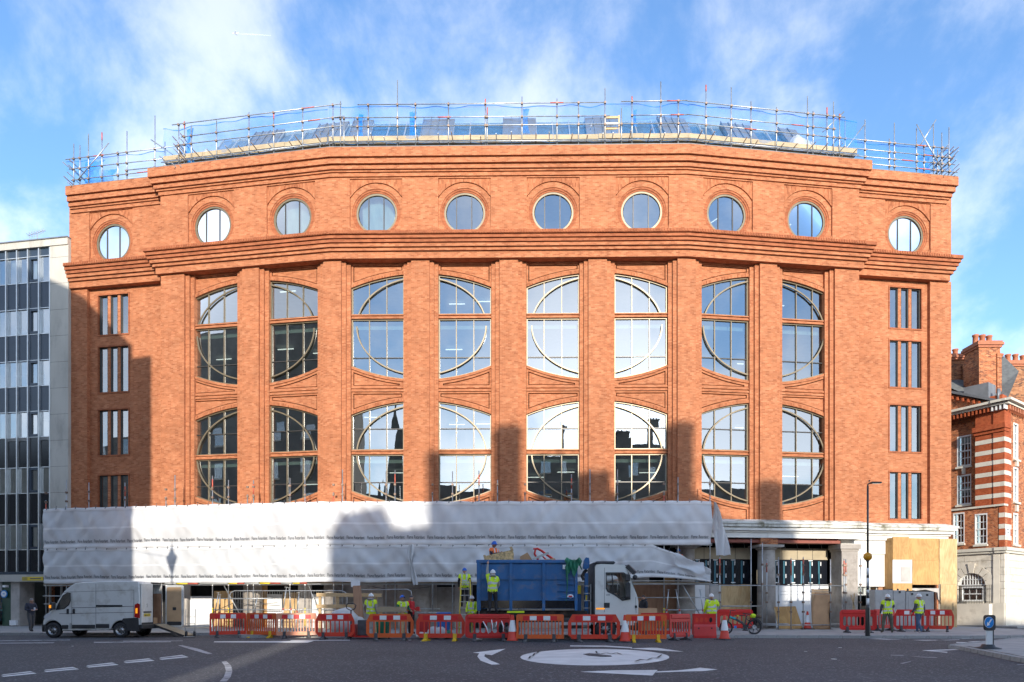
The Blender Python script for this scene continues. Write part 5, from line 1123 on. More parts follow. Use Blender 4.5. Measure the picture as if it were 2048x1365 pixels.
# ================================================================== SCAFFOLDS
def ray_hit(px, A, t):
    """plan point where the sight line of column px meets the line A + t*s; returns s"""
    k = (px-1024)/FPX; return (k*A.y-A.x)/(t.x-k*t.y)
class Scaf:
    def __init__(s, name, label, base): s.t = thing(name, label, 'scaffold', base, group=None); s.cp = MB()
    def tube(s, nm, a, b, mat='tube', r=.028, n=6): m = MB(); m.tube(a, b, r, n); return m.build(nm, mat, s.t)
    def coupler(s, p): s.cp.box(p.x-.05,p.x+.05,p.y-.06,p.y+.06,p.z-.05,p.z+.05)
    def done(s):
        if s.cp.f: o = s.cp.build('coupler', 'coupler', s.t, fix=False); o['kind'] = 'stuff'
def u_at(F, O, t, px, d):
    n = nor(t); return ray_hit(px, O+n*d, t)
RZ = (28.33, 27.62, 27.16, 26.3)
def roof_scaffold(name, label, F, O, t, u0, u1, stds, rails, plank, zlow, net=True, off=.32, dense=()):
    s = Scaf(name, label, F((u0+u1)/2, off, 26.0))
    ss = []
    for px, topy in stds:
        u = u_at(F,O,t,px,off); p = F(u,off,0); zt = ZP(topy,p.y); zb = zlow-random.uniform(.0,.1)
        s.tube('standard', F(u,off,zb), F(u,off,zt)); ss.append((u,zt))
        if random.random() < .22: m = MB(); k = random.uniform(.6,.95); m.tube(F(u,off,zt-.55*k), F(u,off,zt-.02), .033, 6); m.build('red_sleeve', 'tube_red', s.t)
    for z, a, b in rails:
        ua = u_at(F,O,t,a,off+.06); ub = u_at(F,O,t,b,off+.06); sag = random.uniform(-.03,.03)
        s.tube('ledger', F(ua,off+.06,z+sag), F(ub,off+.06,z-sag))
        if random.random() < .7: um = ua+(ub-ua)*random.uniform(.2,.8); m = MB(); m.tube(F(um,off+.06,z), F(um+.7,off+.06,z), .032, 6); m.build('red_sleeve', 'tube_red', s.t)
        for u, zt in ss:
            if min(ua,ub)-.05 < u < max(ua,ub)+.05 and z < zt: s.coupler(F(u,off+.03,z))
    if plank:
        n = max(1, round((u1-u0)/2.4))
        for i in range(n):
            a, b = u0+(u1-u0)*i/n, u0+(u1-u0)*(i+1)/n; dz = random.uniform(-.02,.02); m = MB(F); m.box(a+.01,b-.01,off-.09,off-.045,26.47+dz,26.72+dz); m.build('toe_board', 'board', s.t)
        for k in range(3):
            m = MB(F); m.box(u0,u1,off-.4-.26*k,off-.16-.26*k,26.40,26.44); m.build('deck_board', 'board', s.t)
        s.tube('ledger', F(u0,off+.1,26.28), F(u1,off+.1,26.28)); 
        k = int((u1-u0)/.85)
        for i in range(k):
            u = u0+(i+random.uniform(.2,.8))*(u1-u0)/k; e = random.uniform(.35,.75); s.tube('transom', F(u,-1.2,26.36), F(u+random.uniform(-.1,.1),off+e,26.36+random.uniform(-.02,.05)), 'coupler' if random.random() < .6 else 'tube', .026)
    if net:
        lo, hi = min(r[0] for r in rails), max(r[0] for r in rails); m = MB(F); m.smooth = True; nx = max(6,int((u1-u0)/.18)); rows = []
        for j in range(9):
            v = j/8; row = []
            for i in range(nx+1):
                u = u0+(u1-u0)*i/nx; dsp = noise.noise((u*1.3, v*2.2, u0))*.16; sag = .22*max(0, noise.noise((u*.7, 3.3, u0)))*v
                row.append((u, off-.12+dsp, (zlow+.35)+(hi-zlow-.35)*v-sag))
            rows.append(row)
        m.grid(rows); m.build('debris_net', 'blue_net', s.t, fix=False)
        # bunched top edge of the net
        pts = []
        for i in range(nx+1):
            u = u0+(u1-u0)*i/nx; pts.append(F(u, off-.08, hi-.04-.35*max(0,noise.noise((u*.7,3.3,u0)))**1.0))
        m = MB(); m.path(pts, .016, 4); m.build('net_rope', 'blue_net_dense', s.t)
    for (pa, pb, ztop, zbot) in dense:
        ua, ub = u_at(F,O,t,pa,off), u_at(F,O,t,pb,off); m = MB(F); m.smooth = True; rows = []
        for j in range(9):
            v = j/8; rows.append([(ua+(ub-ua)*i/10*(1-.35*math.sin(v*3.0)), off-.2+.2*noise.noise((i*.6,v*3,pa)), zbot+(ztop-zbot)*v) for i in range(11)])
        m.grid(rows); m.build('bunched_net', 'blue_net_dense', s.t, fix=False)
    return s
SL = roof_scaffold('roof_scaffold', 'silver tube roof scaffold with blue netting along the angled front just left of the middle', F_L, BB, tL, .35, LENL-.15,
    [(357.6,249),(369,243),(382.6,251),(433,242),(498,225),(547.5,225),(605.5,218),(640,262),(666,209)], [(RZ[0],344,683),(RZ[1],362,686),(RZ[2],352,686)], True, 26.0, dense=[(369,384,28.2,26.3)])
SC = roof_scaffold('roof_scaffold', 'long silver tube roof scaffold with blue netting over the flat middle of the front', F_C, K1, tC, -.1, LENC+.05,
    [(681,203),(688,232),(715,235),(736.5,208),(795,161),(831,205),(897,205),(970.7,198),(974.5,215),(1044,194),(1114,198),(1157,205),(1210,177),(1243,216),(1264,193),(1321.6,164),(1356.6,200)], [(RZ[0],715,1211),(RZ[0]+.04,1242,1375),(RZ[1],669,1220),(RZ[1],1262,1375),(RZ[2],700,1375)], True, 26.0, dense=[(818,833,28.1,26.7),(1046,1060,28.2,26.9),(716,726,28,26.7),(1268,1276,28.1,27.2)])
SR = roof_scaffold('roof_scaffold', 'silver tube roof scaffold with blue netting along the angled front just right of the middle', F_R, K2, tR, 0, LENR-.3,
    [(1412,170),(1462.5,175),(1502,203),(1553,215),(1615,193),(1626,223),(1654,215),(1667,204),(1679,228)], [(RZ[0],1374,1690),(RZ[1],1374,1672),(RZ[2],1374,1690)], True, 26.0)
SWL = roof_scaffold('roof_scaffold', 'silver tube roof scaffold with bunched blue netting at the end over the grey office block', F_WL, AA, tL, 0, WLL, 
    [(147.7,288),(160,291),(177,268),(204,265),(236,303),(254,263),(310,232),(330,284)], [(27.62,131,372),(27.0,138,378),(26.35,142,380),(26.55,250,380)], False, 25.9, off=.3, dense=[(166,208,27.5,26.1),(200,232,26.9,26.0)])
SWR = roof_scaffold('roof_scaffold', 'silver tube roof scaffold with leaning poles at the end beside the old corner house', F_WR, WE, tR, 0, WLR,
    [(1690,238),(1730,240),(1778.5,278),(1788.7,246),(1833,257),(1848,293),(1867,250),(1875,300),(1883.6,266),(1898,255)], [(27.62,1668,1898),(27.1,1672,1905),(26.7,1680,1910),(26.3,1690,1915)], False, 25.9, off=.3, dense=[(1842,1872,27.4,26.0)])
def rbrace(s, F, O, t, a, b, off=.45, nm='brace', r=.03):
    ua, ub = u_at(F,O,t,a[0],off), u_at(F,O,t,b[0],off); pa, pb = F(ua,off,0), F(ub,off,0); pa.z = ZP(a[1],pa.y); pb.z = ZP(b[1],pb.y); s.tube(nm, pa, pb, r=r)
rbrace(SWR,F_WR,WE,tR,(1833,249),(1884,339)); rbrace(SWR,F_WR,WE,tR,(1731,247),(1681,312)); rbrace(SWR,F_WR,WE,tR,(1872,240),(1841,290),-.5); rbrace(SR,F_R,K2,tR,(1688,224),(1645,265),-.3)
rbrace(SWL,F_WL,AA,tL,(302,280),(373,328)); rbrace(SWL,F_WL,AA,tL,(218,286),(155,361)); rbrace(SC,F_C,K1,tC,(1186,240),(1180,260),-.4)
# thick clusters of short tubes at the corners
for s, F, O, t, px in ((SWL,F_WL,AA,tL,(145,372,366)),(SWR,F_WR,WE,tR,(1885,1896,1905,1676)),(SL,F_L,BB,tL,(358,370))):
    for p in px:
        for i in range(6):
            u = u_at(F,O,t,p,.3)+random.uniform(-.15,.15); z = 26.0+i*.3+random.uniform(-.1,.1); s.tube('transom', F(u,-1.1,z-.15), F(u+random.uniform(-.1,.1),random.uniform(.5,1.0),z+random.uniform(-.05,.1)), 'coupler' if i % 2 else 'tube', .026)
for s in (SL,SC,SR,SWL,SWR): s.done()
# loading gate panel in the middle run
gt = thing('timber_gate', 'pale timber loading gate among the roof scaffold tubes', 'gate', F_C(u_at(F_C,K1,tC,1224,.2),.2,26.45))
ug = u_at(F_C,K1,tC,1224,.2)
for a, b, c, d in ((-.42,-.34,26.45,27.75),(.34,.42,26.45,27.75)): m = MB(F_C); m.box(ug+a,ug+b,.15,.22,c,d); m.build('stile', 'timber', gt)
for z in (26.5,27.0,27.25,27.6): m = MB(F_C); m.box(ug-.34,ug+.34,.16,.2,z,z+.12); m.build('rail', 'timber' if z != 27.25 else 'print_white', gt)
# wrapped heaps on the roof
def heap(F, u0, u1, d0, d1, z0, h, lab, seed):
    m = MB(F); m.smooth = True; rows = []
    for j in range(13):
        rows.append([(u0+(u1-u0)*i/16, d0+(d1-d0)*j/12, z0+h*(max(0,math.sin(math.pi*i/16))*max(0,math.sin(math.pi*j/12)))**.5*(1+.35*noise.noise((i*.35,j*.4,seed)))) for i in range(17)])
    m.grid(rows); o = m.build('wrapped_heap', 'white_wrap', None, fix=False); return tag(o, lab, 'tarpaulin')
heap(F_L,.7,3.1,-4.0,-1.2,26.6,2.0,'white plastic wrap heaped over materials at the left end of the main roof',1.3); heap(F_R,6.3,9.6,-4.2,-1.4,26.7,2.2,'white plastic wrap spread over the sloping roof near its right end',5.1); heap(F_WR,.3,4.4,-2.6,-.3,25.6,1.4,'white plastic wrap bulging on the low end roof beside the old house',8.7)
# ---- street scaffold behind the sheeting
def off_pt(K, ta, tb, d):
    b = nor(ta)+nor(tb); b = b/b.dot(nor(ta)); return K+b*d
def plan_px(px, d):
    """plan point on the street line offset d in front of the facade, for picture column px"""
    k1 = off_pt(K1,tL,tC,d); k2 = off_pt(K2,tC,tR,d)
    if px < 1024+FPX*k1.x/k1.y: return k1+tL*ray_hit(px, k1, tL)
    if px > 1024+FPX*k2.x/k2.y: return k2+tR*ray_hit(px, k2, tR)
    return k1+tC*ray_hit(px, k1, tC)
st = Scaf('street_scaffold', 'galvanised tube scaffold standing on the pavement behind the white printed sheeting', (-6,35.6,PAVZ))
px_std = [92,133,178,250,332,350,425,457,495,507,580,610,667,685,772,790,865,905,958,995,1050,1143,1180,1235,1328,1356,1420]
def zv(p, z): return Vector((p.x,p.y,z))
for i, px in enumerate(px_std):
    p = plan_px(px, 1.42); zt = random.uniform(7.9,8.5) if i % 4 else 7.3
    st.tube('standard', zv(p,PAVZ), zv(p,zt)); m = MB(); m.box(p.x-.08,p.x+.08,p.y-.08,p.y+.08,PAVZ,PAVZ+.012); m.build('base_plate', 'coupler', st.t)
    if i % 3 == 0: m = MB(); m.tube(zv(p,zt-.75), zv(p,zt-.2), .033, 6); m.build('red_sleeve', 'tube_red', st.t)
    for z in (2.5, 4.6, 6.6): st.coupler(zv(p,z))
    for z in (7.2, 7.7): st.coupler(zv(p,z))
    q = plan_px(px, .55); st.tube('standard', zv(q,PAVZ), zv(q,6.5))
    st.tube('transom', zv(plan_px(px,.3),2.46), zv(plan_px(px,1.6),2.46))
def run(px0, px1, d, z, nm='ledger', mat='tube', r=.028, sc=st):
    k1 = off_pt(K1,tL,tC,d); k2 = off_pt(K2,tC,tR,d); e1, e2 = 1024+FPX*k1.x/k1.y, 1024+FPX*k2.x/k2.y
    xs = [px0]+[e for e in (e1,e2) if px0 < e < px1]+[px1]
    for a, b in zip(xs[:-1], xs[1:]): sc.tube(nm, zv(plan_px(a+.1,d),z), zv(plan_px(b-.1,d),z), mat, r)
for z in (2.5, 2.66, 4.6, 6.6): run(88,1424,1.48,z)
for z in (2.5, 4.6): run(88,1424,.6,z)
run(86,135,1.48,1.9); run(88,135,1.48,1.45); run(425,690,1.48,1.15); run(425,545,1.48,1.75); run(1325,1424,1.48,1.15); run(820,880,1.48,1.02); run(780,880,.6,1.2); run(1240,1424,.6,1.8)
# foam-wrapped warning sleeves on the front ledger
for a, b, mt in ((330,352,'galv_grey'),(354,376,'tube_yellow'),(376,396,'tube_red'),(400,456,'galv_grey'),(458,475,'tube_yellow'),(475,489,'tube_red'),(490,518,'galv_grey'),(520,541,'tube_yellow'),(541,561,'tube_red'),(562,584,'galv_grey'),(586,600,'tube_yellow'),(600,614,'tube_red')):
    run(a,b,1.56,2.56,'warning_sleeve',mt,.05)
for a, b in ((448,480),(617,640),(1365,1400),(1240,1262)):
    st.tube('brace', zv(plan_px(a,1.36),2.45), zv(plan_px(b,1.36),.9))
for px in (425,457,610,1328): p = plan_px(px,1.42); m = MB(); m.tube(zv(p,.3), zv(p,1.25), .036, 6); m.build('warning_sleeve', 'tube_yellow', st.t)
for k in range(4):
    d = .5+.26*k
    for a, b in ((90,400),(401,700),(701,1050),(1051,1420)):
        pa, pb = plan_px(a,d), plan_px(b,d); m = MB(); beam(m, zv(pa,2.58), zv(pb,2.58), .22, .04); m.build('deck_board', 'board', st.t)
st.done()
# ---- printed sheeting
class Path:
    def __init__(s, pts): s.p = pts; s.c = [0]; [s.c.append(s.c[-1]+(b-a).length) for a, b in zip(pts[:-1], pts[1:])]
    def at(s, q):
        for i in range(len(s.p)-1):
            if q <= s.c[i+1] or i == len(s.p)-2:
                a, b = s.p[i], s.p[i+1]; t = (b-a).normalized(); return a+t*(q-s.c[i]), nor(t)
    def s_of(s, px):
        lo, hi = -3.0, s.c[-1]+3
        for _ in range(50):
            mid = (lo+hi)/2; p, _n = s.at(mid)
            if 1024+FPX*p.x/p.y < px: lo = mid
            else: hi = mid
        return lo
SD = 1.66
spth = Path([plan_px(88,SD), off_pt(K1,tL,tC,SD), off_pt(K2,tC,tR,SD), plan_px(1424,SD)])
def make_sheet(name, label, px0, px1, zt, zb, seed, top_sag=None, bot_off=None, fold=1.0, proud=0.0, texts=True, text_frac=.86):
    s0, s1 = spth.s_of(px0), spth.s_of(px1); n = max(8,int((s1-s0)/.11)); rws = 26
    def surf(q, v):
        """v: 0 top hem, 1 bottom hem"""
        p, nn = spth.at(q); a = (q-s0)/(s1-s0)
        z1 = zt-(top_sag(a) if top_sag else 0)-.035*abs(math.sin(q*2.6+seed))*(1 if True else 0)
        z0 = zb+(bot_off(a) if bot_off else 0)+.05*noise.noise((q*.5,seed,1.1))
        f = noise.noise((q*.55+v*.9, v*.9, seed))*.09+noise.noise((q*2.1-v*1.6, v*1.1, seed+5))*.055
        f += .16*abs(noise.noise((q*.9+v*1.9, v*.5, seed+9)))+.14*max(0,noise.noise((q*1.3-v*2.3, v*.4, seed+19)))+.02*noise.noise((q*4.2+v*1.5, v*2.5, seed+2))
        f += .035*(1-abs(2*((q/1.9) % 1)-1))     # pulled against the standards
        bag = .10*math.sin(math.pi*min(1,v*1.0))*(.5+noise.noise((q*.3,seed,2.2)))
        hem = .05*math.exp(-((v-.955)/.03)**2)+.05*math.exp(-((v-.03)/.025)**2)
        d = (f*fold+bag)*(.35+.65*math.sin(math.pi*min(1,max(0,.08+.9*v))))+hem+proud
        pz = z1+(z0-z1)*v
        return Vector((p.x+nn.x*d, p.y+nn.y*d, pz))
    m = MB(); m.smooth = True
    rows = [[surf(s0+(s1-s0)*i/n, j/rws) for i in range(n+1)] for j in range(rws+1)]
    uv = [[(s0+(s1-s0)*i/n, j/rws) for i in range(n+1)] for j in range(rws+1)]
    m.grid(rows, uv=uv); o = m.build(name, 'sheet', None, fix=False); tag(o, label, 'sheeting', 'printed white scaffold sheets')
    # eyelet ties along the top hem
    tm = MB(); q = s0+.2
    while q < s1-.1:
        a = surf(q,.02); tm.tube(a+Vector((0,-.02,.0)), a+Vector((.03,.03,.16)), .012, 4); tm.tube(a+Vector((0,-.03,-.04)), a+Vector((.05,-.03,.03)), .014, 4); q += .62
    t = tm.build('cable_tie', 'print', o, fix=False); t['kind'] = 'stuff'
    if texts:
        q = s0+.55
        while q < s1-.5:
            v0 = text_frac; H = zt-zb
            def sf(x, y, q=q, v0=v0, H=H):
                p = surf(q+x, v0-1.75*y/H); nn = spth.at(q)[1]; return p+nn*.03
            put_text('Flame Retardant', .138, (0,0,0), (1,0,0), (0,0,1), 'print', o, bold=.0012, surf=sf); q += 1.045
    return o, surf
make_sheet('scaffold_sheet', 'long upper white sheet of the street scaffold, printed along its lower edge', 88, 1421, 6.80, 4.52, 1.0)
make_sheet('scaffold_sheet', 'lower white sheet behind the white van, printed along its lower edge', 89, 822, 4.55, 2.60, 4.0, proud=-.03)
make_sheet('scaffold_sheet', 'lower white sheet behind the blue skip, sagging open at one end', 826, 1421, 4.55, 2.60, 7.0, top_sag=lambda a: 1.25*max(0,(a-.80)/.2)**1.1 if a > .8 else 0, bot_off=lambda a: .25*math.sin(max(0,(a-.62)/.38)*math.pi) if a > .62 else 0, fold=1.35, proud=-.03)
def loose(name, label, pts, wid, seed, mat='sheet'):
    """hanging strip of sheeting following a centre line"""
    m = MB(); m.smooth = True; rows = []; uv = []
    for j, (p, w) in enumerate(zip(pts, wid)):
        row = []
        for i in range(9):
            a = i/8-.5; row.append(Vector((p.x+a*w, p.y+.12*math.sin(i*1.5+j*.5+seed)-.05, p.z+.06*noise.noise((i*.5,j*.6,seed)))))
        rows.append(row); uv.append([(i/8, .1+.3*j/len(pts)) for i in range(9)])
    m.grid(rows, uv=uv); return tag(m.build(name, mat, None, fix=False), label, 'sheeting')
pA = plan_px(826,1.85); pts = [Vector((pA.x-.1+.25*t-.1*math.sin(t*3), pA.y, 4.5-2.05*t)) for t in [i/14 for i in range(15)]]
loose('sheet_flap', 'narrow loose strip of white sheeting hanging where two lower sheets meet', pts, [.25+.1*math.sin(i*.7) for i in range(15)], 2.0)
pB = plan_px(1428,1.66); pts = [Vector((pB.x+.02+.45*t, pB.y-.02, 6.72-2.75*t)) for t in [i/18 for i in range(19)]]
loose('sheet_flap', 'wide loose end of the upper sheet hanging past the corner of the scaffold', pts, [.10+.62*math.sin(min(1,i/14)*1.5) for i in range(19)], 4.0)
pC = plan_px(1405,1.9); pts = [Vector((pC.x-1.4+1.5*t, pC.y, 4.1-.55*t-.1*math.sin(3*t))) for t in [i/14 for i in range(15)]]
m = MB(); m.smooth = True
m.grid([[Vector((p.x, p.y-.1*math.sin(j*1.3+k*.3), p.z-.14*j+.05*math.sin(k*.6+j))) for k, p in enumerate(pts)] for j in range(5)], uv=[[(k*.1,.2+.02*j) for k in range(15)] for j in range(5)])
tag(m.build('sheet_fold', 'sheet', None, fix=False), 'rolled folds of white sheeting gathered at the sagging end', 'sheeting')
# ---- open scaffold in front of the shop bays on the right
sc2 = Scaf('street_scaffold', 'open galvanised tube scaffold without sheeting in front of the stone column and shop bays', (16,36,PAVZ))
for px, ty, d in ((1439.5,1114,1.9),(1502,1078,1.5),(1524.7,1086,1.95),(1533.5,1119,1.0),(1557,1115,1.7),(1582,1117,1.95),(1606.5,1115,1.95),(1661,1119,1.95),(1688,1118,1.9),(1691.7,1119,1.3),(1721,1117,1.5)):
    p = plan_px(px,d); zt = ZP(ty,p.y); sc2.tube('standard', zv(p,PAVZ), zv(p,zt)); m = MB(); m.box(p.x-.09,p.x+.09,p.y-.09,p.y+.09,PAVZ,PAVZ+.012); m.build('base_plate', 'coupler', sc2.t)
    for z in (1.05,1.55,2.05,2.5,3.0,3.5): sc2.coupler(zv(p,z)) if random.random() < .6 else None
    if px in (1439.5,1606.5,1688,1582): m = MB(); m.tube(zv(p,zt-.85), zv(p,zt-.1), .034, 6); m.build('red_sleeve', 'tube_red', sc2.t)
    if px in (1533.5,1691.7): m = MB(); m.tube(zv(p,zt-.7), zv(p,zt-.2), .03, 6); m.build('red_sleeve', 'tube_red', sc2.t)
run(1421,1690,1.88,2.42,sc=sc2); run(1421,1525,1.88,1.35,sc=sc2); run(1524,1688,1.92,.36,sc=sc2); run(1524,1690,1.2,.40,sc=sc2); run(1524,1600,1.92,2.42,sc=sc2)
for z in (2.12, 1.95): run(1560,1660,1.9,z,'ledger','tube',.008,sc=sc2)
sc2.done()
# ================================================================== VEHICLES
def hull(mb, outline, y0, y1, inset=.05, rnd=.07, skip=None, caps=True):
    """side outline (x,z) lofted across the width with softened edges; skip(k, band) leaves strips open"""
    cx = sum(p[0] for p in outline)/len(outline); cz = sum(p[1] for p in outline)/len(outline)
    def off(d):
        n = len(outline); res = []
        for i, p in enumerate(outline):
            a, b = outline[i-1], outline[(i+1) % n]; tx, tz = b[0]-a[0], b[1]-a[1]; l = math.hypot(tx,tz) or 1; nx, nz = -tz/l, tx/l
            if nx*(cx-p[0])+nz*(cz-p[1]) < 0 and False: nx, nz = -nx, -nz
            res.append((p[0]+nx*d, p[1]+nz*d))
        return res
    st = [(y0, inset), (y0+rnd*.35, inset*.35), (y0+rnd, 0)]
    mids = skip['ys'] if skip else []
    st += [(y, 0) for y in mids]+[(y1-rnd, 0), (y1-rnd*.35, inset*.35), (y1, inset)]
    rows = []
    for y, d in st: o = off(d); rows.append([Vector((x,y,z)) for x, z in o])
    mb.smooth = True; n = len(outline)
    for k in range(len(rows)-1):
        for i in range(n):
            if skip and skip['f'](st[k][0], st[k+1][0], outline[i], outline[(i+1) % n]): continue
            mb.face([rows[k][i], rows[k][(i+1) % n], rows[k+1][(i+1) % n], rows[k+1][i]])
    mb.smooth = False
    if caps:
        for r, fl in ((rows[0], False), (rows[-1], True)):
            t = tessellate_polygon([[Vector((p.x,p.z,0)) for p in r]])
            for q in t: mb.face([r[i] for i in q])
    return mb
def wheel(parent, x, y, z, r, w, side=-1, steel='alloy', holes=8):
    """wheel on a y-axis: tyre, rim; side -1 faces the camera"""
    t = MB(); t.smooth = True
    prof = [(r*.62,-w/2),(r*.93,-w/2),(r,-w*.36),(r,w*.36),(r*.93,w/2),(r*.62,w/2)]
    n = 28; rows = [[(x+rr*math.cos(2*math.pi*k/n), y+yy, z+rr*math.sin(2*math.pi*k/n)) for k in range(n)] for rr, yy in prof]
    t.grid(rows, True); tyre = t.build('tyre', 'rubber', parent, local=True)
    m = MB(); m.smooth = True; f = side
    prof = [(r*.63,f*w*.45),(r*.58,f*w*.38),(r*.52,f*w*.2),(r*.3,f*w*.15),(r*.24,f*w*.36),(r*.1,f*w*.42),(.001,f*w*.42)]
    rows = [[(x+rr*math.cos(2*math.pi*k/n), y+yy, z+rr*math.sin(2*math.pi*k/n)) for k in range(n)] for rr, yy in prof]; m.grid(rows, True)
    rim = m.build('rim', steel, tyre, local=True)
    for k in range(holes):
        a = 2*math.pi*k/holes; c = (x+r*.42*math.cos(a), z+r*.42*math.sin(a)); h = MB()
        h.poly([(c[0]+r*.075*math.cos(j*math.pi/4), c[1]+r*.075*math.sin(j*math.pi/4)) for j in range(8)], y+f*w*.2, y+f*w*.17); h.build('rim_hole', 'rubber', tyre, local=True)
    return tyre
def lpart(parent, nm, mat, fn, fix=True):
    m = MB(); fn(m); return m.build(nm, mat, parent, fix=fix, local=True)
def lbox(parent, nm, mat, *b, bev=0): return lpart(parent, nm, mat, lambda m: [m.box(*q, bev=bev) for q in b], fix=False)
def side_poly(parent, nm, mat, pts, y, th=.006): return lpart(parent, nm, mat, lambda m: m.poly(pts, y, y+th))
# ---- white panel van
VX, VY = XP(86,29.75), 29.72
van = thing('panel_van', 'dirty white high-roof panel van with its rear door open and a ramp down', 'van', (VX,VY,0))
VP = lambda zx, zy: ((zx-130)*.004256, 3.838-zy*.004256)
def arch(cx, r, z0, n=12): 
    a0 = math.asin(min(1,max(-1,(z0-.34)/r))); return [(cx+r*math.cos(math.pi-a0-(math.pi-2*a0)*i/n), .34+r*math.sin(math.pi-a0-(math.pi-2*a0)*i/n)) for i in range(n+1)]
wf, wr = .435, 3.385
out = [(.03,.30),(.0,.5),(.0,.70),(.06,.92),(.20,1.07),(.40,1.22),(.55,1.44),(.72,1.75),(.90,2.02),(1.12,2.22),(1.38,2.38),(1.75,2.44),(2.6,2.47),(4.05,2.475),(4.17,2.45),(4.21,2.36),(4.24,1.2),(4.24,.46),(4.2,.40)]
low = arch(wr,.40,.40)[::-1]+[(wr-.5,.33),(wf+.5,.30)]+arch(wf,.40,.30)[::-1]
low = [(wr+.44,.40)]+low
outl = (out+low)[::-1]
def vskip(ya, yb, a, b): return ya >= .99 and yb <= 1.9 and a[0] > 4.16 and b[0] > 4.16 and min(a[1],b[1]) >= .45
lpart(van, 'body', 'van_paint', lambda m: hull(m, outl, 0, 2.0, .04, .1, skip={'ys':(1.0,1.89),'f':vskip}))
for nm, x in (('front',wf),('rear',wr)):
    wheel(van, x, .12, .335, .335, .22); wheel(van, x, 1.88, .335, .335, .22)
    lpart(van, 'wheel_arch_liner', 'rubber', lambda m: m.grid([[(p[0], y, p[1]) for p in arch(x,.395,.42)] for y in (.02,.6)]), fix=False)
side_poly(van, 'cab_window', 'glass_dark', [VP(272,610),VP(298,545),VP(343,472),VP(385,445),VP(412,447),VP(413,520),VP(398,560),VP(352,600)], -.012); side_poly(van, 'window_seal', 'black_plastic', [VP(264,618),VP(292,545),VP(338,466),VP(382,438),VP(419,440),VP(420,524),VP(403,566),VP(354,608)], -.006)
for q in ((330,395,770,808),(435,668,768,806),(677,812,760,802)): a, b = VP(q[0],q[2]), VP(q[1],q[3]); lbox(van, 'rubbing_strip', 'black_plastic', (a[0],b[0],-.022,.01,b[1],a[1]))
a, b = VP(677,565), VP(947,583); lbox(van, 'slider_rail', 'black_plastic', (a[0],b[0],-.015,.01,b[1],a[1]))
for q in ((378,402,605,658),(440,464,605,656)): a, b = VP(q[0],q[2]), VP(q[1],q[3]); lbox(van, 'door_handle', 'black_plastic', (a[0],b[0],-.03,.0,b[1],a[1]), bev=.01)
def seam(p0, p1, w=.012):
    (x0,z0),(x1,z1) = p0, p1; l = math.hypot(x1-x0,z1-z0); nx, nz = -(z1-z0)/l*w/2, (x1-x0)/l*w/2
    side_poly(van, 'panel_gap', 'black_plastic', [(x0-nx,z0-nz),(x1-nx,z1-nz),(x1+nx,z1+nz),(x0+nx,z0+nz)], -.003, .004)
seam(VP(430,430),VP(428,810)); seam(VP(676,350),VP(676,825)); seam(VP(430,432),VP(1065,412)); seam(VP(428,595),VP(1065,578),.02); seam(VP(1065,412),VP(1062,700)); seam(VP(300,655),VP(1060,640),.018); seam(VP(330,440),VP(430,430))
lpart(van, 'rear_bumper', 'black_plastic', lambda m: m.poly([VP(960,702),VP(1112,695),VP(1120,835),VP(1010,832),VP(985,760),VP(940,730)], -.03, .1)); lbox(van, 'rear_bumper', 'black_plastic', (4.18,4.36,-.02,2.02,.38,.58), bev=.03); lbox(van, 'front_bumper', 'black_plastic', (-.06,.12,.0,2.0,.26,.62), bev=.04)
side_poly(van, 'tail_light', 'lamp_red', [VP(1076,560),VP(1108,548),VP(1124,560),VP(1124,700),VP(1072,690)], -.03, .05); side_poly(van, 'indicator', 'lamp_amber', [VP(1085,600),VP(1106,596),VP(1106,650),VP(1085,652)], -.034, .01)
lpart(van, 'headlight', 'lamp_clear', lambda m: m.poly([(.05,.92),(.2,1.06),(.38,1.10),(.30,.95),(.1,.82)], -.008, .12))
lbox(van, 'mirror', 'black_plastic', (.46,.62,-.26,-.04,1.23,1.56), bev=.03); lbox(van, 'mirror_indicator', 'lamp_amber', (.46,.55,-.27,-.255,1.30,1.43)); lbox(van, 'fuel_flap', 'galv_grey', (1.18,1.26,-.006,.004,.38,.64))
lpart(van, 'windscreen', 'glass_dark', lambda m: m.face([(.545,.14,1.45),(.545,1.86,1.45),(1.06,1.8,2.19),(1.06,.2,2.19)]))
# rear: closed near door, open far door lined with plywood, lined load bay
lbox(van, 'rear_door', 'van_paint', (4.245,4.29,.04,.985,.52,2.38), bev=.015)
lbox(van, 'number_plate', 'plate_yellow', (4.292,4.300,.22,.76,.92,1.05)); put = text_mesh('BG13 LTV', .1, .004)
for v in put.vertices: v.co = Vector((4.303, .49+v.co.x, .945+v.co.y*1.0))
put.materials.clear(); put.materials.append(MATS['print']); link('lettering', put, van)
lbox(van, 'plate_lamp', 'black_plastic', (4.29,4.32,.2,.8,1.09,1.15)); lbox(van, 'door_trim', 'black_plastic', (4.29,4.31,.04,.985,.52,.66))
lpart(van, 'badge', 'galv_grey', lambda m: m.poly([(.45,1.32),(.52,1.32),(.55,1.42),(.50,1.52),(.44,1.47),(.48,1.42)], 4.293, 4.297, ax=(1,2,0)))
lbox(van, 'door_edge', 'dark_void', (4.24,4.30,.985,1.0,.5,2.38))
lbox(van, 'load_lining', 'plywood_red', (2.6,4.2,1.86,1.885,.55,1.95)); lbox(van, 'load_floor', 'chassis', (2.4,4.22,.1,1.9,.46,.50)); lbox(van, 'bulkhead', 'plywood_red', (2.4,2.45,.1,1.9,.5,2.4)); lbox(van, 'load_ceiling', 'galv_grey', (2.4,4.15,.1,1.9,2.36,2.38))
lbox(van, 'load_box', 'cardboard', (3.7,4.1,1.3,1.75,.5,.85))
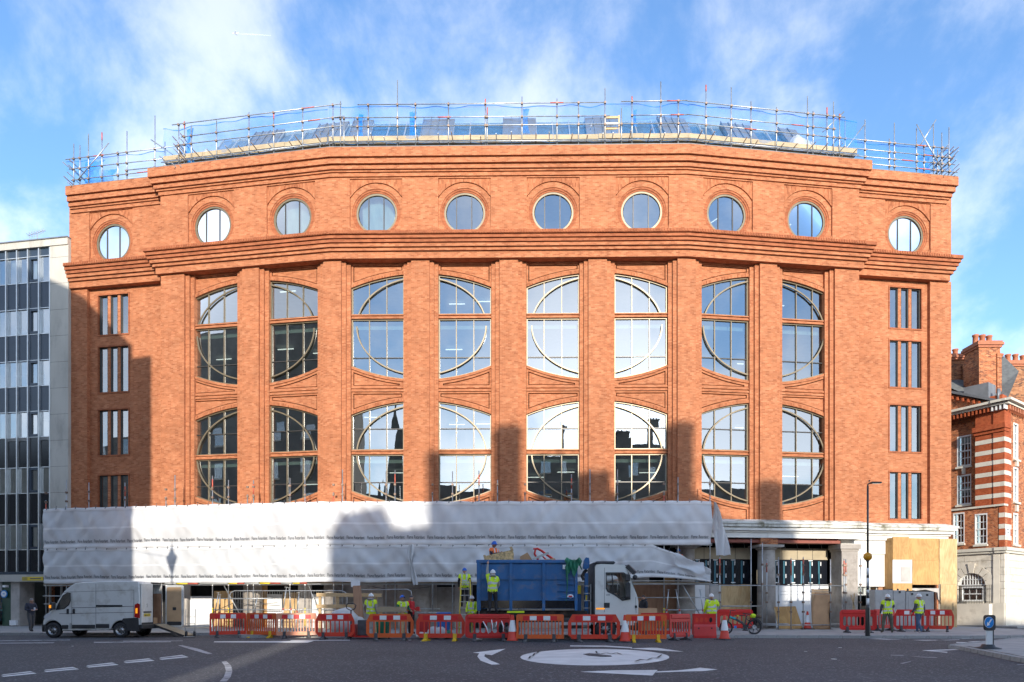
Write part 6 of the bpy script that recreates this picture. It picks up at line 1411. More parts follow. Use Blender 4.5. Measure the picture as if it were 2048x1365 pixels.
def rr(x0,x1,z0,z1,r,n=5):
    pts = []
    for cx, cz, a in ((x1-r,z0+r,-90),(x1-r,z1-r,0),(x0+r,z1-r,90),(x0+r,z0+r,180)):
        for i in range(n+1): t = R(a+90*i/n); pts.append((cx+r*math.cos(t), cz+r*math.sin(t)))
    return pts
od = lpart(van, 'open_door', 'van_paint', lambda m: m.poly(rr(4.36,5.19,.42,2.34,.09), 1.96, 2.02)); side_poly(van, 'door_lining', 'cardboard_pale', rr(4.43,5.10,.66,2.25,.06), 1.945, .014)
side_poly(van, 'door_trim', 'black_plastic', rr(4.43,5.10,.48,.655,.03), 1.948, .011); side_poly(van, 'door_latch', 'black_plastic', rr(4.70,4.86,1.18,1.32,.02), 1.935, .009); lpart(van, 'door_stay', 'galv_grey', lambda m: m.tube((4.72,1.93,.42),(5.02,1.6,.1),.018,6))
rp_ = thing('loading_ramp', 'worn timber ramp sloping from the open back of the white van to the pavement', 'ramp', (VX+4.5,VY+1.0,0))
lpart(rp_, 'ramp_deck', 'board', lambda m: beam(m, (-.15,.45,.53), (1.22,.38,.035), .95, .05)); lpart(rp_, 'ramp_edge', 'chassis', lambda m: beam(m, (-.15,-.04,.52), (1.22,-.1,.03), .03, .09))
tr = thing('sack_truck', 'empty two-wheeled sack truck standing beside the foot of the ramp', 'trolley', (XP(380,30.2),30.2,0), .25)
for y in (-.02,): pass
for x in (-.2,.2):
    lpart(tr, 'upright', 'galv_grey', lambda m: m.path([(x,.0,.12),(x,.06,.7),(x*1.0,.12,1.18),(x,.2,1.24)], .016, 6)); lpart(tr, 'wheel', 'rubber', lambda m: [setattr(m,'smooth',True), m.lathe([(.06,-.035),(.13,-.035),(.14,0),(.13,.035),(.06,.035)], (0,0,0), 16, Matrix.Translation((x*.85,.08,.14)) @ Matrix.Rotation(R(90),4,'Y'))]); lpart(tr, 'hub', 'lamp_red', lambda m: m.lathe([(.06,-.02),(.06,.02)], (0,0,0), 10, Matrix.Translation((x*.85,.08,.14)) @ Matrix.Rotation(R(90),4,'Y')))
for z in (.3,.6,.9): lpart(tr, 'crossbar', 'galv_grey', lambda m: m.tube((-.2,.04+z*.08,z),(.2,.04+z*.08,z),.012,5))
lbox(tr, 'toe_plate', 'galv_grey', (-.22,.22,-.25,.0,.03,.045)); 
# ---- hook-lift lorry with a blue skip
LY = 27.62; LZ = lambda zy: 4.492-zy*.003963; LXx = lambda zx: -2.516+zx*.003963
lor = thing('hook_lift_lorry', 'white cabbed hook-lift lorry parked behind the barriers carrying the blue skip', 'lorry', (0,LY,0))
for yy in (.55,1.55): lbox(lor, 'chassis_rail', 'chassis', (-1.3,3.4,yy,yy+.12,.72,1.0))
lbox(lor, 'subframe', 'chassis', (-1.2,3.1,.45,1.75,1.0,1.2)); lbox(lor, 'side_guard', 'galv_grey', (.7,3.2,.02,.06,.62,.74), (.7,3.2,.02,.06,.36,.48)); lbox(lor, 'tank', 'chassis', (2.0,2.9,.1,.5,.45,.9), bev=.05); lbox(lor, 'mudguard', 'chassis', (-.75,.55,.03,.5,.95,1.02)); lbox(lor, 'beacon_strip', 'hiviz', (-.2,.5,.0,.03,1.12,1.2))
for x in (-.12,): wheel(lor, x, .2, .43, .43, .3, holes=6); wheel(lor, x, 2.0, .43, .43, .3, holes=6)
wheel(lor, 3.79, .16, .43, .43, .28, holes=10); wheel(lor, 3.79, 2.04, .43, .43, .28, holes=10)
# cab: hollow shell with real window openings
cx0, cx1 = 3.36, 5.12
cab_out = [(cx0,.62),(3.36,1.12),(3.36,2.98),(3.44,3.08),(3.6,3.10),(4.55,3.06),(4.68,2.95),(4.86,2.30),(5.06,1.82),(5.11,1.6),(5.11,.95),(5.0,.62),(4.3,.60)]
cab_out += [(3.79+.5*math.cos(R(a)), .43+.5*math.sin(R(a))) for a in (22,50,80,110,135)]
win = [(3.83,2.72),(4.50,2.72),(4.62,2.62),(4.74,2.1),(4.74,1.72),(4.48,1.66),(4.18,1.88),(3.9,2.02),(3.83,2.14)]
cab = lpart(lor, 'cab', 'lorry_paint', lambda m: [m.poly(cab_out, 0, .05, holes=[win]), m.poly(cab_out, 2.15, 2.2, holes=[win]), m.grid([[(x,y,z) for x,z in cab_out+[cab_out[0]]] for y in (.0,2.2)])], fix=False)
lpart(lor, 'window_surround', 'black_plastic', lambda m: m.poly([(3.79,2.76),(4.53,2.76),(4.66,2.65),(4.79,2.1),(4.79,1.66),(4.46,1.60),(4.14,1.83),(3.86,1.97),(3.79,2.1)], -.012, .01, holes=[win])); lpart(lor, 'side_window', 'glass_clear', lambda m: m.face([(x,.03,z) for x,z in win])); lpart(lor, 'window_post', 'black_plastic', lambda m: beam(m, (4.04,-.01,2.70),(4.10,-.01,1.95),.03,.04))
lpart(lor, 'windscreen', 'glass_dark', lambda m: m.face([(4.72,.12,2.9),(4.72,2.08,2.9),(5.075,2.08,1.84),(5.075,.12,1.84)])); 
for q in ((3.74,3.74,1.15,2.95),(5.02,5.0,1.1,1.75)): lpart(lor, 'panel_gap', 'black_plastic', lambda m: m.poly([(q[0]-.006,q[2]),(q[0]+.006,q[2]),(q[1]+.006,q[3]),(q[1]-.006,q[3])], -.004, .002))
lbox(lor, 'roof_deflector', 'black_plastic', (3.40,4.2,.1,2.1,3.10,3.22), bev=.05); lbox(lor, 'cab_rear_trim', 'black_plastic', (3.30,3.37,.02,2.18,.9,3.16)); lbox(lor, 'step_light', 'black_plastic', (3.72,3.95,-.015,.01,1.33,1.53)); lbox(lor, 'step', 'black_plastic', (4.3,5.05,-.01,.2,.45,.62)); lbox(lor, 'front_bumper', 'black_plastic', (4.9,5.16,.0,2.2,.4,.75), bev=.04); lbox(lor, 'door_handle', 'black_plastic', (3.80,3.93,-.03,0,1.42,1.48)); lbox(lor, 'indicator', 'lamp_amber', (3.4,3.75,-.01,.01,1.26,1.32)); lbox(lor, 'fuel_cap', 'black_plastic', (4.97,5.06,-.02,.0,1.32,1.42))
lpart(lor, 'mirror', 'black_plastic', lambda m: m.box(4.55,4.75,-.30,-.12,1.74,2.32,bev=.03)); lpart(lor, 'mirror', 'black_plastic', lambda m: m.box(4.56,4.74,-.30,-.12,2.40,2.68,bev=.03)); lpart(lor, 'mirror_arm', 'black_plastic', lambda m: m.path([(4.7,0,2.75),(4.68,-.2,2.72),(4.66,-.22,1.7),(4.7,0,1.68)], .015, 5))
lpart(lor, 'mirror', 'black_plastic', lambda m: beam(m, (4.68,.05,3.02),(4.95,-.1,2.72),.2,.16)); lpart(lor, 'mirror', 'black_plastic', lambda m: m.sphere((4.96,-.1,2.56),.1)); lpart(lor, 'sun_visor', 'black_plastic', lambda m: beam(m, (4.62,1.1,3.05),(4.86,1.1,2.98),1.9,.03))
lpart(lor, 'seat', 'black_plastic', lambda m: [m.box(3.5,3.65,.4,.9,1.6,2.5), m.box(3.6,4.1,.4,.9,1.4,1.6)], fix=False); lpart(lor, 'steering_wheel', 'black_plastic', lambda m: m.path([(4.42+.08*math.cos(a), .65+.22*math.cos(a), 1.92+.2*math.sin(a)) for a in [2*math.pi*i/16 for i in range(16)]], .018, 5, True)); lbox(lor, 'dashboard', 'black_plastic', (4.5,4.95,.15,2.05,1.45,1.78))
me = text_mesh('210', .09, .002)
for v in me.vertices: v.co = Vector((3.88+v.co.x, -.006, 1.82+v.co.y))
me.materials.clear(); me.materials.append(MATS['print']); link('lettering', me, lor)
# hook arm behind the cab
lbox(lor, 'hook_mast', 'skip_blue', (3.0,3.14,.5,.8,1.1,2.75)); lbox(lor, 'hook_mast', 'skip_blue', (2.74,2.88,.8,1.0,1.1,2.0)); lpart(lor, 'hook_head', 'skip_blue', lambda m: m.poly([(2.93,2.95),(2.98,3.28),(3.05,3.40),(3.17,3.38),(3.20,3.2),(3.18,2.98),(3.06,2.9)], .5, .8)); lpart(lor, 'hook', 'chassis', lambda m: m.path([(3.1,.65,2.9),(3.0,.65,2.8),(2.9,.65,2.62),(2.95,.65,2.5),(3.08,.65,2.5),(3.1,.65,2.7)], .07, 8)); lbox(lor, 'ram', 'plate_yellow', (2.73,2.87,.74,.8,1.9,2.25)); lpart(lor, 'hook_eye', 'galv_grey', lambda m: m.path([(2.82+.07*math.cos(a), .78, 2.32+.08*math.sin(a)) for a in [2*math.pi*i/12 for i in range(12)]], .022, 6, True)); lbox(lor, 'warning_label', 'plate_yellow', (3.03,3.10,.49,.5,1.6,1.85)); lbox(lor, 'ladder_rail', 'galv_grey', (3.2,3.24,.3,.34,1.0,2.3)); [lbox(lor, 'ladder_rung', 'galv_grey', (2.9,3.24,.3,.33,z,z+.03)) for z in (1.3,1.6,1.9,2.2)]
# skip
sk = thing('blue_skip', 'tall blue steel roll-on skip full of rubble on the lorry', 'skip', (0,LY,1.2))
sx0, sx1, sz0, sz1, sd = -1.42, 2.66, .11, 2.05, 2.25
lbox(sk, 'side', 'skip_blue', (sx0,sx1,.08,.13,sz0,sz1)); lbox(sk, 'side', 'skip_blue', (sx0,sx1,sd-.13,sd-.08,sz0,sz1)); lbox(sk, 'end_wall', 'skip_blue', (sx0,sx0+.05,.13,sd-.13,sz0,sz1)); lbox(sk, 'end_wall', 'skip_blue', (sx1-.05,sx1,.13,sd-.13,sz0,sz1)); lbox(sk, 'floor', 'skip_blue', (sx0,sx1,.1,sd-.1,sz0-.02,sz0+.06))
lbox(sk, 'top_rail', 'skip_blue', (sx0-.03,sx1+.03,.0,.16,sz1-.12,sz1+.02), bev=.02); lbox(sk, 'top_rail', 'skip_blue', (sx0-.03,sx1+.03,sd-.16,sd,sz1-.12,sz1+.02), bev=.02); lbox(sk, 'mid_rail', 'skip_blue', (sx0,sx1,.03,.1,1.27,1.33)); lbox(sk, 'lower_band', 'panel_black', (sx0+.15,sx1-.1,.072,.079,sz0+.0,.42))
for a, b in ((275,315),(607,638),(943,974),(1275,1305)): lbox(sk, 'rib', 'skip_blue', (LXx(a),LXx(b),.0,.09,sz0-.1,sz1-.12), bev=.012)
for z in (1.08,.80,.53): lpart(sk, 'rung', 'skip_blue', lambda m: m.tube((1.83,.0,z),(2.52,.0,z),.02,6))
lpart(sk, 'maker_disc', 'print_white', lambda m: m.poly(ellipse(LXx(1232),LZ(683)-1.2,.125,.09,20), .045, .075)); lbox(sk, 'maker_mark', 'reflective_red', (LXx(1215),LXx(1250),.036,.044,LZ(690)-1.2,LZ(674)-1.2)); lbox(sk, 'number_sheet', 'print_white', (LXx(1153),LXx(1185),.0,.04,LZ(403)-1.2,LZ(360)-1.2)); lbox(sk, 'roller', 'chassis', (-1.3,-1.0,.3,.5,-.18,.0)); 
m = MB(); m.smooth = True
m.grid([[(sx0+.06+(sx1-sx0-.12)*i/20, .14+(sd-.28)*j/8, 1.02+.3*noise.noise((i*.35,j*.4,3.1))) for i in range(21)] for j in range(9)]); o = m.build('rubble', 'board', sk, fix=False, local=True); o['kind'] = 'stuff'
# rubbish sticking out of the skip
def sboard(nm, lab, cat, mat, pts, y, th): 
    m = MB(); m.poly([(LXx(a),LZ(b)) for a, b in pts], LY+y, LY+y+th); o = m.build(nm, mat, None); return tag(o, lab, cat)
sboard('osb_panel', 'chipboard panel lying across the top of the blue skip', 'board', 'osb', [(345,265),(640,195),(655,240),(625,545),(350,545)], .5, .03)
for q, nmx in ((((335,255),(360,250),(372,300),(352,310)),'low'),(((608,170),(635,165),(652,205),(625,210)),'raised')): sboard('timber_batten', 'short timber batten nailed to the %s end of the chipboard in the skip' % nmx, 'batten', 'timber', q, .44, .05)
sboard('cardboard_box', 'crushed brown cardboard box in the middle of the skip', 'box', 'cardboard', [(720,265),(795,222),(860,320),(850,545),(735,545)], .6, .35); sboard('plastic_film', 'clear plastic film crumpled between chipboard and cardboard in the skip', 'film', 'white_wrap', [(645,260),(700,245),(735,300),(735,545),(640,545)], .75, .02)
m = MB(); m.path([(LXx(a),LY+.55,LZ(b)) for a, b in ((855,185),(880,190),(870,240),(905,300),(930,330))], .045, 6); m.path([(LXx(a),LY+.55,LZ(b)) for a, b in ((870,190),(900,185),(940,205),(1000,250),(1085,310))], .05, 6); m.path([(LXx(a),LY+.55,LZ(b)) for a, b in ((905,285),(940,250),(980,290),(1000,320))], .035, 6)
tag(m.build('broken_barrier', 'red_plastic', None, fix=False), 'broken red plastic barrier thrown on top of the skip', 'barrier')
m = MB(); beam(m, (LXx(850),LY+.4,LZ(295)), (LXx(1015),LY+.45,LZ(230)), .06, .09); tag(m.build('metal_offcut', 'galv_grey', None), 'grey metal offcut lying across the broken red barrier in the skip', 'offcut')
m = MB(); beam(m, (LXx(880),LY+.35,LZ(318)), (LXx(1080),LY+.4,LZ(292)), .08, .05); tag(m.build('timber_batten', 'timber', None), 'pale timber batten lying below the broken red barrier in the skip', 'batten')
# green sheet draped over the skip's front corner
m = MB(); m.smooth = True; rows = []
cols_ = 22
for j in range(13):
    t = j/12; row = []
    for i in range(cols_+1):
        a = i/cols_; x = LXx(1180)+a*(LXx(1340)-LXx(1180)); L = .25+.42*abs(math.sin(a*7+.6))*(.5+.5*math.sin(a*2.5+.6)); fold = .05*math.sin(a*26+j*.3)
        top = 3.30+.05*math.sin(a*9)
        if t < .3: y = .35-.45*t/.3; z = top+.03*math.sin(a*15)-.02*t
        else: y = -.10-.02+fold; z = top-(t-.3)/.7*L-.02
        row.append((x+.03*math.sin(j*1.1+a*8), LY+y, z))
    rows.append(row)
m.grid(rows); m.path([(LXx(1190),LY-.1,3.0),(LXx(1195),LY-.11,2.6),(LXx(1198),LY-.1,2.2),(LXx(1185),LY-.1,1.6)], [.06,.04,.02,.012], 6)
tag(m.build('green_sheet', 'green_tarp', None, fix=False), 'bunched green netting sheet draped over the corner of the blue skip', 'netting')
# ================================================================== BARRIERS, CONES, STREET FURNITURE
def barrier_mesh(kind, L=1.95):
    """returns list of (name, mesh-builder, material slot) in local coords, x along, y thickness, feet separate"""
    h = L/2; z0, z1 = .13, 1.08; parts = []
    if kind == 'slot':      # octagonal panel with wide slots
        c = .16; out = [(-h+c,z0),(h-c,z0),(h,z0+c),(h,z1-.30),(h-c,z1),(-h+c,z1),(-h,z1-.30),(-h,z0+c)]; n = 8; zb, zt = z0+.17, z1-.31
        xs = [(-h+.1)+(2*h-.2)*i/n for i in range(n)]; w = (2*h-.2)/n
        holes = [[(x+.025,zb),(x+w-.025,zb),(x+w-.025,zt),(x+.025,zt)] for x in xs]
    elif kind == 'bars':    # squarer panel with many thin bars
        out = [(-h,z0),(h,z0),(h,z1-.05),(h-.05,z1),(-h+.05,z1),(-h,z1-.05)]; n = 13; zb, zt = z0+.16, z1-.28; xs = [(-h+.07)+(2*h-.14)*i/n for i in range(n)]; w = (2*h-.14)/n
        holes = [[(x+.022,zb),(x+w-.022,zb),(x+w-.022,zt),(x+w/2,zt+.035),(x+.022,zt)] for x in xs]
    else:                   # rounded moulded panel with oval holes
        out = rr(-h,h,z0,z1,.16); n = 7; zb, zt = z0+.2, z1-.32; xs = [(-h+.14)+(2*h-.28)*i/n for i in range(n)]; w = (2*h-.28)/n
        holes = [rr(x+.03,x+w-.03,zb,zt,w/2-.032,4) for x in xs]
    m = MB(); m.poly(out, -.022, .022, holes=holes)
    if kind == 'oval':
        m.box(-h+.12,h-.12,-.05,.05,z1-.20,z1-.02,bev=.03); m.box(-h+.12,h-.12,-.04,.04,z0+.03,z0+.13,bev=.02)
    else: m.box(-h+.14,h-.14,-.032,.032,z0+.0,z0+.05); 
    for s in (-1,1): m.box(s*h-.05*(1 if s > 0 else 0),s*h+.05*(1 if s < 0 else 0)+.0,-.03,.03,z1-.42,z1-.30)
    return m
BM = {}
for k in ('slot','bars','oval'):
    m = barrier_mesh(k); me = m.mesh('panel'); bm = bmesh.new(); bm.from_mesh(me); bmesh.ops.remove_doubles(bm, verts=bm.verts, dist=1e-5); bmesh.ops.recalc_face_normals(bm, faces=bm.faces); bm.to_mesh(me); bm.free(); BM[k] = me
def foot_mesh(mat):
    m = MB(); m.poly([(-.30,0),(.30,0),(.30,.03),(.07,.10),(.05,.30),(-.05,.30),(-.07,.10),(-.30,.03)], -.07, .07, ax=(1,2,0)); me = m.mesh('foot'); me.materials.append(MATS[mat]); return me
FT = {k: foot_mesh(k) for k in ('rubber_foot','foot_yellow')}
def plate_mesh(mat):
    m = MB(); m.box(-.14,.14,-.005,.005,-.085,.085); me = m.mesh('reflector'); me.materials.append(MATS[mat]); return me
PLT = {k: plate_mesh(k) for k in ('reflective_white','reflective_red')}
def barrier(kind, mat, px, footy, yaw, label, z=0, feet='rubber_foot', width=None, group='red and orange plastic barriers round the works'):
    g = G(px, footy, z); t = thing('plastic_barrier', label, 'barrier', (g.x,g.y,z), yaw, group)
    me = BM[kind].copy(); me.materials.clear(); me.materials.append(MATS[mat]); link('panel', me, t)
    if kind != 'oval':
        for i, x in enumerate((-.56,-.28,0,.28,.56)):
            o = link('reflector', PLT['reflective_white' if i % 2 else 'reflective_red'], t); o.location = (x,-.034,.93); o = link('reflector', PLT['reflective_white' if i % 2 else 'reflective_red'], t); o.location = (x,.034,.93)
    for x in (-.58,.58): o = link('foot', FT[feet], t); o.location = (x,0,0); o.rotation_euler = (0,0,random.uniform(-.3,.3))
    if width: t.scale = (width/1.95,1,1)
    return t
BL = [('bars','vermilion_plastic',456,1275.5,.55,'dark orange slatted barrier at the end of the row nearest the van','rubber_foot',1.5),
('bars','orange_plastic',523,1276,-.35,'bright orange slatted barrier in the sunlight beside a bleached one','foot_yellow',1.6),
('bars','faded_plastic',593,1277,.25,'sun-bleached pale orange slatted barrier in the sunlight','rubber_foot',1.65),
('slot','vermilion_plastic',670,1279.5,.0,'deep red slotted barrier with yellow pegs in front of the pallet truck handle','rubber_foot',1.62),
('slot','orange_plastic',780,1282,.04,'orange slotted barrier in front of the worker in the green jumper','rubber_foot',1.90),
('slot','vermilion_plastic',881,1282.5,-.03,'orange-red slotted barrier on yellow feet in front of the white sacks','foot_yellow',1.95),
('oval','red_plastic',978,1283,.03,'moulded red barrier with oval holes below the end of the blue skip','rubber_foot',1.90),
('bars','orange_plastic',1080,1284.5,-.04,'orange slatted barrier below the middle of the blue skip beside a cone','rubber_foot',1.85),
('slot','vermilion_plastic',1188,1285,.02,'orange-red slotted barrier in front of the lorry front wheel','rubber_foot',2.02),
('bars','orange_plastic',1292,1285,.08,'orange slatted barrier ahead of the lorry cab beside a cone','foot_yellow',1.62),
('oval','red_plastic',1360,1281,.55,'moulded red barrier with oval holes turned at an angle next to the red block barrier','rubber_foot',1.15)]
for k, mt, px, fy, yw, lab, ft, wd in BL: barrier(k, mt, px, fy, yw, lab, 0, ft, wd)
barrier('oval','red_plastic',1716,1266,-.08,'moulded red barrier behind the black and white beacon post','' or PAVZ,'rubber_foot',1.65); barrier('slot','red_plastic',1768,1262,.35,'red barrier behind the legs of the worker with a hood',PAVZ,'rubber_foot',1.5); barrier('slot','red_plastic',1823,1264,-.12,'dull red barrier between the two workers by the grey cabinet',PAVZ,'rubber_foot',1.6); barrier('slot','vermilion_plastic',1875,1264,-.5,'orange-red barrier with white reflectors at the corner by the plywood box',PAVZ,'rubber_foot',1.35); barrier('oval','red_plastic',1470,1262,-.1,'plain red barrier behind the electric bicycle',PAVZ,'rubber_foot',1.75); barrier('slot','red_plastic',1310,1275,.1,'red barrier half hidden behind the orange one ahead of the cab',0,'rubber_foot',1.5)
# water-filled block barrier
g = G(1408,1276,0); wb = thing('block_barrier', 'solid red water-filled block barrier between the row of panels and the bicycle', 'barrier', (g.x,g.y,0), 0)
lpart(wb, 'body', 'red_plastic', lambda m: [m.poly([(-.24,0),(.24,0),(.24,.08),(.17,.5),(.12,.62),(.12,1.05),(-.12,1.05),(-.12,.62),(-.17,.5),(-.24,.08)], -.48, .48, ax=(1,2,0))])
for x in (-.34,-.14,.06,.26): lpart(wb, 'recess', 'dark_void' if x > .2 else 'vermilion_plastic', lambda m: m.poly(ellipse(x,.78,.07,.11,14), -.124, -.118))
for x in (-.28,.28): lpart(wb, 'plug', 'rubber', lambda m: m.poly(ellipse(x,.42,.035,.035,10), -.20, -.16))
lbox(wb, 'rib', 'red_plastic', (-.49,.49,-.14,.14,.60,.65))
# cones
def cone(px, py, z, label, h=1.0, seed=0):
    g = G(px, py, z); t = thing('traffic_cone', label, 'traffic cone', (g.x,g.y,z), seed)
    lpart(t, 'base', 'rubber_foot', lambda m: m.poly(rr(-.30*h,.30*h,-.30*h,.30*h,.06), .05, 0, ax=(0,1,2)))
    r = lambda zz: (.20-.155*(zz-.05)/(.95))*h
    lpart(t, 'body', 'vermilion_plastic', lambda m: [setattr(m,'smooth',True), m.lathe([(.24*h,.05),(r(.1),.1),(r(1)*1,h),(r(1)*.6,h)], (0,0,0), 18)])
    lpart(t, 'sleeve', 'reflective_white', lambda m: [setattr(m,'smooth',True), m.lathe([(r(.38)+.006,.38*h),(r(.80)+.006,.80*h)], (0,0,0), 18, caps=False)], fix=False)
cone(1025,1284,0,'orange and white cone standing against the skip end of the barrier row',1.06,.2); cone(1250,1285,0,'orange and white cone standing in front of the lorry cab',1.06,.9); cone(1449,1280,0,'orange and white cone standing in front of the bicycle front wheel',1.02,.5); cone(1615,1259,PAVZ,'small orange cone against the white hoarding beside the curved cardboard',.95,.1)
# beacon post with street light
bp_ = G(1735.5,1272.5,PAVZ); be = thing('beacon_post', 'black and white banded crossing beacon with amber globe and a street light on top', 'beacon', (bp_.x,bp_.y,PAVZ))
lpart(be, 'base', 'black_gloss', lambda m: [setattr(m,'smooth',True), m.lathe([(.10,0),(.10,.02),(.095,1.15),(.085,1.28),(.055,1.33)], (0,0,0), 16)])
zz = 1.30
for i, h in enumerate((.30,.22,.14,.16,.34,.12,.30)): lpart(be, 'band', 'white_gloss' if i % 2 == 0 else 'black_gloss', lambda m: [setattr(m,'smooth',True), m.lathe([(.056,zz),(.056,zz+h)], (0,0,0), 14)]); zz += h
lpart(be, 'pole', 'black_gloss', lambda m: [setattr(m,'smooth',True), m.lathe([(.045,zz),(.038,6.35)], (0,0,0), 12)]); lpart(be, 'globe', 'amber_globe', lambda m: m.sphere((0,0,3.36),.175,20,14)); lpart(be, 'globe_collar', 'black_gloss', lambda m: m.lathe([(.07,3.16),(.07,3.22)], (0,0,0), 12))
lpart(be, 'lamp_arm', 'black_gloss', lambda m: m.path([(0,0,6.3),(.0,0,6.42),(.06,0,6.47),(.2,0,6.48)], .03, 6)); lpart(be, 'lantern', 'black_gloss', lambda m: [m.box(.12,.56,-.1,.1,6.46,6.53,bev=.02), m.tube((.05,0,6.55),(.08,0,6.6),.03,8)], fix=False)
# keep-left bollard
g = G(1976,1297.5,PAVZ); kb = thing('keep_left_bollard', 'white traffic bollard with round blue keep-left sign on the kerbed island', 'bollard', (g.x,g.y,PAVZ))
lpart(kb, 'base', 'black_plastic', lambda m: [setattr(m,'smooth',True), m.lathe([(.36,0),(.36,.02),(.2,.06),(.16,.13)], (0,0,0), 18)]); lbox(kb, 'stem', 'white_gloss', (-.10,.10,-.09,-.02,.10,.62), bev=.02); lpart(kb, 'stem_edge', 'black_plastic', lambda m: m.box(.095,.12,-.088,-.03,.1,.62)); lpart(kb, 'head', 'black_plastic', lambda m: m.poly(rr(-.16,.16,.56,1.04,.08), -.11, -.02)); lpart(kb, 'sign_disc', 'sign_blue', lambda m: m.poly(ellipse(-.05,.81,.135,.165,26), -.13, -.112)); lpart(kb, 'sign_ring', 'print_white', lambda m: m.poly(ellipse(-.05,.81,.142,.172,26), -.126, -.111, holes=[ellipse(-.05,.81,.128,.158,26)]))
lpart(kb, 'arrow', 'print_white', lambda m: m.poly([(.03,.90),(.0,.92),(-.085,.79),(-.115,.83),(-.125,.70),(-.03,.735),(-.06,.76)], -.136, -.131))
# ---- electric bicycle leaning on its stand
g = Vector((XP(1480,30.35),30.35,PAVZ)); bk = thing('electric_bicycle', 'black electric folding bicycle with pale blue frame stripe parked on the pavement edge', 'bicycle', g)
def bwheel(x, r, nm):
    w = lpart(bk, 'wheel', 'rubber', lambda m: m.path([(x+r*.92*math.cos(a), 0, r+r*.92*math.sin(a)) for a in [2*math.pi*i/28 for i in range(28)]], r*.1, 8, True)); lpart(w, 'rim', 'black_gloss', lambda m: m.path([(x+r*.8*math.cos(a), 0, r+r*.8*math.sin(a)) for a in [2*math.pi*i/28 for i in range(28)]], .012, 5, True))
    for i in range(6): a = math.pi*2*i/6+.3; lpart(w, 'spoke', 'black_gloss', lambda m: m.tube((x,0,r),(x+r*.82*math.cos(a),0,r+r*.82*math.sin(a)),.016,5))
    lpart(w, 'hub', 'galv_grey', lambda m: m.lathe([(.09,-.05),(.09,.05)], (0,0,0), 14, Matrix.Translation((x,0,r)) @ Matrix.Rotation(R(90),4,'X')))
bwheel(-.62,.30,'f'); bwheel(.63,.33,'r')
lpart(bk, 'frame', 'cloth_dark_grey', lambda m: [m.path([(-.47,0,.78),(-.2,0,.68),(.1,0,.52),(.2,0,.38)], [.045,.055,.055,.045], 8), m.path([(.2,0,.38),(.63,0,.33)], .025, 6), m.path([(.25,0,.75),(.63,0,.33)], .018, 6), m.path([(.2,0,.36),(.3,0,.85)], .026, 6)], fix=False)
lpart(bk, 'frame_stripe', 'teal_paint', lambda m: beam(m, (-.46,-.05,.79),(-.22,-.062,.70),.012,.07)); lpart(bk, 'fork', 'black_gloss', lambda m: [m.path([(-.62,s*.06,.30),(-.52,s*.06,.62),(-.48,0,.72)], .018, 6) for s in (-1,1)], fix=False); lpart(bk, 'handlebar', 'black_gloss', lambda m: [m.path([(-.48,0,.72),(-.42,0,1.05)], .02, 6), m.path([(-.30,-.3,1.06),(-.42,-.12,1.06),(-.42,.12,1.06),(-.30,.3,1.06)], .016, 6)], fix=False); lpart(bk, 'saddle', 'black_plastic', lambda m: m.poly([(.14,.9),(.45,.87),(.48,.93),(.3,.93),(.15,.95)], -.08, .08)); lpart(bk, 'seat_post', 'galv_grey', lambda m: m.tube((.29,0,.8),(.31,0,.9),.014,6)); lbox(bk, 'battery', 'foot_yellow', (-.16,-.06,-.06,.06,.80,.86)); lbox(bk, 'battery', 'black_plastic', (-.22,.22,-.03,.03,.82,.86)); lpart(bk, 'crank', 'black_plastic', lambda m: m.lathe([(.1,-.02),(.1,.02)], (0,0,0), 14, Matrix.Translation((.2,-.08,.36)) @ Matrix.Rotation(R(90),4,'X'))); lpart(bk, 'mudguard', 'black_plastic', lambda m: m.path([(.63+.37*math.cos(a),0,.33+.37*math.sin(a)) for a in [R(20+i*14) for i in range(9)]], .025, 5)); lpart(bk, 'carrier', 'black_plastic', lambda m: [m.tube((.35,-.05,.72),(.95,-.05,.74),.012,5), m.tube((.63,-.06,.34),(.85,-.06,.73),.01,5)], fix=False); lpart(bk, 'kickstand', 'galv_grey', lambda m: m.tube((.3,-.05,.33),(.36,-.22,.0),.012,5)); lpart(bk, 'pedal', 'black_plastic', lambda m: m.box(.02,.14,-.2,-.1,.26,.29)); lbox(bk, 'sign_square', 'sign_blue', (-.28,-.17,-.06,-.05,.28,.39)); lpart(bk, 'pannier', 'hiviz', lambda m: [m.sphere((.62,.12,.82),.13,10,6,(1.1,.7,.8))]); lpart(bk, 'helmet', 'boot', lambda m: m.sphere((.84,.1,.80),.11,10,6,(1.2,.8,.8)))
# ================================================================== PEOPLE
REST = dict(pelvis=(0,0,.95), spine=(0,-.005,1.14), chest=(0,.005,1.34), neck=(0,.01,1.49), head=(0,-.01,1.63),
    shL=(-.185,.01,1.42), elL=(-.245,.03,1.14), wrL=(-.255,-.06,.89), shR=(.185,.01,1.42), elR=(.245,.03,1.14), wrR=(.255,-.06,.89),
    hiL=(-.10,0,.90), knL=(-.115,-.02,.50), anL=(-.12,.02,.10), toL=(-.13,-.14,.05), hiR=(.10,0,.90), knR=(.115,-.02,.50), anR=(.12,.02,.10), toR=(.13,-.14,.05))
BONES = [('pelvis','spine','torso'),('spine','chest','torso'),('chest','neck','neck'),('chest','shL','torso'),('shL','elL','arm'),('elL','wrL','arm'),('chest','shR','torso'),('shR','elR','arm'),('elR','wrR','arm'),
    ('pelvis','hiL','leg'),('hiL','knL','leg'),('knL','anL','leg'),('anL','toL','foot'),('pelvis','hiR','leg'),('hiR','knR','leg'),('knR','anR','leg'),('anR','toR','foot')]
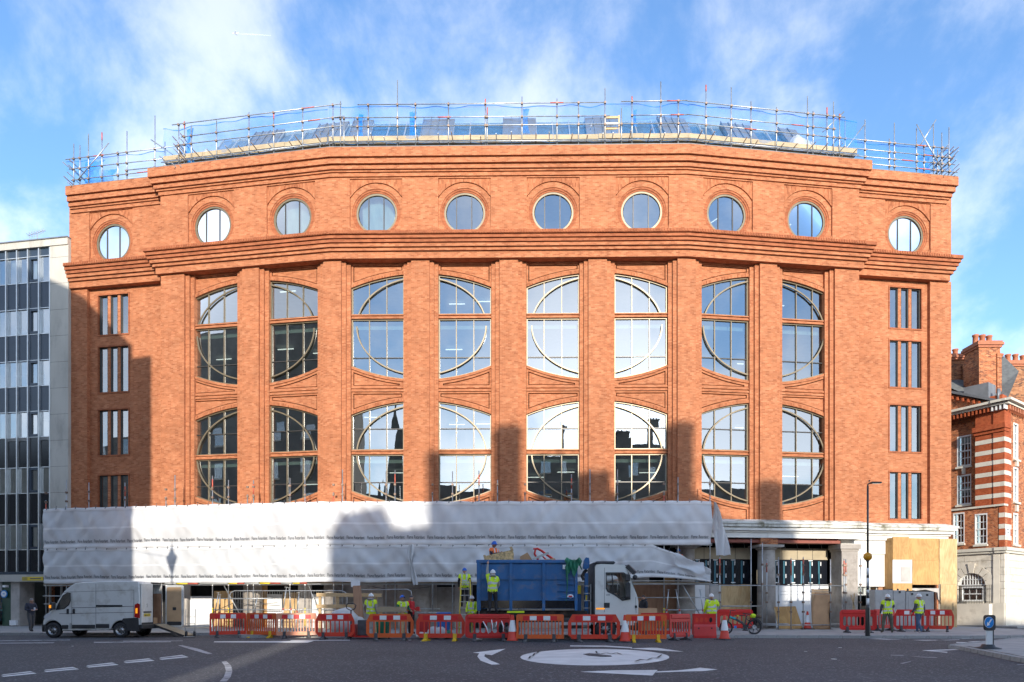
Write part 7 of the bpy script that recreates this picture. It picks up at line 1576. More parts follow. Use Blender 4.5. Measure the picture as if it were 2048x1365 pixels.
RAD = dict(pelvis=(.165,.125), spine=(.15,.115), chest=(.175,.125), neck=(.062,.06), shL=(.078,.078), shR=(.078,.078), elL=(.055,.055), elR=(.055,.055), wrL=(.036,.036), wrR=(.036,.036),
    hiL=(.105,.105), hiR=(.105,.105), knL=(.072,.072), knR=(.072,.072), anL=(.052,.052), anR=(.052,.052), toL=(.042,.036), toR=(.042,.036))
def seg_dist(p, a, b):
    d = b-a; t = max(0, min(1, (p-a).dot(d)/d.length_squared)); return (p-(a+d*t)).length
def person(label, loc, rz, pose=None, h=1.76, top='cloth_black', trousers='cloth_dark_grey', shoes='boot', skin='skin', vest=None, helmet=None, hair=None, hat=None, look=(0,-1,0), bulk=1.08, sleeve=None, cat='person', hood=None):
    J = {k: Vector(v) for k, v in REST.items()}
    for k, v in (pose or {}).items(): J[k] = Vector(v)
    t = thing('person', label, cat, loc, rz)
    s = h/1.76
    me = bpy.data.meshes.new('body'); names = [k for k in J if k != 'head']; idx = {k: i for i, k in enumerate(names)}
    me.from_pydata([J[k]*s for k in names], [(idx[a], idx[b]) for a, b, z in BONES], [])
    o = bpy.data.objects.new('body', me); COL.objects.link(o); o.modifiers.new('skin', 'SKIN'); sm = o.modifiers.new('sub', 'SUBSURF'); sm.levels = 2; sm.render_levels = 2
    for k in names:
        v = me.skin_vertices[0].data[idx[k]]; r = RAD[k]; v.radius = (r[0]*s*bulk, r[1]*s*bulk); v.use_root = (k == 'pelvis')
    dg = bpy.context.evaluated_depsgraph_get(); bme = bpy.data.meshes.new_from_object(o.evaluated_get(dg)); bpy.data.objects.remove(o)
    bm = bmesh.new(); bm.from_mesh(bme); bpy.data.meshes.remove(bme)
    mats = [top, trousers, shoes, skin, 'eye', 'lip', sleeve or top]
    vestf = []
    for f in bm.faces:
        c = f.calc_center_median(); best = min(BONES, key=lambda b: seg_dist(c, J[b[0]]*s, J[b[1]]*s)/max(.04,(RAD[b[0]][0]+RAD[b[1]][0])/2)); z = best[2]; f.smooth = True
        if z == 'torso': f.material_index = 0
        elif z == 'arm': f.material_index = 6
        elif z == 'neck': f.material_index = 3 if c.z > (J['neck'].z-.02)*s else 0
        elif z == 'leg': f.material_index = 1
        elif z == 'foot': f.material_index = 2
        if ((z == 'torso' or (z == 'leg' and abs(c.x) < .2*s)) and c.z > (J['pelvis'].z-.045)*s) or (z == 'neck' and f.material_index == 0): vestf.append(f.index)
    def addmesh(mb):
        base = [bm.verts.new(p) for p in mb.v]
        for f, mi in zip(mb.f, mb.m):
            try: q = bm.faces.new([base[i] for i in f]); q.material_index = mi; q.smooth = True
            except ValueError: pass
    # hands: palm, four fingers of unequal length, thumb from the side of the palm
    for sd in ('L','R'):
        w, e = J['wr'+sd]*s, J['el'+sd]*s; d = (w-e).normalized(); sg = -1 if sd == 'L' else 1
        side = Vector((0,-1,0))-d*d.dot(Vector((0,-1,0)))
        if side.length < .2: side = Vector((1,0,0))-d*d.x
        side.normalize(); nrm = d.cross(side).normalized()*(-sg)
        mb = MB(); mb.cm = 3; pc = w+d*.045*s
        mb.path([w-d*.01*s, w+d*.03*s, w+d*.085*s], [.030*s,.040*s,.036*s], 8)
        for i, L in enumerate((.070,.080,.075,.058)):
            b0 = w+d*.08*s+side*(.028-.019*i)*s; k1 = b0+d*L*.5*s+nrm*.006*s; k2 = b0+d*L*.85*s+nrm*.028*s; mb.path([b0,k1,k2], [.0095*s,.0088*s,.007*s], 6)
        b0 = w+d*.025*s+side*.030*s; mb.path([b0, b0+d*.03*s+side*.022*s, b0+d*.062*s+side*.024*s+nrm*.012*s], [.012*s,.0105*s,.008*s], 6)
        addmesh(mb)
    # head
    hd = J['head']*s; lk = Vector(look).normalized(); up = Vector((0,0,1)); rt = lk.cross(up)
    rt = rt.normalized() if rt.length > 1e-3 else Vector((-1,0,0)); u2 = rt.cross(lk).normalized()
    HM = Matrix(((rt.x,-lk.x,u2.x,hd.x),(rt.y,-lk.y,u2.y,hd.y),(rt.z,-lk.z,u2.z,hd.z),(0,0,0,1)))   # local -y = face
    mb = MB(); mb.cm = 3; rows = []
    for a in range(11):
        th = math.pi*a/10; row = []
        for k in range(16):
            ph = 2*math.pi*k/16; x = math.sin(th)*math.cos(ph); y = math.sin(th)*math.sin(ph); z = -math.cos(th)
            jaw = 1-.24*max(0,-z)*(1 if y < .2 else .4)
            px_, py_, pz_ = x*.076*jaw, y*.098*(1 if y > 0 else .93)*(1-.10*max(0,-z)*(y < 0)), z*.115
            if y < -.9 and abs(z) < .35: py_ -= .004
            row.append(HM @ Vector((px_*s, py_*s, pz_*s)))
        rows.append(row)
    mb.grid(rows, True)
    mb.path([HM @ Vector((0,-.088*s,.022*s)), HM @ Vector((0,-.107*s,-.012*s)), HM @ Vector((0,-.112*s,-.026*s)), HM @ Vector((0,-.086*s,-.034*s))], [.008*s,.012*s,.016*s,.008*s], 6)
    for sx in (-1,1): mb.sphere(HM @ Vector((sx*.078*s,.008*s,-.004*s)), .024*s, 8, 5, (.45,.7,1.1))
    mb.cm = 4
    for sx in (-1,1): mb.sphere(HM @ Vector((sx*.031*s,-.083*s,.012*s)), .0105*s, 8, 5)
    mb.cm = 5; mb.sphere(HM @ Vector((0,-.081*s,-.062*s)), .022*s, 8, 5, (1.1,.5,.3))
    addmesh(mb)
    mesh = bpy.data.meshes.new('body'); bm.to_mesh(mesh)
    for m_ in mats: mesh.materials.append(MATS[m_])
    body = link('body', mesh, t)
    bm.faces.ensure_lookup_table(); bm.normal_update()
    if vest:
        ids = set(vestf); vb = MB(); vb.smooth = True; tp = MB(); tp.smooth = True
        zs = [v.co.z for i in ids for v in bm.faces[i].verts]; z0, z1 = min(zs), max(zs)
        for i in ids:
            f = bm.faces[i]; c = f.calc_center_median()
            vb.face([v.co+v.normal*.022*s for v in f.verts])
            fr = (c.z-z0)/(z1-z0); band = (.20 < fr < .30) or (.44 < fr < .54) or (fr > .60 and .09 < abs(c.x)/s < .125)
            if band: tp.face([v.co+v.normal*.028*s for v in f.verts])
        vo = vb.build('vest', vest, t, local=True)
        if tp.f: tp.build('reflective_band', 'silver_tape', t, local=True)
    bm.free()
    if helmet:
        def hb(m):
            m.smooth = True; rows = []
            for a in range(7):
                th = math.pi/2*a/6; r = math.cos(th); rows.append([HM @ Vector((.108*s*r*math.cos(2*math.pi*k/18), .128*s*r*math.sin(2*math.pi*k/18), (.035+.125*math.sin(th))*s)) for k in range(18)])
            m.grid(rows, True)
            br = [[HM @ Vector((q*.108*s*math.cos(2*math.pi*k/18), q2*s*math.sin(2*math.pi*k/18)*(1.0 if math.sin(2*math.pi*k/18) > 0 else pk), .034*s-dz)) for k in range(18)] for q, q2, pk, dz in ((1.0,.128,1,0),(1.14,.145,1.32,.012*s))]
            m.grid(br, True); m.path([HM @ Vector((0,y*s,z*s)) for y, z in ((-.12,.07),(-.08,.145),(0,.168),(.08,.145),(.12,.07))], .012*s, 6)
        hm = MB(); hb(hm); hm.build('helmet', helmet, t, fix=False, local=True)
    if hair or hat:
        hm = MB(); hm.smooth = True; rows = []
        lowf = .5 if hat else .25
        for a in range(8):
            th = math.pi*(lowf*0+.38 if False else .42)*a/7; rows.append([HM @ Vector((.083*s*math.sin(th)*math.cos(2*math.pi*k/16)*1.02, (.106*math.sin(th)*math.sin(2*math.pi*k/16)+.008)*s, (.122*math.cos(th)+(.0 if math.sin(2*math.pi*k/16) < 0 else -.03*a/7)+.002)*s)) for k in range(16)])
        hm.grid(rows, True); hm.build('hat' if hat else 'hair', hat or hair, t, fix=False, local=True)
    if hood:
        hm = MB(); hm.path([J['neck']*s+Vector((.10*math.cos(a), .09*math.sin(a)+.03, .03+.03*math.sin(a)))*s for a in [2*math.pi*i/14 for i in range(14)]], .045*s, 8, True); hm.build('hood', hood, t, local=True)
    return t
def at(px, Y, z=0): return (XP(px,Y), Y, z)
walk = dict(knL=(-.11,-.14,.52), anL=(-.12,-.16,.12), toL=(-.13,-.33,.08), knR=(.11,.02,.50), anR=(.12,.20,.13), toR=(.125,.07,.05))
person('man in dark top and checked trousers walking past the office block looking at his phone', at(62,32.6,PAVZ), R(62), dict(walk, elL=(-.26,.0,1.14), wrL=(-.10,-.24,1.12), elR=(.26,.0,1.14), wrR=(.10,-.26,1.15), head=(0,-.05,1.61)), 1.66, 'cloth_navy', 'cloth_dark_grey', 'boot_black', hair='hair_grey', look=(0,-1,-.35))
m = MB(); m.box(-.035,.035,-.006,.006,-.07,.07); ph = m.build('mobile_phone', 'print_white', None); ph.location = Vector(at(62,32.6,PAVZ))+Matrix.Rotation(R(62),3,'Z') @ Vector((0,-.31,1.12)); tag(ph, 'small pale phone in the hands of the man in checked trousers', 'phone')
person('worker in yellow vest and white helmet with his back turned beside the leaning board', at(742,29.95,PAVZ), R(172), dict(elR=(.30,-.05,1.18), wrR=(.36,-.28,1.02)), 1.80, 'cloth_grey', 'cloth_pale', vest='hiviz', helmet='helmet_white', hood='cloth_grey')
person('worker in green jumper, open yellow vest and blue helmet leaning on a timber rail', at(806,29.9,PAVZ), R(25), dict(elL=(-.28,-.05,1.2), wrL=(-.12,-.30,1.13), head=(-.03,.0,1.63), elR=(.27,.0,1.16), wrR=(.30,-.25,1.08)), 1.72, 'cloth_green', 'cloth_pale', vest='hiviz', helmet='helmet_blue', sleeve='cloth_green', look=(.3,-1,.35))
person('man in bright red jacket and dark woolly hat next to the blue helmeted worker', at(822,30.5,PAVZ), R(70), dict(elL=(-.27,-.02,1.16), wrL=(-.20,-.26,1.06), elR=(.27,.02,1.16), wrR=(.18,-.28,1.08)), 1.76, 'cloth_red', 'cloth_black', 'boot_black', hat='cloth_dark_grey', bulk=1.2)
person('worker in black sleeves, yellow vest and blue helmet standing high on the stepladder', at(929,31.6,1.32), R(180), dict(elL=(-.27,.0,1.14), wrL=(-.25,-.12,.90), elR=(.27,.0,1.14), wrR=(.26,-.12,.9)), 1.80, 'cloth_black', 'cloth_black', 'boot_black', vest='hiviz', helmet='helmet_blue')
person('worker in yellow vest and white helmet standing low beside the stepladder', at(944,30.1,PAVZ), R(-20), dict(elL=(-.26,-.02,1.15), wrL=(-.16,-.26,1.02), elR=(.26,-.02,1.15), wrR=(.2,-.24,.98)), 1.70, 'hiviz', 'cloth_khaki', vest='hiviz', helmet='helmet_white', skin='skin_dark')
person('worker in grey hoodie, yellow vest and white helmet climbing the skip with one arm raised', at(985,27.32,1.08), R(188), dict(shR=(.17,-.02,1.48), elR=(.20,-.10,1.76), wrR=(.17,-.16,2.02), elL=(-.26,-.08,1.18), wrL=(-.20,-.22,1.02), knL=(-.14,-.08,.52), knR=(.10,-.03,.52), anL=(-.16,-.02,.1), toL=(-.18,-.16,.04), head=(-.02,-.03,1.62)), 1.76, 'cloth_grey', 'cloth_black', vest='hiviz', helmet='helmet_white', sleeve='cloth_grey', look=(-.5,-1,.1), hood='cloth_grey')
person('worker in dark jacket with orange vest and blue helmet standing inside the skip', at(988,28.9,2.34), R(55), dict(elL=(-.26,-.05,1.2), wrL=(-.1,-.28,1.28), elR=(.26,-.05,1.2), wrR=(.1,-.3,1.3)), 1.76, 'cloth_navy', 'cloth_dark_grey', vest='hiviz_orange', helmet='helmet_blue', skin='skin_dark')
person('bearded man in black hooded top with folded arms behind the brown board by the cab', at(1287,31.6,PAVZ), R(-62), dict(elL=(-.27,-.02,1.15), wrL=(.02,-.22,1.12), elR=(.27,-.02,1.15), wrR=(-.02,-.24,1.16)), 1.78, 'cloth_black', 'cloth_black', 'boot_black', hair='hair_dark', hood='cloth_black')
person('worker in long-sleeved yellow jacket and white helmet seen from behind holding a tool up', at(1423,31.2,PAVZ), R(178), dict(elL=(-.34,-.08,1.24), wrL=(-.25,-.26,1.44), elR=(.28,.0,1.14), wrR=(.28,-.16,.94)), 1.80, 'hiviz', 'cloth_dark_grey', vest='hiviz', helmet='helmet_white', sleeve='hiviz', bulk=1.3)
person('worker in yellow vest and khaki trousers standing feet apart by the grey cabinet', at(1775,31.6,PAVZ), R(168), dict(elL=(-.28,-.06,1.18), wrL=(-.24,-.24,1.28), elR=(.27,.02,1.13), wrR=(.27,-.10,.90), knL=(-.17,-.02,.5), anL=(-.20,.02,.1), toL=(-.22,-.13,.05), knR=(.17,-.02,.5), anR=(.20,.02,.1), toR=(.24,-.12,.05)), 1.78, 'cloth_dark_grey', 'cloth_khaki', vest='hiviz', helmet='helmet_white', hood='cloth_dark_grey')
person('worker in yellow vest and blue jeans walking away towards the grey cabinet', at(1838,31.6,PAVZ), R(205), dict(walk, elL=(-.28,.04,1.15), wrL=(-.30,.02,.90), elR=(.28,.02,1.15), wrR=(.32,-.12,.93)), 1.80, 'cloth_dark_grey', 'cloth_jeans', 'cloth_pale', vest='hiviz', helmet='helmet_white')
person('driver sitting at the wheel inside the white lorry cab', (3.86,LY+.62,.62), R(90), dict(knL=(-.13,-.42,.95), anL=(-.13,-.46,.55), toL=(-.13,-.6,.5), knR=(.13,-.42,.95), anR=(.13,-.46,.55), toR=(.13,-.6,.5), hiL=(-.1,-.02,.92), hiR=(.1,-.02,.92), elL=(-.26,-.15,1.18), wrL=(-.18,-.38,1.26), elR=(.26,-.15,1.18), wrR=(.18,-.38,1.26)), 1.76, 'cloth_dark_grey', 'cloth_black', hair='hair_dark', sleeve='skin')
person('worker in blue helmet on the scaffold deck behind the sagging sheet', at(1357,36.1,2.61), R(180), None, 1.74, 'hiviz_orange', 'cloth_navy', helmet='helmet_blue')
# ================================================================== SITE CLUTTER
def frontF(Y0): return lambda u, d, z: Vector((u, Y0-d, z))
def board_px(nm, lab, cat, mat, pts, Y, th=.02, lean=0.0, z0=PAVZ):
    """flat board given by its picture outline at depth Y; lean tips the top away"""
    q = [(XP(a,Y), max(z0, ZP(b,Y))) for a, b in pts]; m = MB(lambda u, d, z: Vector((u, Y-d+lean*(z-z0), z))); m.poly(q, 0, -th); return tag(m.build(nm, mat, None), lab, cat)
board_px('plywood_sheet', 'tall reddish plywood sheet leaning in front of the pallet truck', 'board', 'plywood_red', [(703,1172),(719,1171),(727,1240),(733,1268),(712,1268),(706,1215)], 31.0, .02, .12)
board_px('white_board', 'white board standing upright above the reddish plywood sheet', 'board', 'white_board', [(702,1160),(720,1160),(720,1175),(702,1175)], 33.2, .02, 0, 2.3)
board_px('brown_board', 'low brown board standing behind the barrier ahead of the cab', 'board', 'cardboard_pale', [(1276,1217),(1314,1217),(1314,1275),(1276,1275)], 30.6, .02, 0)
board_px('plywood_sheet', 'pale plywood sheet leaning against the white hoarding beside the column', 'board', 'plywood', [(1550,1214),(1594,1213),(1606,1258),(1557,1258)], 36.3, .018, .15)
# timber guard rails
def timber(lab, a, b, Y, w=.05, h=.16, mat='timber'):
    m = MB(); beam(m, (XP(a[0],Y),Y,ZP(a[1],Y)), (XP(b[0],Y),Y,ZP(b[1],Y)), w, h); return tag(m.build('timber_rail', mat, None), lab, 'timber')
tf = thing('timber_guard', 'pale timber guard rail on posts behind the red pallet truck', 'guard rail', at(690,32.2,PAVZ))
for (a, b, hgt) in (((633,1190),(763,1191),.17),((633,1213),(712,1213),.17)):
    m = MB(); beam(m, (XP(a[0],32.2),32.2,ZP(a[1],32.2)), (XP(b[0],32.2),32.2,ZP(b[1],32.2)), .05, hgt); m.build('rail', 'timber', tf)
for px in (640,675,752): m = MB(); m.box(XP(px,32.3)-.06,XP(px,32.3)+.06,32.26,32.36,PAVZ,ZP(1188,32.3)); m.build('post', 'timber', tf)
bn = thing('timber_trestle', 'long pale plank on two short posts under the green jumper worker', 'trestle', at(783,29.5,PAVZ))
m = MB(); m.box(XP(754,29.5),XP(813,29.5),29.4,29.6,ZP(1224,29.5),ZP(1214,29.5)); m.build('plank', 'board', bn)
for px in (762,806): m = MB(); m.box(XP(px,29.5)-.05,XP(px,29.5)+.05,29.42,29.58,PAVZ,ZP(1224,29.5)); m.build('post', 'timber', bn)
# wire fence panel with rounded corners
fp = thing('fence_panel', 'galvanised wire fence panel with rounded top corners in front of the sunlit hoardings', 'fence panel', at(575,33.4,PAVZ))
Yf = 33.4; xa, xb, zt = XP(459,Yf), XP(694,Yf), ZP(1182,Yf)
m = MB(); m.path([(xa,Yf,PAVZ),(xa,Yf,zt-.25),(xa+.08,Yf,zt-.08),(xa+.25,Yf,zt),(xb-.25,Yf,zt),(xb-.08,Yf,zt-.08),(xb,Yf,zt-.25),(xb,Yf,PAVZ)], .022, 6); m.build('frame_tube', 'tube', fp)
m = MB()
for i in range(48): x = xa+.06+(xb-xa-.12)*i/47; m.tube((x,Yf,PAVZ+.15),(x,Yf,zt-.03),.004,4,caps=False)
for z in (.35,.8,1.25,1.7): m.tube((xa,Yf+.006,z),(xb,Yf+.006,z),.005,4,caps=False)
o = m.build('wire_mesh', 'tube', fp, fix=False); o['kind'] = 'stuff'
fp2 = thing('fence_panel', 'galvanised tube fence panel with a rounded end behind the man in red', 'fence panel', at(770,33.6,PAVZ))
Yf = 33.6; m = MB(); m.path([(XP(722,Yf),Yf,ZP(1180,Yf)),(XP(815,Yf),Yf,ZP(1179,Yf)),(XP(822,Yf),Yf,ZP(1183,Yf)),(XP(824,Yf),Yf,ZP(1192,Yf)),(XP(824,Yf),Yf,PAVZ)], .02, 6); m.build('frame_tube', 'tube', fp2)
m = MB(); m.tube((XP(722,Yf),Yf,ZP(1180,Yf)),(XP(722,Yf),Yf,PAVZ),.02,6); m.build('frame_tube', 'tube', fp2)
# steel props leaning under the deck
for i, (a, b, lab) in enumerate((((437,1186),(424,1232),'white steel prop leaning under the deck next to the van end of the barriers'),((440,1190),(436,1230),'shorter steel prop with a flat head beside the leaning white prop'),((573,1175),(560,1222),'steel prop leaning in front of the sunlit white boards'),((578,1176),(586,1228),'steel prop crossing another in front of the white boards'),((598,1186),(590,1226),'steel prop standing by the dark doorway under the deck'),((515,1192),(502,1222),'steel prop with red collar leaning by the pale plywood'),((1337,1180),(1330,1225),'steel prop leaning by the brown plywood under the sheet'),((1352,1180),(1366,1222),'steel prop leaning across the grey panel under the sheet'),((1400,1180),(1412,1222),'steel prop beside the worker in the yellow jacket'))):
    Y = 34.3; pr_ = thing('steel_prop', lab, 'prop', (XP(b[0],Y-.3),Y-.3,PAVZ)); t0 = Vector((XP(a[0],Y),Y,ZP(a[1],Y))); t1 = Vector((XP(b[0],Y-.3),Y-.3,PAVZ)); md = t0.lerp(t1,.5)
    m = MB(); m.tube(md,t1,.035,8); m.build('outer_tube', 'white_gloss' if i < 5 else 'tube', pr_); m = MB(); m.tube(t0,md,.026,8); m.build('inner_tube', 'tube', pr_); m = MB(); m.box(t0.x-.07,t0.x+.07,t0.y-.07,t0.y+.07,t0.z,t0.z+.015); m.build('head_plate', 'tube', pr_); m = MB(); m.tube(md-Vector((0,0,.05)),md+Vector((0,0,.05)),.048,8); m.build('collar', 'tube_red', pr_)
# pallet truck with grey load
pt = thing('pallet_truck', 'red hand pallet truck with looped black handle behind the red barrier', 'pallet truck', at(712,29.0,0))
Yp = 29.0
m = MB(); m.box(XP(712,Yp),XP(766,Yp),Yp-.28,Yp-.1,.07,.14); m.box(XP(712,Yp),XP(766,Yp),Yp+.1,Yp+.28,.07,.14); m.build('fork', 'red_plastic', pt, fix=False)
m = MB(); m.box(XP(703,Yp),XP(713,Yp),Yp-.28,Yp+.28,.08,.62,bev=.03); m.build('head', 'red_plastic', pt); m = MB(); m.tube((XP(702,Yp),Yp,.5),(XP(702,Yp),Yp,1.2),.03,8); m.build('tiller', 'black_gloss', pt)
m = MB(); m.path([(XP(702,Yp)+a,Yp,1.2+b) for a, b in ((0,0),(-.17,.08),(-.21,.22),(-.12,.30),(.12,.30),(.21,.22),(.17,.08))], .022, 6, True); m.build('handle_loop', 'black_gloss', pt); m = MB(); m.lathe([(.09,-.06),(.09,.06)], (0,0,0), 12, Matrix.Translation((XP(700,Yp),Yp,.09)) @ Matrix.Rotation(R(90),4,'X')); m.build('wheel', 'rubber', pt)
m = MB(); m.box(XP(716,28.9),XP(736,28.9),28.8,29.1,.145,.80,bev=.02); tag(m.build('dark_crate', 'cloth_dark_grey', None), 'dark grey plastic crate standing on the red pallet truck forks', 'crate')
def sack(lab, px, Y, z, sx, sy, sz, seed, mat='bag_white'):
    m = MB(); m.smooth = True; rows = []
    for a in range(9):
        th = math.pi*a/8; row = []
        for k in range(14):
            ph = 2*math.pi*k/14; d = Vector((math.sin(th)*math.cos(ph), math.sin(th)*math.sin(ph), -math.cos(th))); r = 1+.28*noise.noise(d*1.9+Vector((seed,0,0))); row.append(Vector((XP(px,Y)+d.x*sx*r, Y+d.y*sy*r, max(z+.005, z+sz*.9+d.z*sz*r))))
        rows.append(row)
    m.grid(rows, True); return tag(m.build('rubble_sack', mat, None, fix=False), lab, 'sack')
sack('large white wrapped bundle behind the pallet truck handle',690,30.1,PAVZ,.72,.4,.62,1.0); sack('crumpled white bag under the wrapped bundle by the pallet truck',722,29.9,PAVZ,.25,.22,.42,9.0)
sack('white rubble sack lying flat behind the yellow-footed barrier',846,28.6,0,.3,.25,.16,2.0); sack('tall white rubble sack beside the green bag',866,28.7,0,.28,.25,.28,3.0); sack('white rubble sack slumped against the blue bin',882,28.5,0,.26,.22,.27,4.0); sack('dark green bag lying against the blue wheeled bin',893,28.9,0,.3,.2,.2,5.0,'green_tarp'); sack('white bag under the wheels at the back of the lorry',956,27.3,0,.2,.2,.16,6.0)
def wbin(lab, px, Y, mat, w=.5, h=1.0):
    t = thing('wheeled_bin', lab, 'bin', (XP(px,Y),Y,0)); lpart(t, 'body', mat, lambda m: m.grid([[(-w*.4,-.22,.05),(w*.4,-.22,.05),(w*.4,.22,.05),(-w*.4,.22,.05)],[(-w*.5,-.28,h*.92),(w*.5,-.28,h*.92),(w*.5,.28,h*.92),(-w*.5,.28,h*.92)]], True)); lpart(t, 'lid', mat, lambda m: m.box(-w*.55,w*.55,-.33,.31,h*.92,h,bev=.03)); [lpart(t, 'wheel', 'rubber', lambda m: m.lathe([(.1,-.03),(.1,.03)], (0,0,0), 12, Matrix.Translation((s*w*.42,.22,.1)) @ Matrix.Rotation(R(90),4,'Y'))) for s in (-1,1)]
wbin('blue wheeled bin behind the white rubble sacks',888,29.3,'bin_blue',.56,1.12); wbin('red bin beside the blue wheeled bin behind the barriers',848,29.4,'bin_red',.42,1.05); wbin('green bin half hidden behind the orange barrier under the trestle',766,28.9,'green_tarp',.5,.85)
m = MB(); m.box(XP(833,30.0),XP(840,30.0),29.8,30.0,ZP(1222,30),ZP(1214,30)); tag(m.build('red_box', 'red_plastic', None), 'small red box held by the man in the red jacket', 'box')
# stacked palettes and rubble under the barriers
for i, (px, py, mt, lab) in enumerate(((848,1272,'timber','low timber pallet under the barrier with yellow feet'),(872,1272,'timber','second timber pallet beside the white sacks'),(795,1271,'board','flat plank lying behind the orange barrier on the ground'))):
    g = G(px, py, 0); t = thing('timber_pallet', lab, 'pallet', (g.x,g.y,0)); [lpart(t, 'slat', mt, lambda m: m.box(-.45,.45,-.3+j*.2,-.18+j*.2,.09,.11)) for j in range(4)]; [lpart(t, 'bearer', mt, lambda m: m.box(x-.05,x+.05,-.3,.42,0,.09)) for x in (-.38,0,.38)]
# stepladder
ld = thing('stepladder', 'yellow fibreglass stepladder with silver treads by the dark doorway', 'ladder', at(931,31.1,PAVZ))
for sx in (-1,1):
    m = MB(); m.path([(XP(931,31.0)+sx*.30,31.0,PAVZ),(XP(931,31.25)+sx*.20,31.3,2.62)], .035, 6); m.build('stile', 'yellow_fibre', ld); m = MB(); m.path([(XP(931,32.1)+sx*.30,32.2,PAVZ),(XP(931,31.5)+sx*.2,31.55,2.55)], .025, 6); m.build('rear_leg', 'yellow_fibre', ld)
for i in range(8): z = PAVZ+.28+.29*i; w = .30-.1*(z/2.5); Y = 31.0+.3*(z/2.5); m = MB(); m.box(XP(931,31.1)-w,XP(931,31.1)+w,Y-.05,Y+.06,z,z+.035); m.build('tread', 'aluminium', ld)
# plywood box, cabinet and leaning sheets at the right corner
UW = lambda px, d: u_at(F_WR, WE, tR, px, d)
pb = thing('plywood_hoarding', 'tall plywood hoarding box with patched boards and a rough doorway at the corner', 'hoarding', F_WR(4,1.2,PAVZ))
def pbd(nm, mat, a, b, ya, yb, d=.60):
    ua, ub = UW(a,d), UW(b,d); Yd = F_WR((ua+ub)/2,d,0).y; m = MB(F_WR); m.box(ua+.012,ub-.012,d-.03,d+random.uniform(0,.03),max(PAVZ,ZP(yb,Yd)+.004),ZP(ya,Yd)-.004); m.build(nm, mat, pb)
for a, b, ya, yb, mt in ((1785,1818,1074,1120,'plywood'),(1818,1878,1077,1121,'plywood'),(1878,1914,1078,1169,'plywood_pale'),(1785,1824,1120,1167,'white_board'),(1824,1878,1121,1170,'plywood'),(1785,1824,1167,1182,'plywood'),(1785,1792,1182,1257,'plywood'),(1881,1914,1169,1262,'plywood_pale')): pbd('board', mt, a, b, ya, yb)
pbd('patch', 'plaster', 1801,1821,1134,1164,.63)
ua, ub = UW(1785,.6), UW(1914,.6); m = MB(F_WR); m.box(ua,ua+.04,-.2,.56,2.3,ZP(1074,38.0)); m.build('side_board', 'plywood', pb); m = MB(F_WR); m.box(ub-.04,ub,-.2,.56,PAVZ,ZP(1080,38.0)); m.build('side_board', 'plywood', pb); m = MB(F_WR); m.box(ua,ub,-.2,.55,ZP(1078,38)-.1,ZP(1078,38)-.06); m.build('top_board', 'plywood', pb)
m = MB(F_WR); u0 = UW(1822,.5); u1 = UW(1880,.5); m.poly([(u0,2.35),(u0,2.25),(u0+.3,2.2),(u0+.9,2.28),(u1-.15,2.1),(u1-.1,1.7),(u1,1.6),(u1,2.35)], .5, .4); m.build('torn_edge', 'plaster', pb); m = MB(F_WR); m.box(u0-.4,u1,-.4,-.3,PAVZ,2.6); m.build('dark_back', 'dark_void', pb)
m = MB(F_WR); m.tube((UW(1906,.68),.68,ZP(1206,38)),(UW(1906,.68),.68,ZP(1222,38)),.015,6); m.build('handle', 'chassis', pb)
for i in range(36): pass
cbn = thing('equipment_cabinet', 'long pale grey metal equipment cabinet leaning in the rough doorway', 'cabinet', at(1812,34.9,PAVZ))
Yc = 34.9
for a, b, ya, yb in ((1750,1786,1180,1262),(1787,1811,1181,1262),(1812,1868,1184,1262)):
    m = MB(); x0, x1 = XP(a,Yc), XP(b,Yc); m.box(x0,x1,Yc,Yc+.9,PAVZ,ZP(ya,Yc),bev=.015); m.build('body_panel', 'cabin_grey', cbn)
m = MB(); m.poly([(XP(1817,Yc),.4),(XP(1862,Yc),.4),(XP(1864,Yc),ZP(1190,Yc)),(XP(1817,Yc),ZP(1189,Yc))], Yc-.012, Yc-.001); m.build('door', 'cabin_grey', cbn)
m = MB(); m.poly([(XP(1752,Yc),.9),(XP(1783,Yc),.9),(XP(1783,Yc),ZP(1187,Yc)),(XP(1752,Yc),ZP(1187,Yc))], Yc-.010, Yc-.001); m.build('door', 'cabin_grey', cbn)
for px, py in ((1824,1188),(1854,1190),(1799,1184)): m = MB(); m.box(XP(px,Yc)-.05,XP(px,Yc)+.05,Yc-.03,Yc-.013,ZP(py,Yc)-.06,ZP(py,Yc)+.04); m.build('latch', 'black_plastic', cbn)
for px, py in ((1800,1178),(1820,1181)): m = MB(); m.lathe([(.04,ZP(1182,Yc)),(.05,ZP(1182,Yc)+.08),(.02,ZP(1182,Yc)+.12)], (XP(px,Yc),Yc+.2,0), 8); m.build('cap', 'black_plastic', cbn)
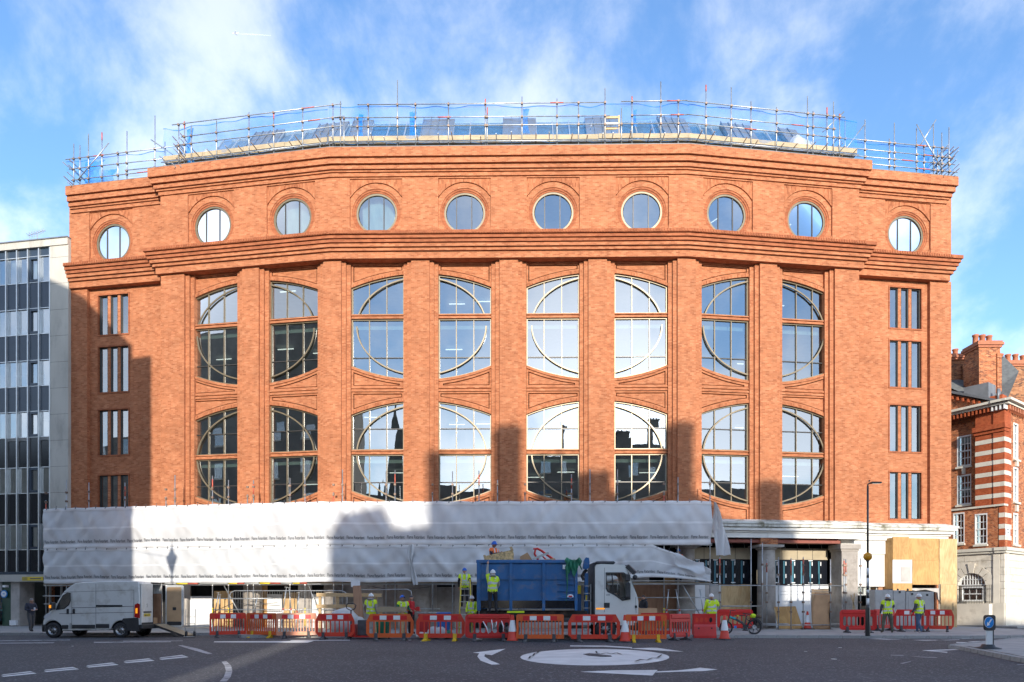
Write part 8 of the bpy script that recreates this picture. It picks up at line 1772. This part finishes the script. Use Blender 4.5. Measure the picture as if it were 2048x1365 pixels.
# curved cardboard sheets
def curved(lab, px0, px1, ytop, ybot, Y, bow, mat, seed):
    m = MB(); m.smooth = True; rows = []
    for j in range(11):
        t = j/10; rows.append([(XP(px0+(px1-px0)*i/6,Y)+bow*(1.1*(t-.45)**2+.25*t)+.02*math.sin(seed), Y-.5*math.sin(t*1.7)*bow+.5*t, PAVZ+(ZP(ytop,Y)-PAVZ)*t+.02*math.sin(i+seed)) for i in range(7)])
    m.grid(rows)
    o = m.build('cardboard_sheet', mat, None, fix=False); sd = o.modifiers.new('thick', 'SOLIDIFY'); sd.thickness = .012; return tag(o, lab, 'cardboard')
curved('large curved brown cardboard sheet leaning on the white hoarding',1621,1656,1186,1258,35.9,.55,'cardboard',1.0); curved('paler cardboard sheet standing behind the large curved one',1624,1658,1178,1258,36.25,.25,'cardboard_pale',3.0)
for i, (a, b, lab) in enumerate((((1702,1190),(1712,1226),'thin timber batten leaning against the square stone pier'),((1709,1187),(1705,1226),'bent timber strip crossing the batten by the stone pier'),((1549,1216),(1558,1258),'timber strip leaning on the edge of the pale plywood sheet'),((1514,1140),(1514,1168),'upright timber strip fixed beside the stone column'))): timber(lab, a, b, 36.0, .03, .05)
# tape strips hanging on the red barrier
for i, (a, b) in enumerate((((966,1243),(977,1268)),((983,1240),(984,1262)),((1003,1242),(1007,1264)),((993,1244),(989,1256)))):
    m = MB(); p0, p1 = Vector((XP(a[0],26.6),26.62,ZP(a[1],26.6))), Vector((XP(b[0],26.6),26.60,ZP(b[1],26.6))); m.path([p0,(p0+p1)/2+Vector((.03,-.02,0)),p1], [.02,.03,.02], 4); tag(m.build('barrier_tape', 'print_white', None), 'strip of white tape tied to the moulded red barrier under the skip', 'tape', 'white tape strips on the red barrier')
# loose trailing cables under the deck
for i, pts in enumerate((((425,1226),(432,1222),(470,1205),(480,1207),(500,1210),(555,1206)),((500,1203),(520,1204),(530,1210),(560,1212)),((745,1174),(770,1178),(800,1181),(860,1174)))):
    Y = 34.6; m = MB(); m.path([(XP(a,Y),Y,ZP(b,Y)) for a, b in pts], .014, 5); tag(m.build('cable', 'rubber', None), ('black cable sagging past the sunlit plywood under the deck','short black cable hooked across the white boards under the deck','black cable looped along the wall behind the red jacket man')[i], 'cable')
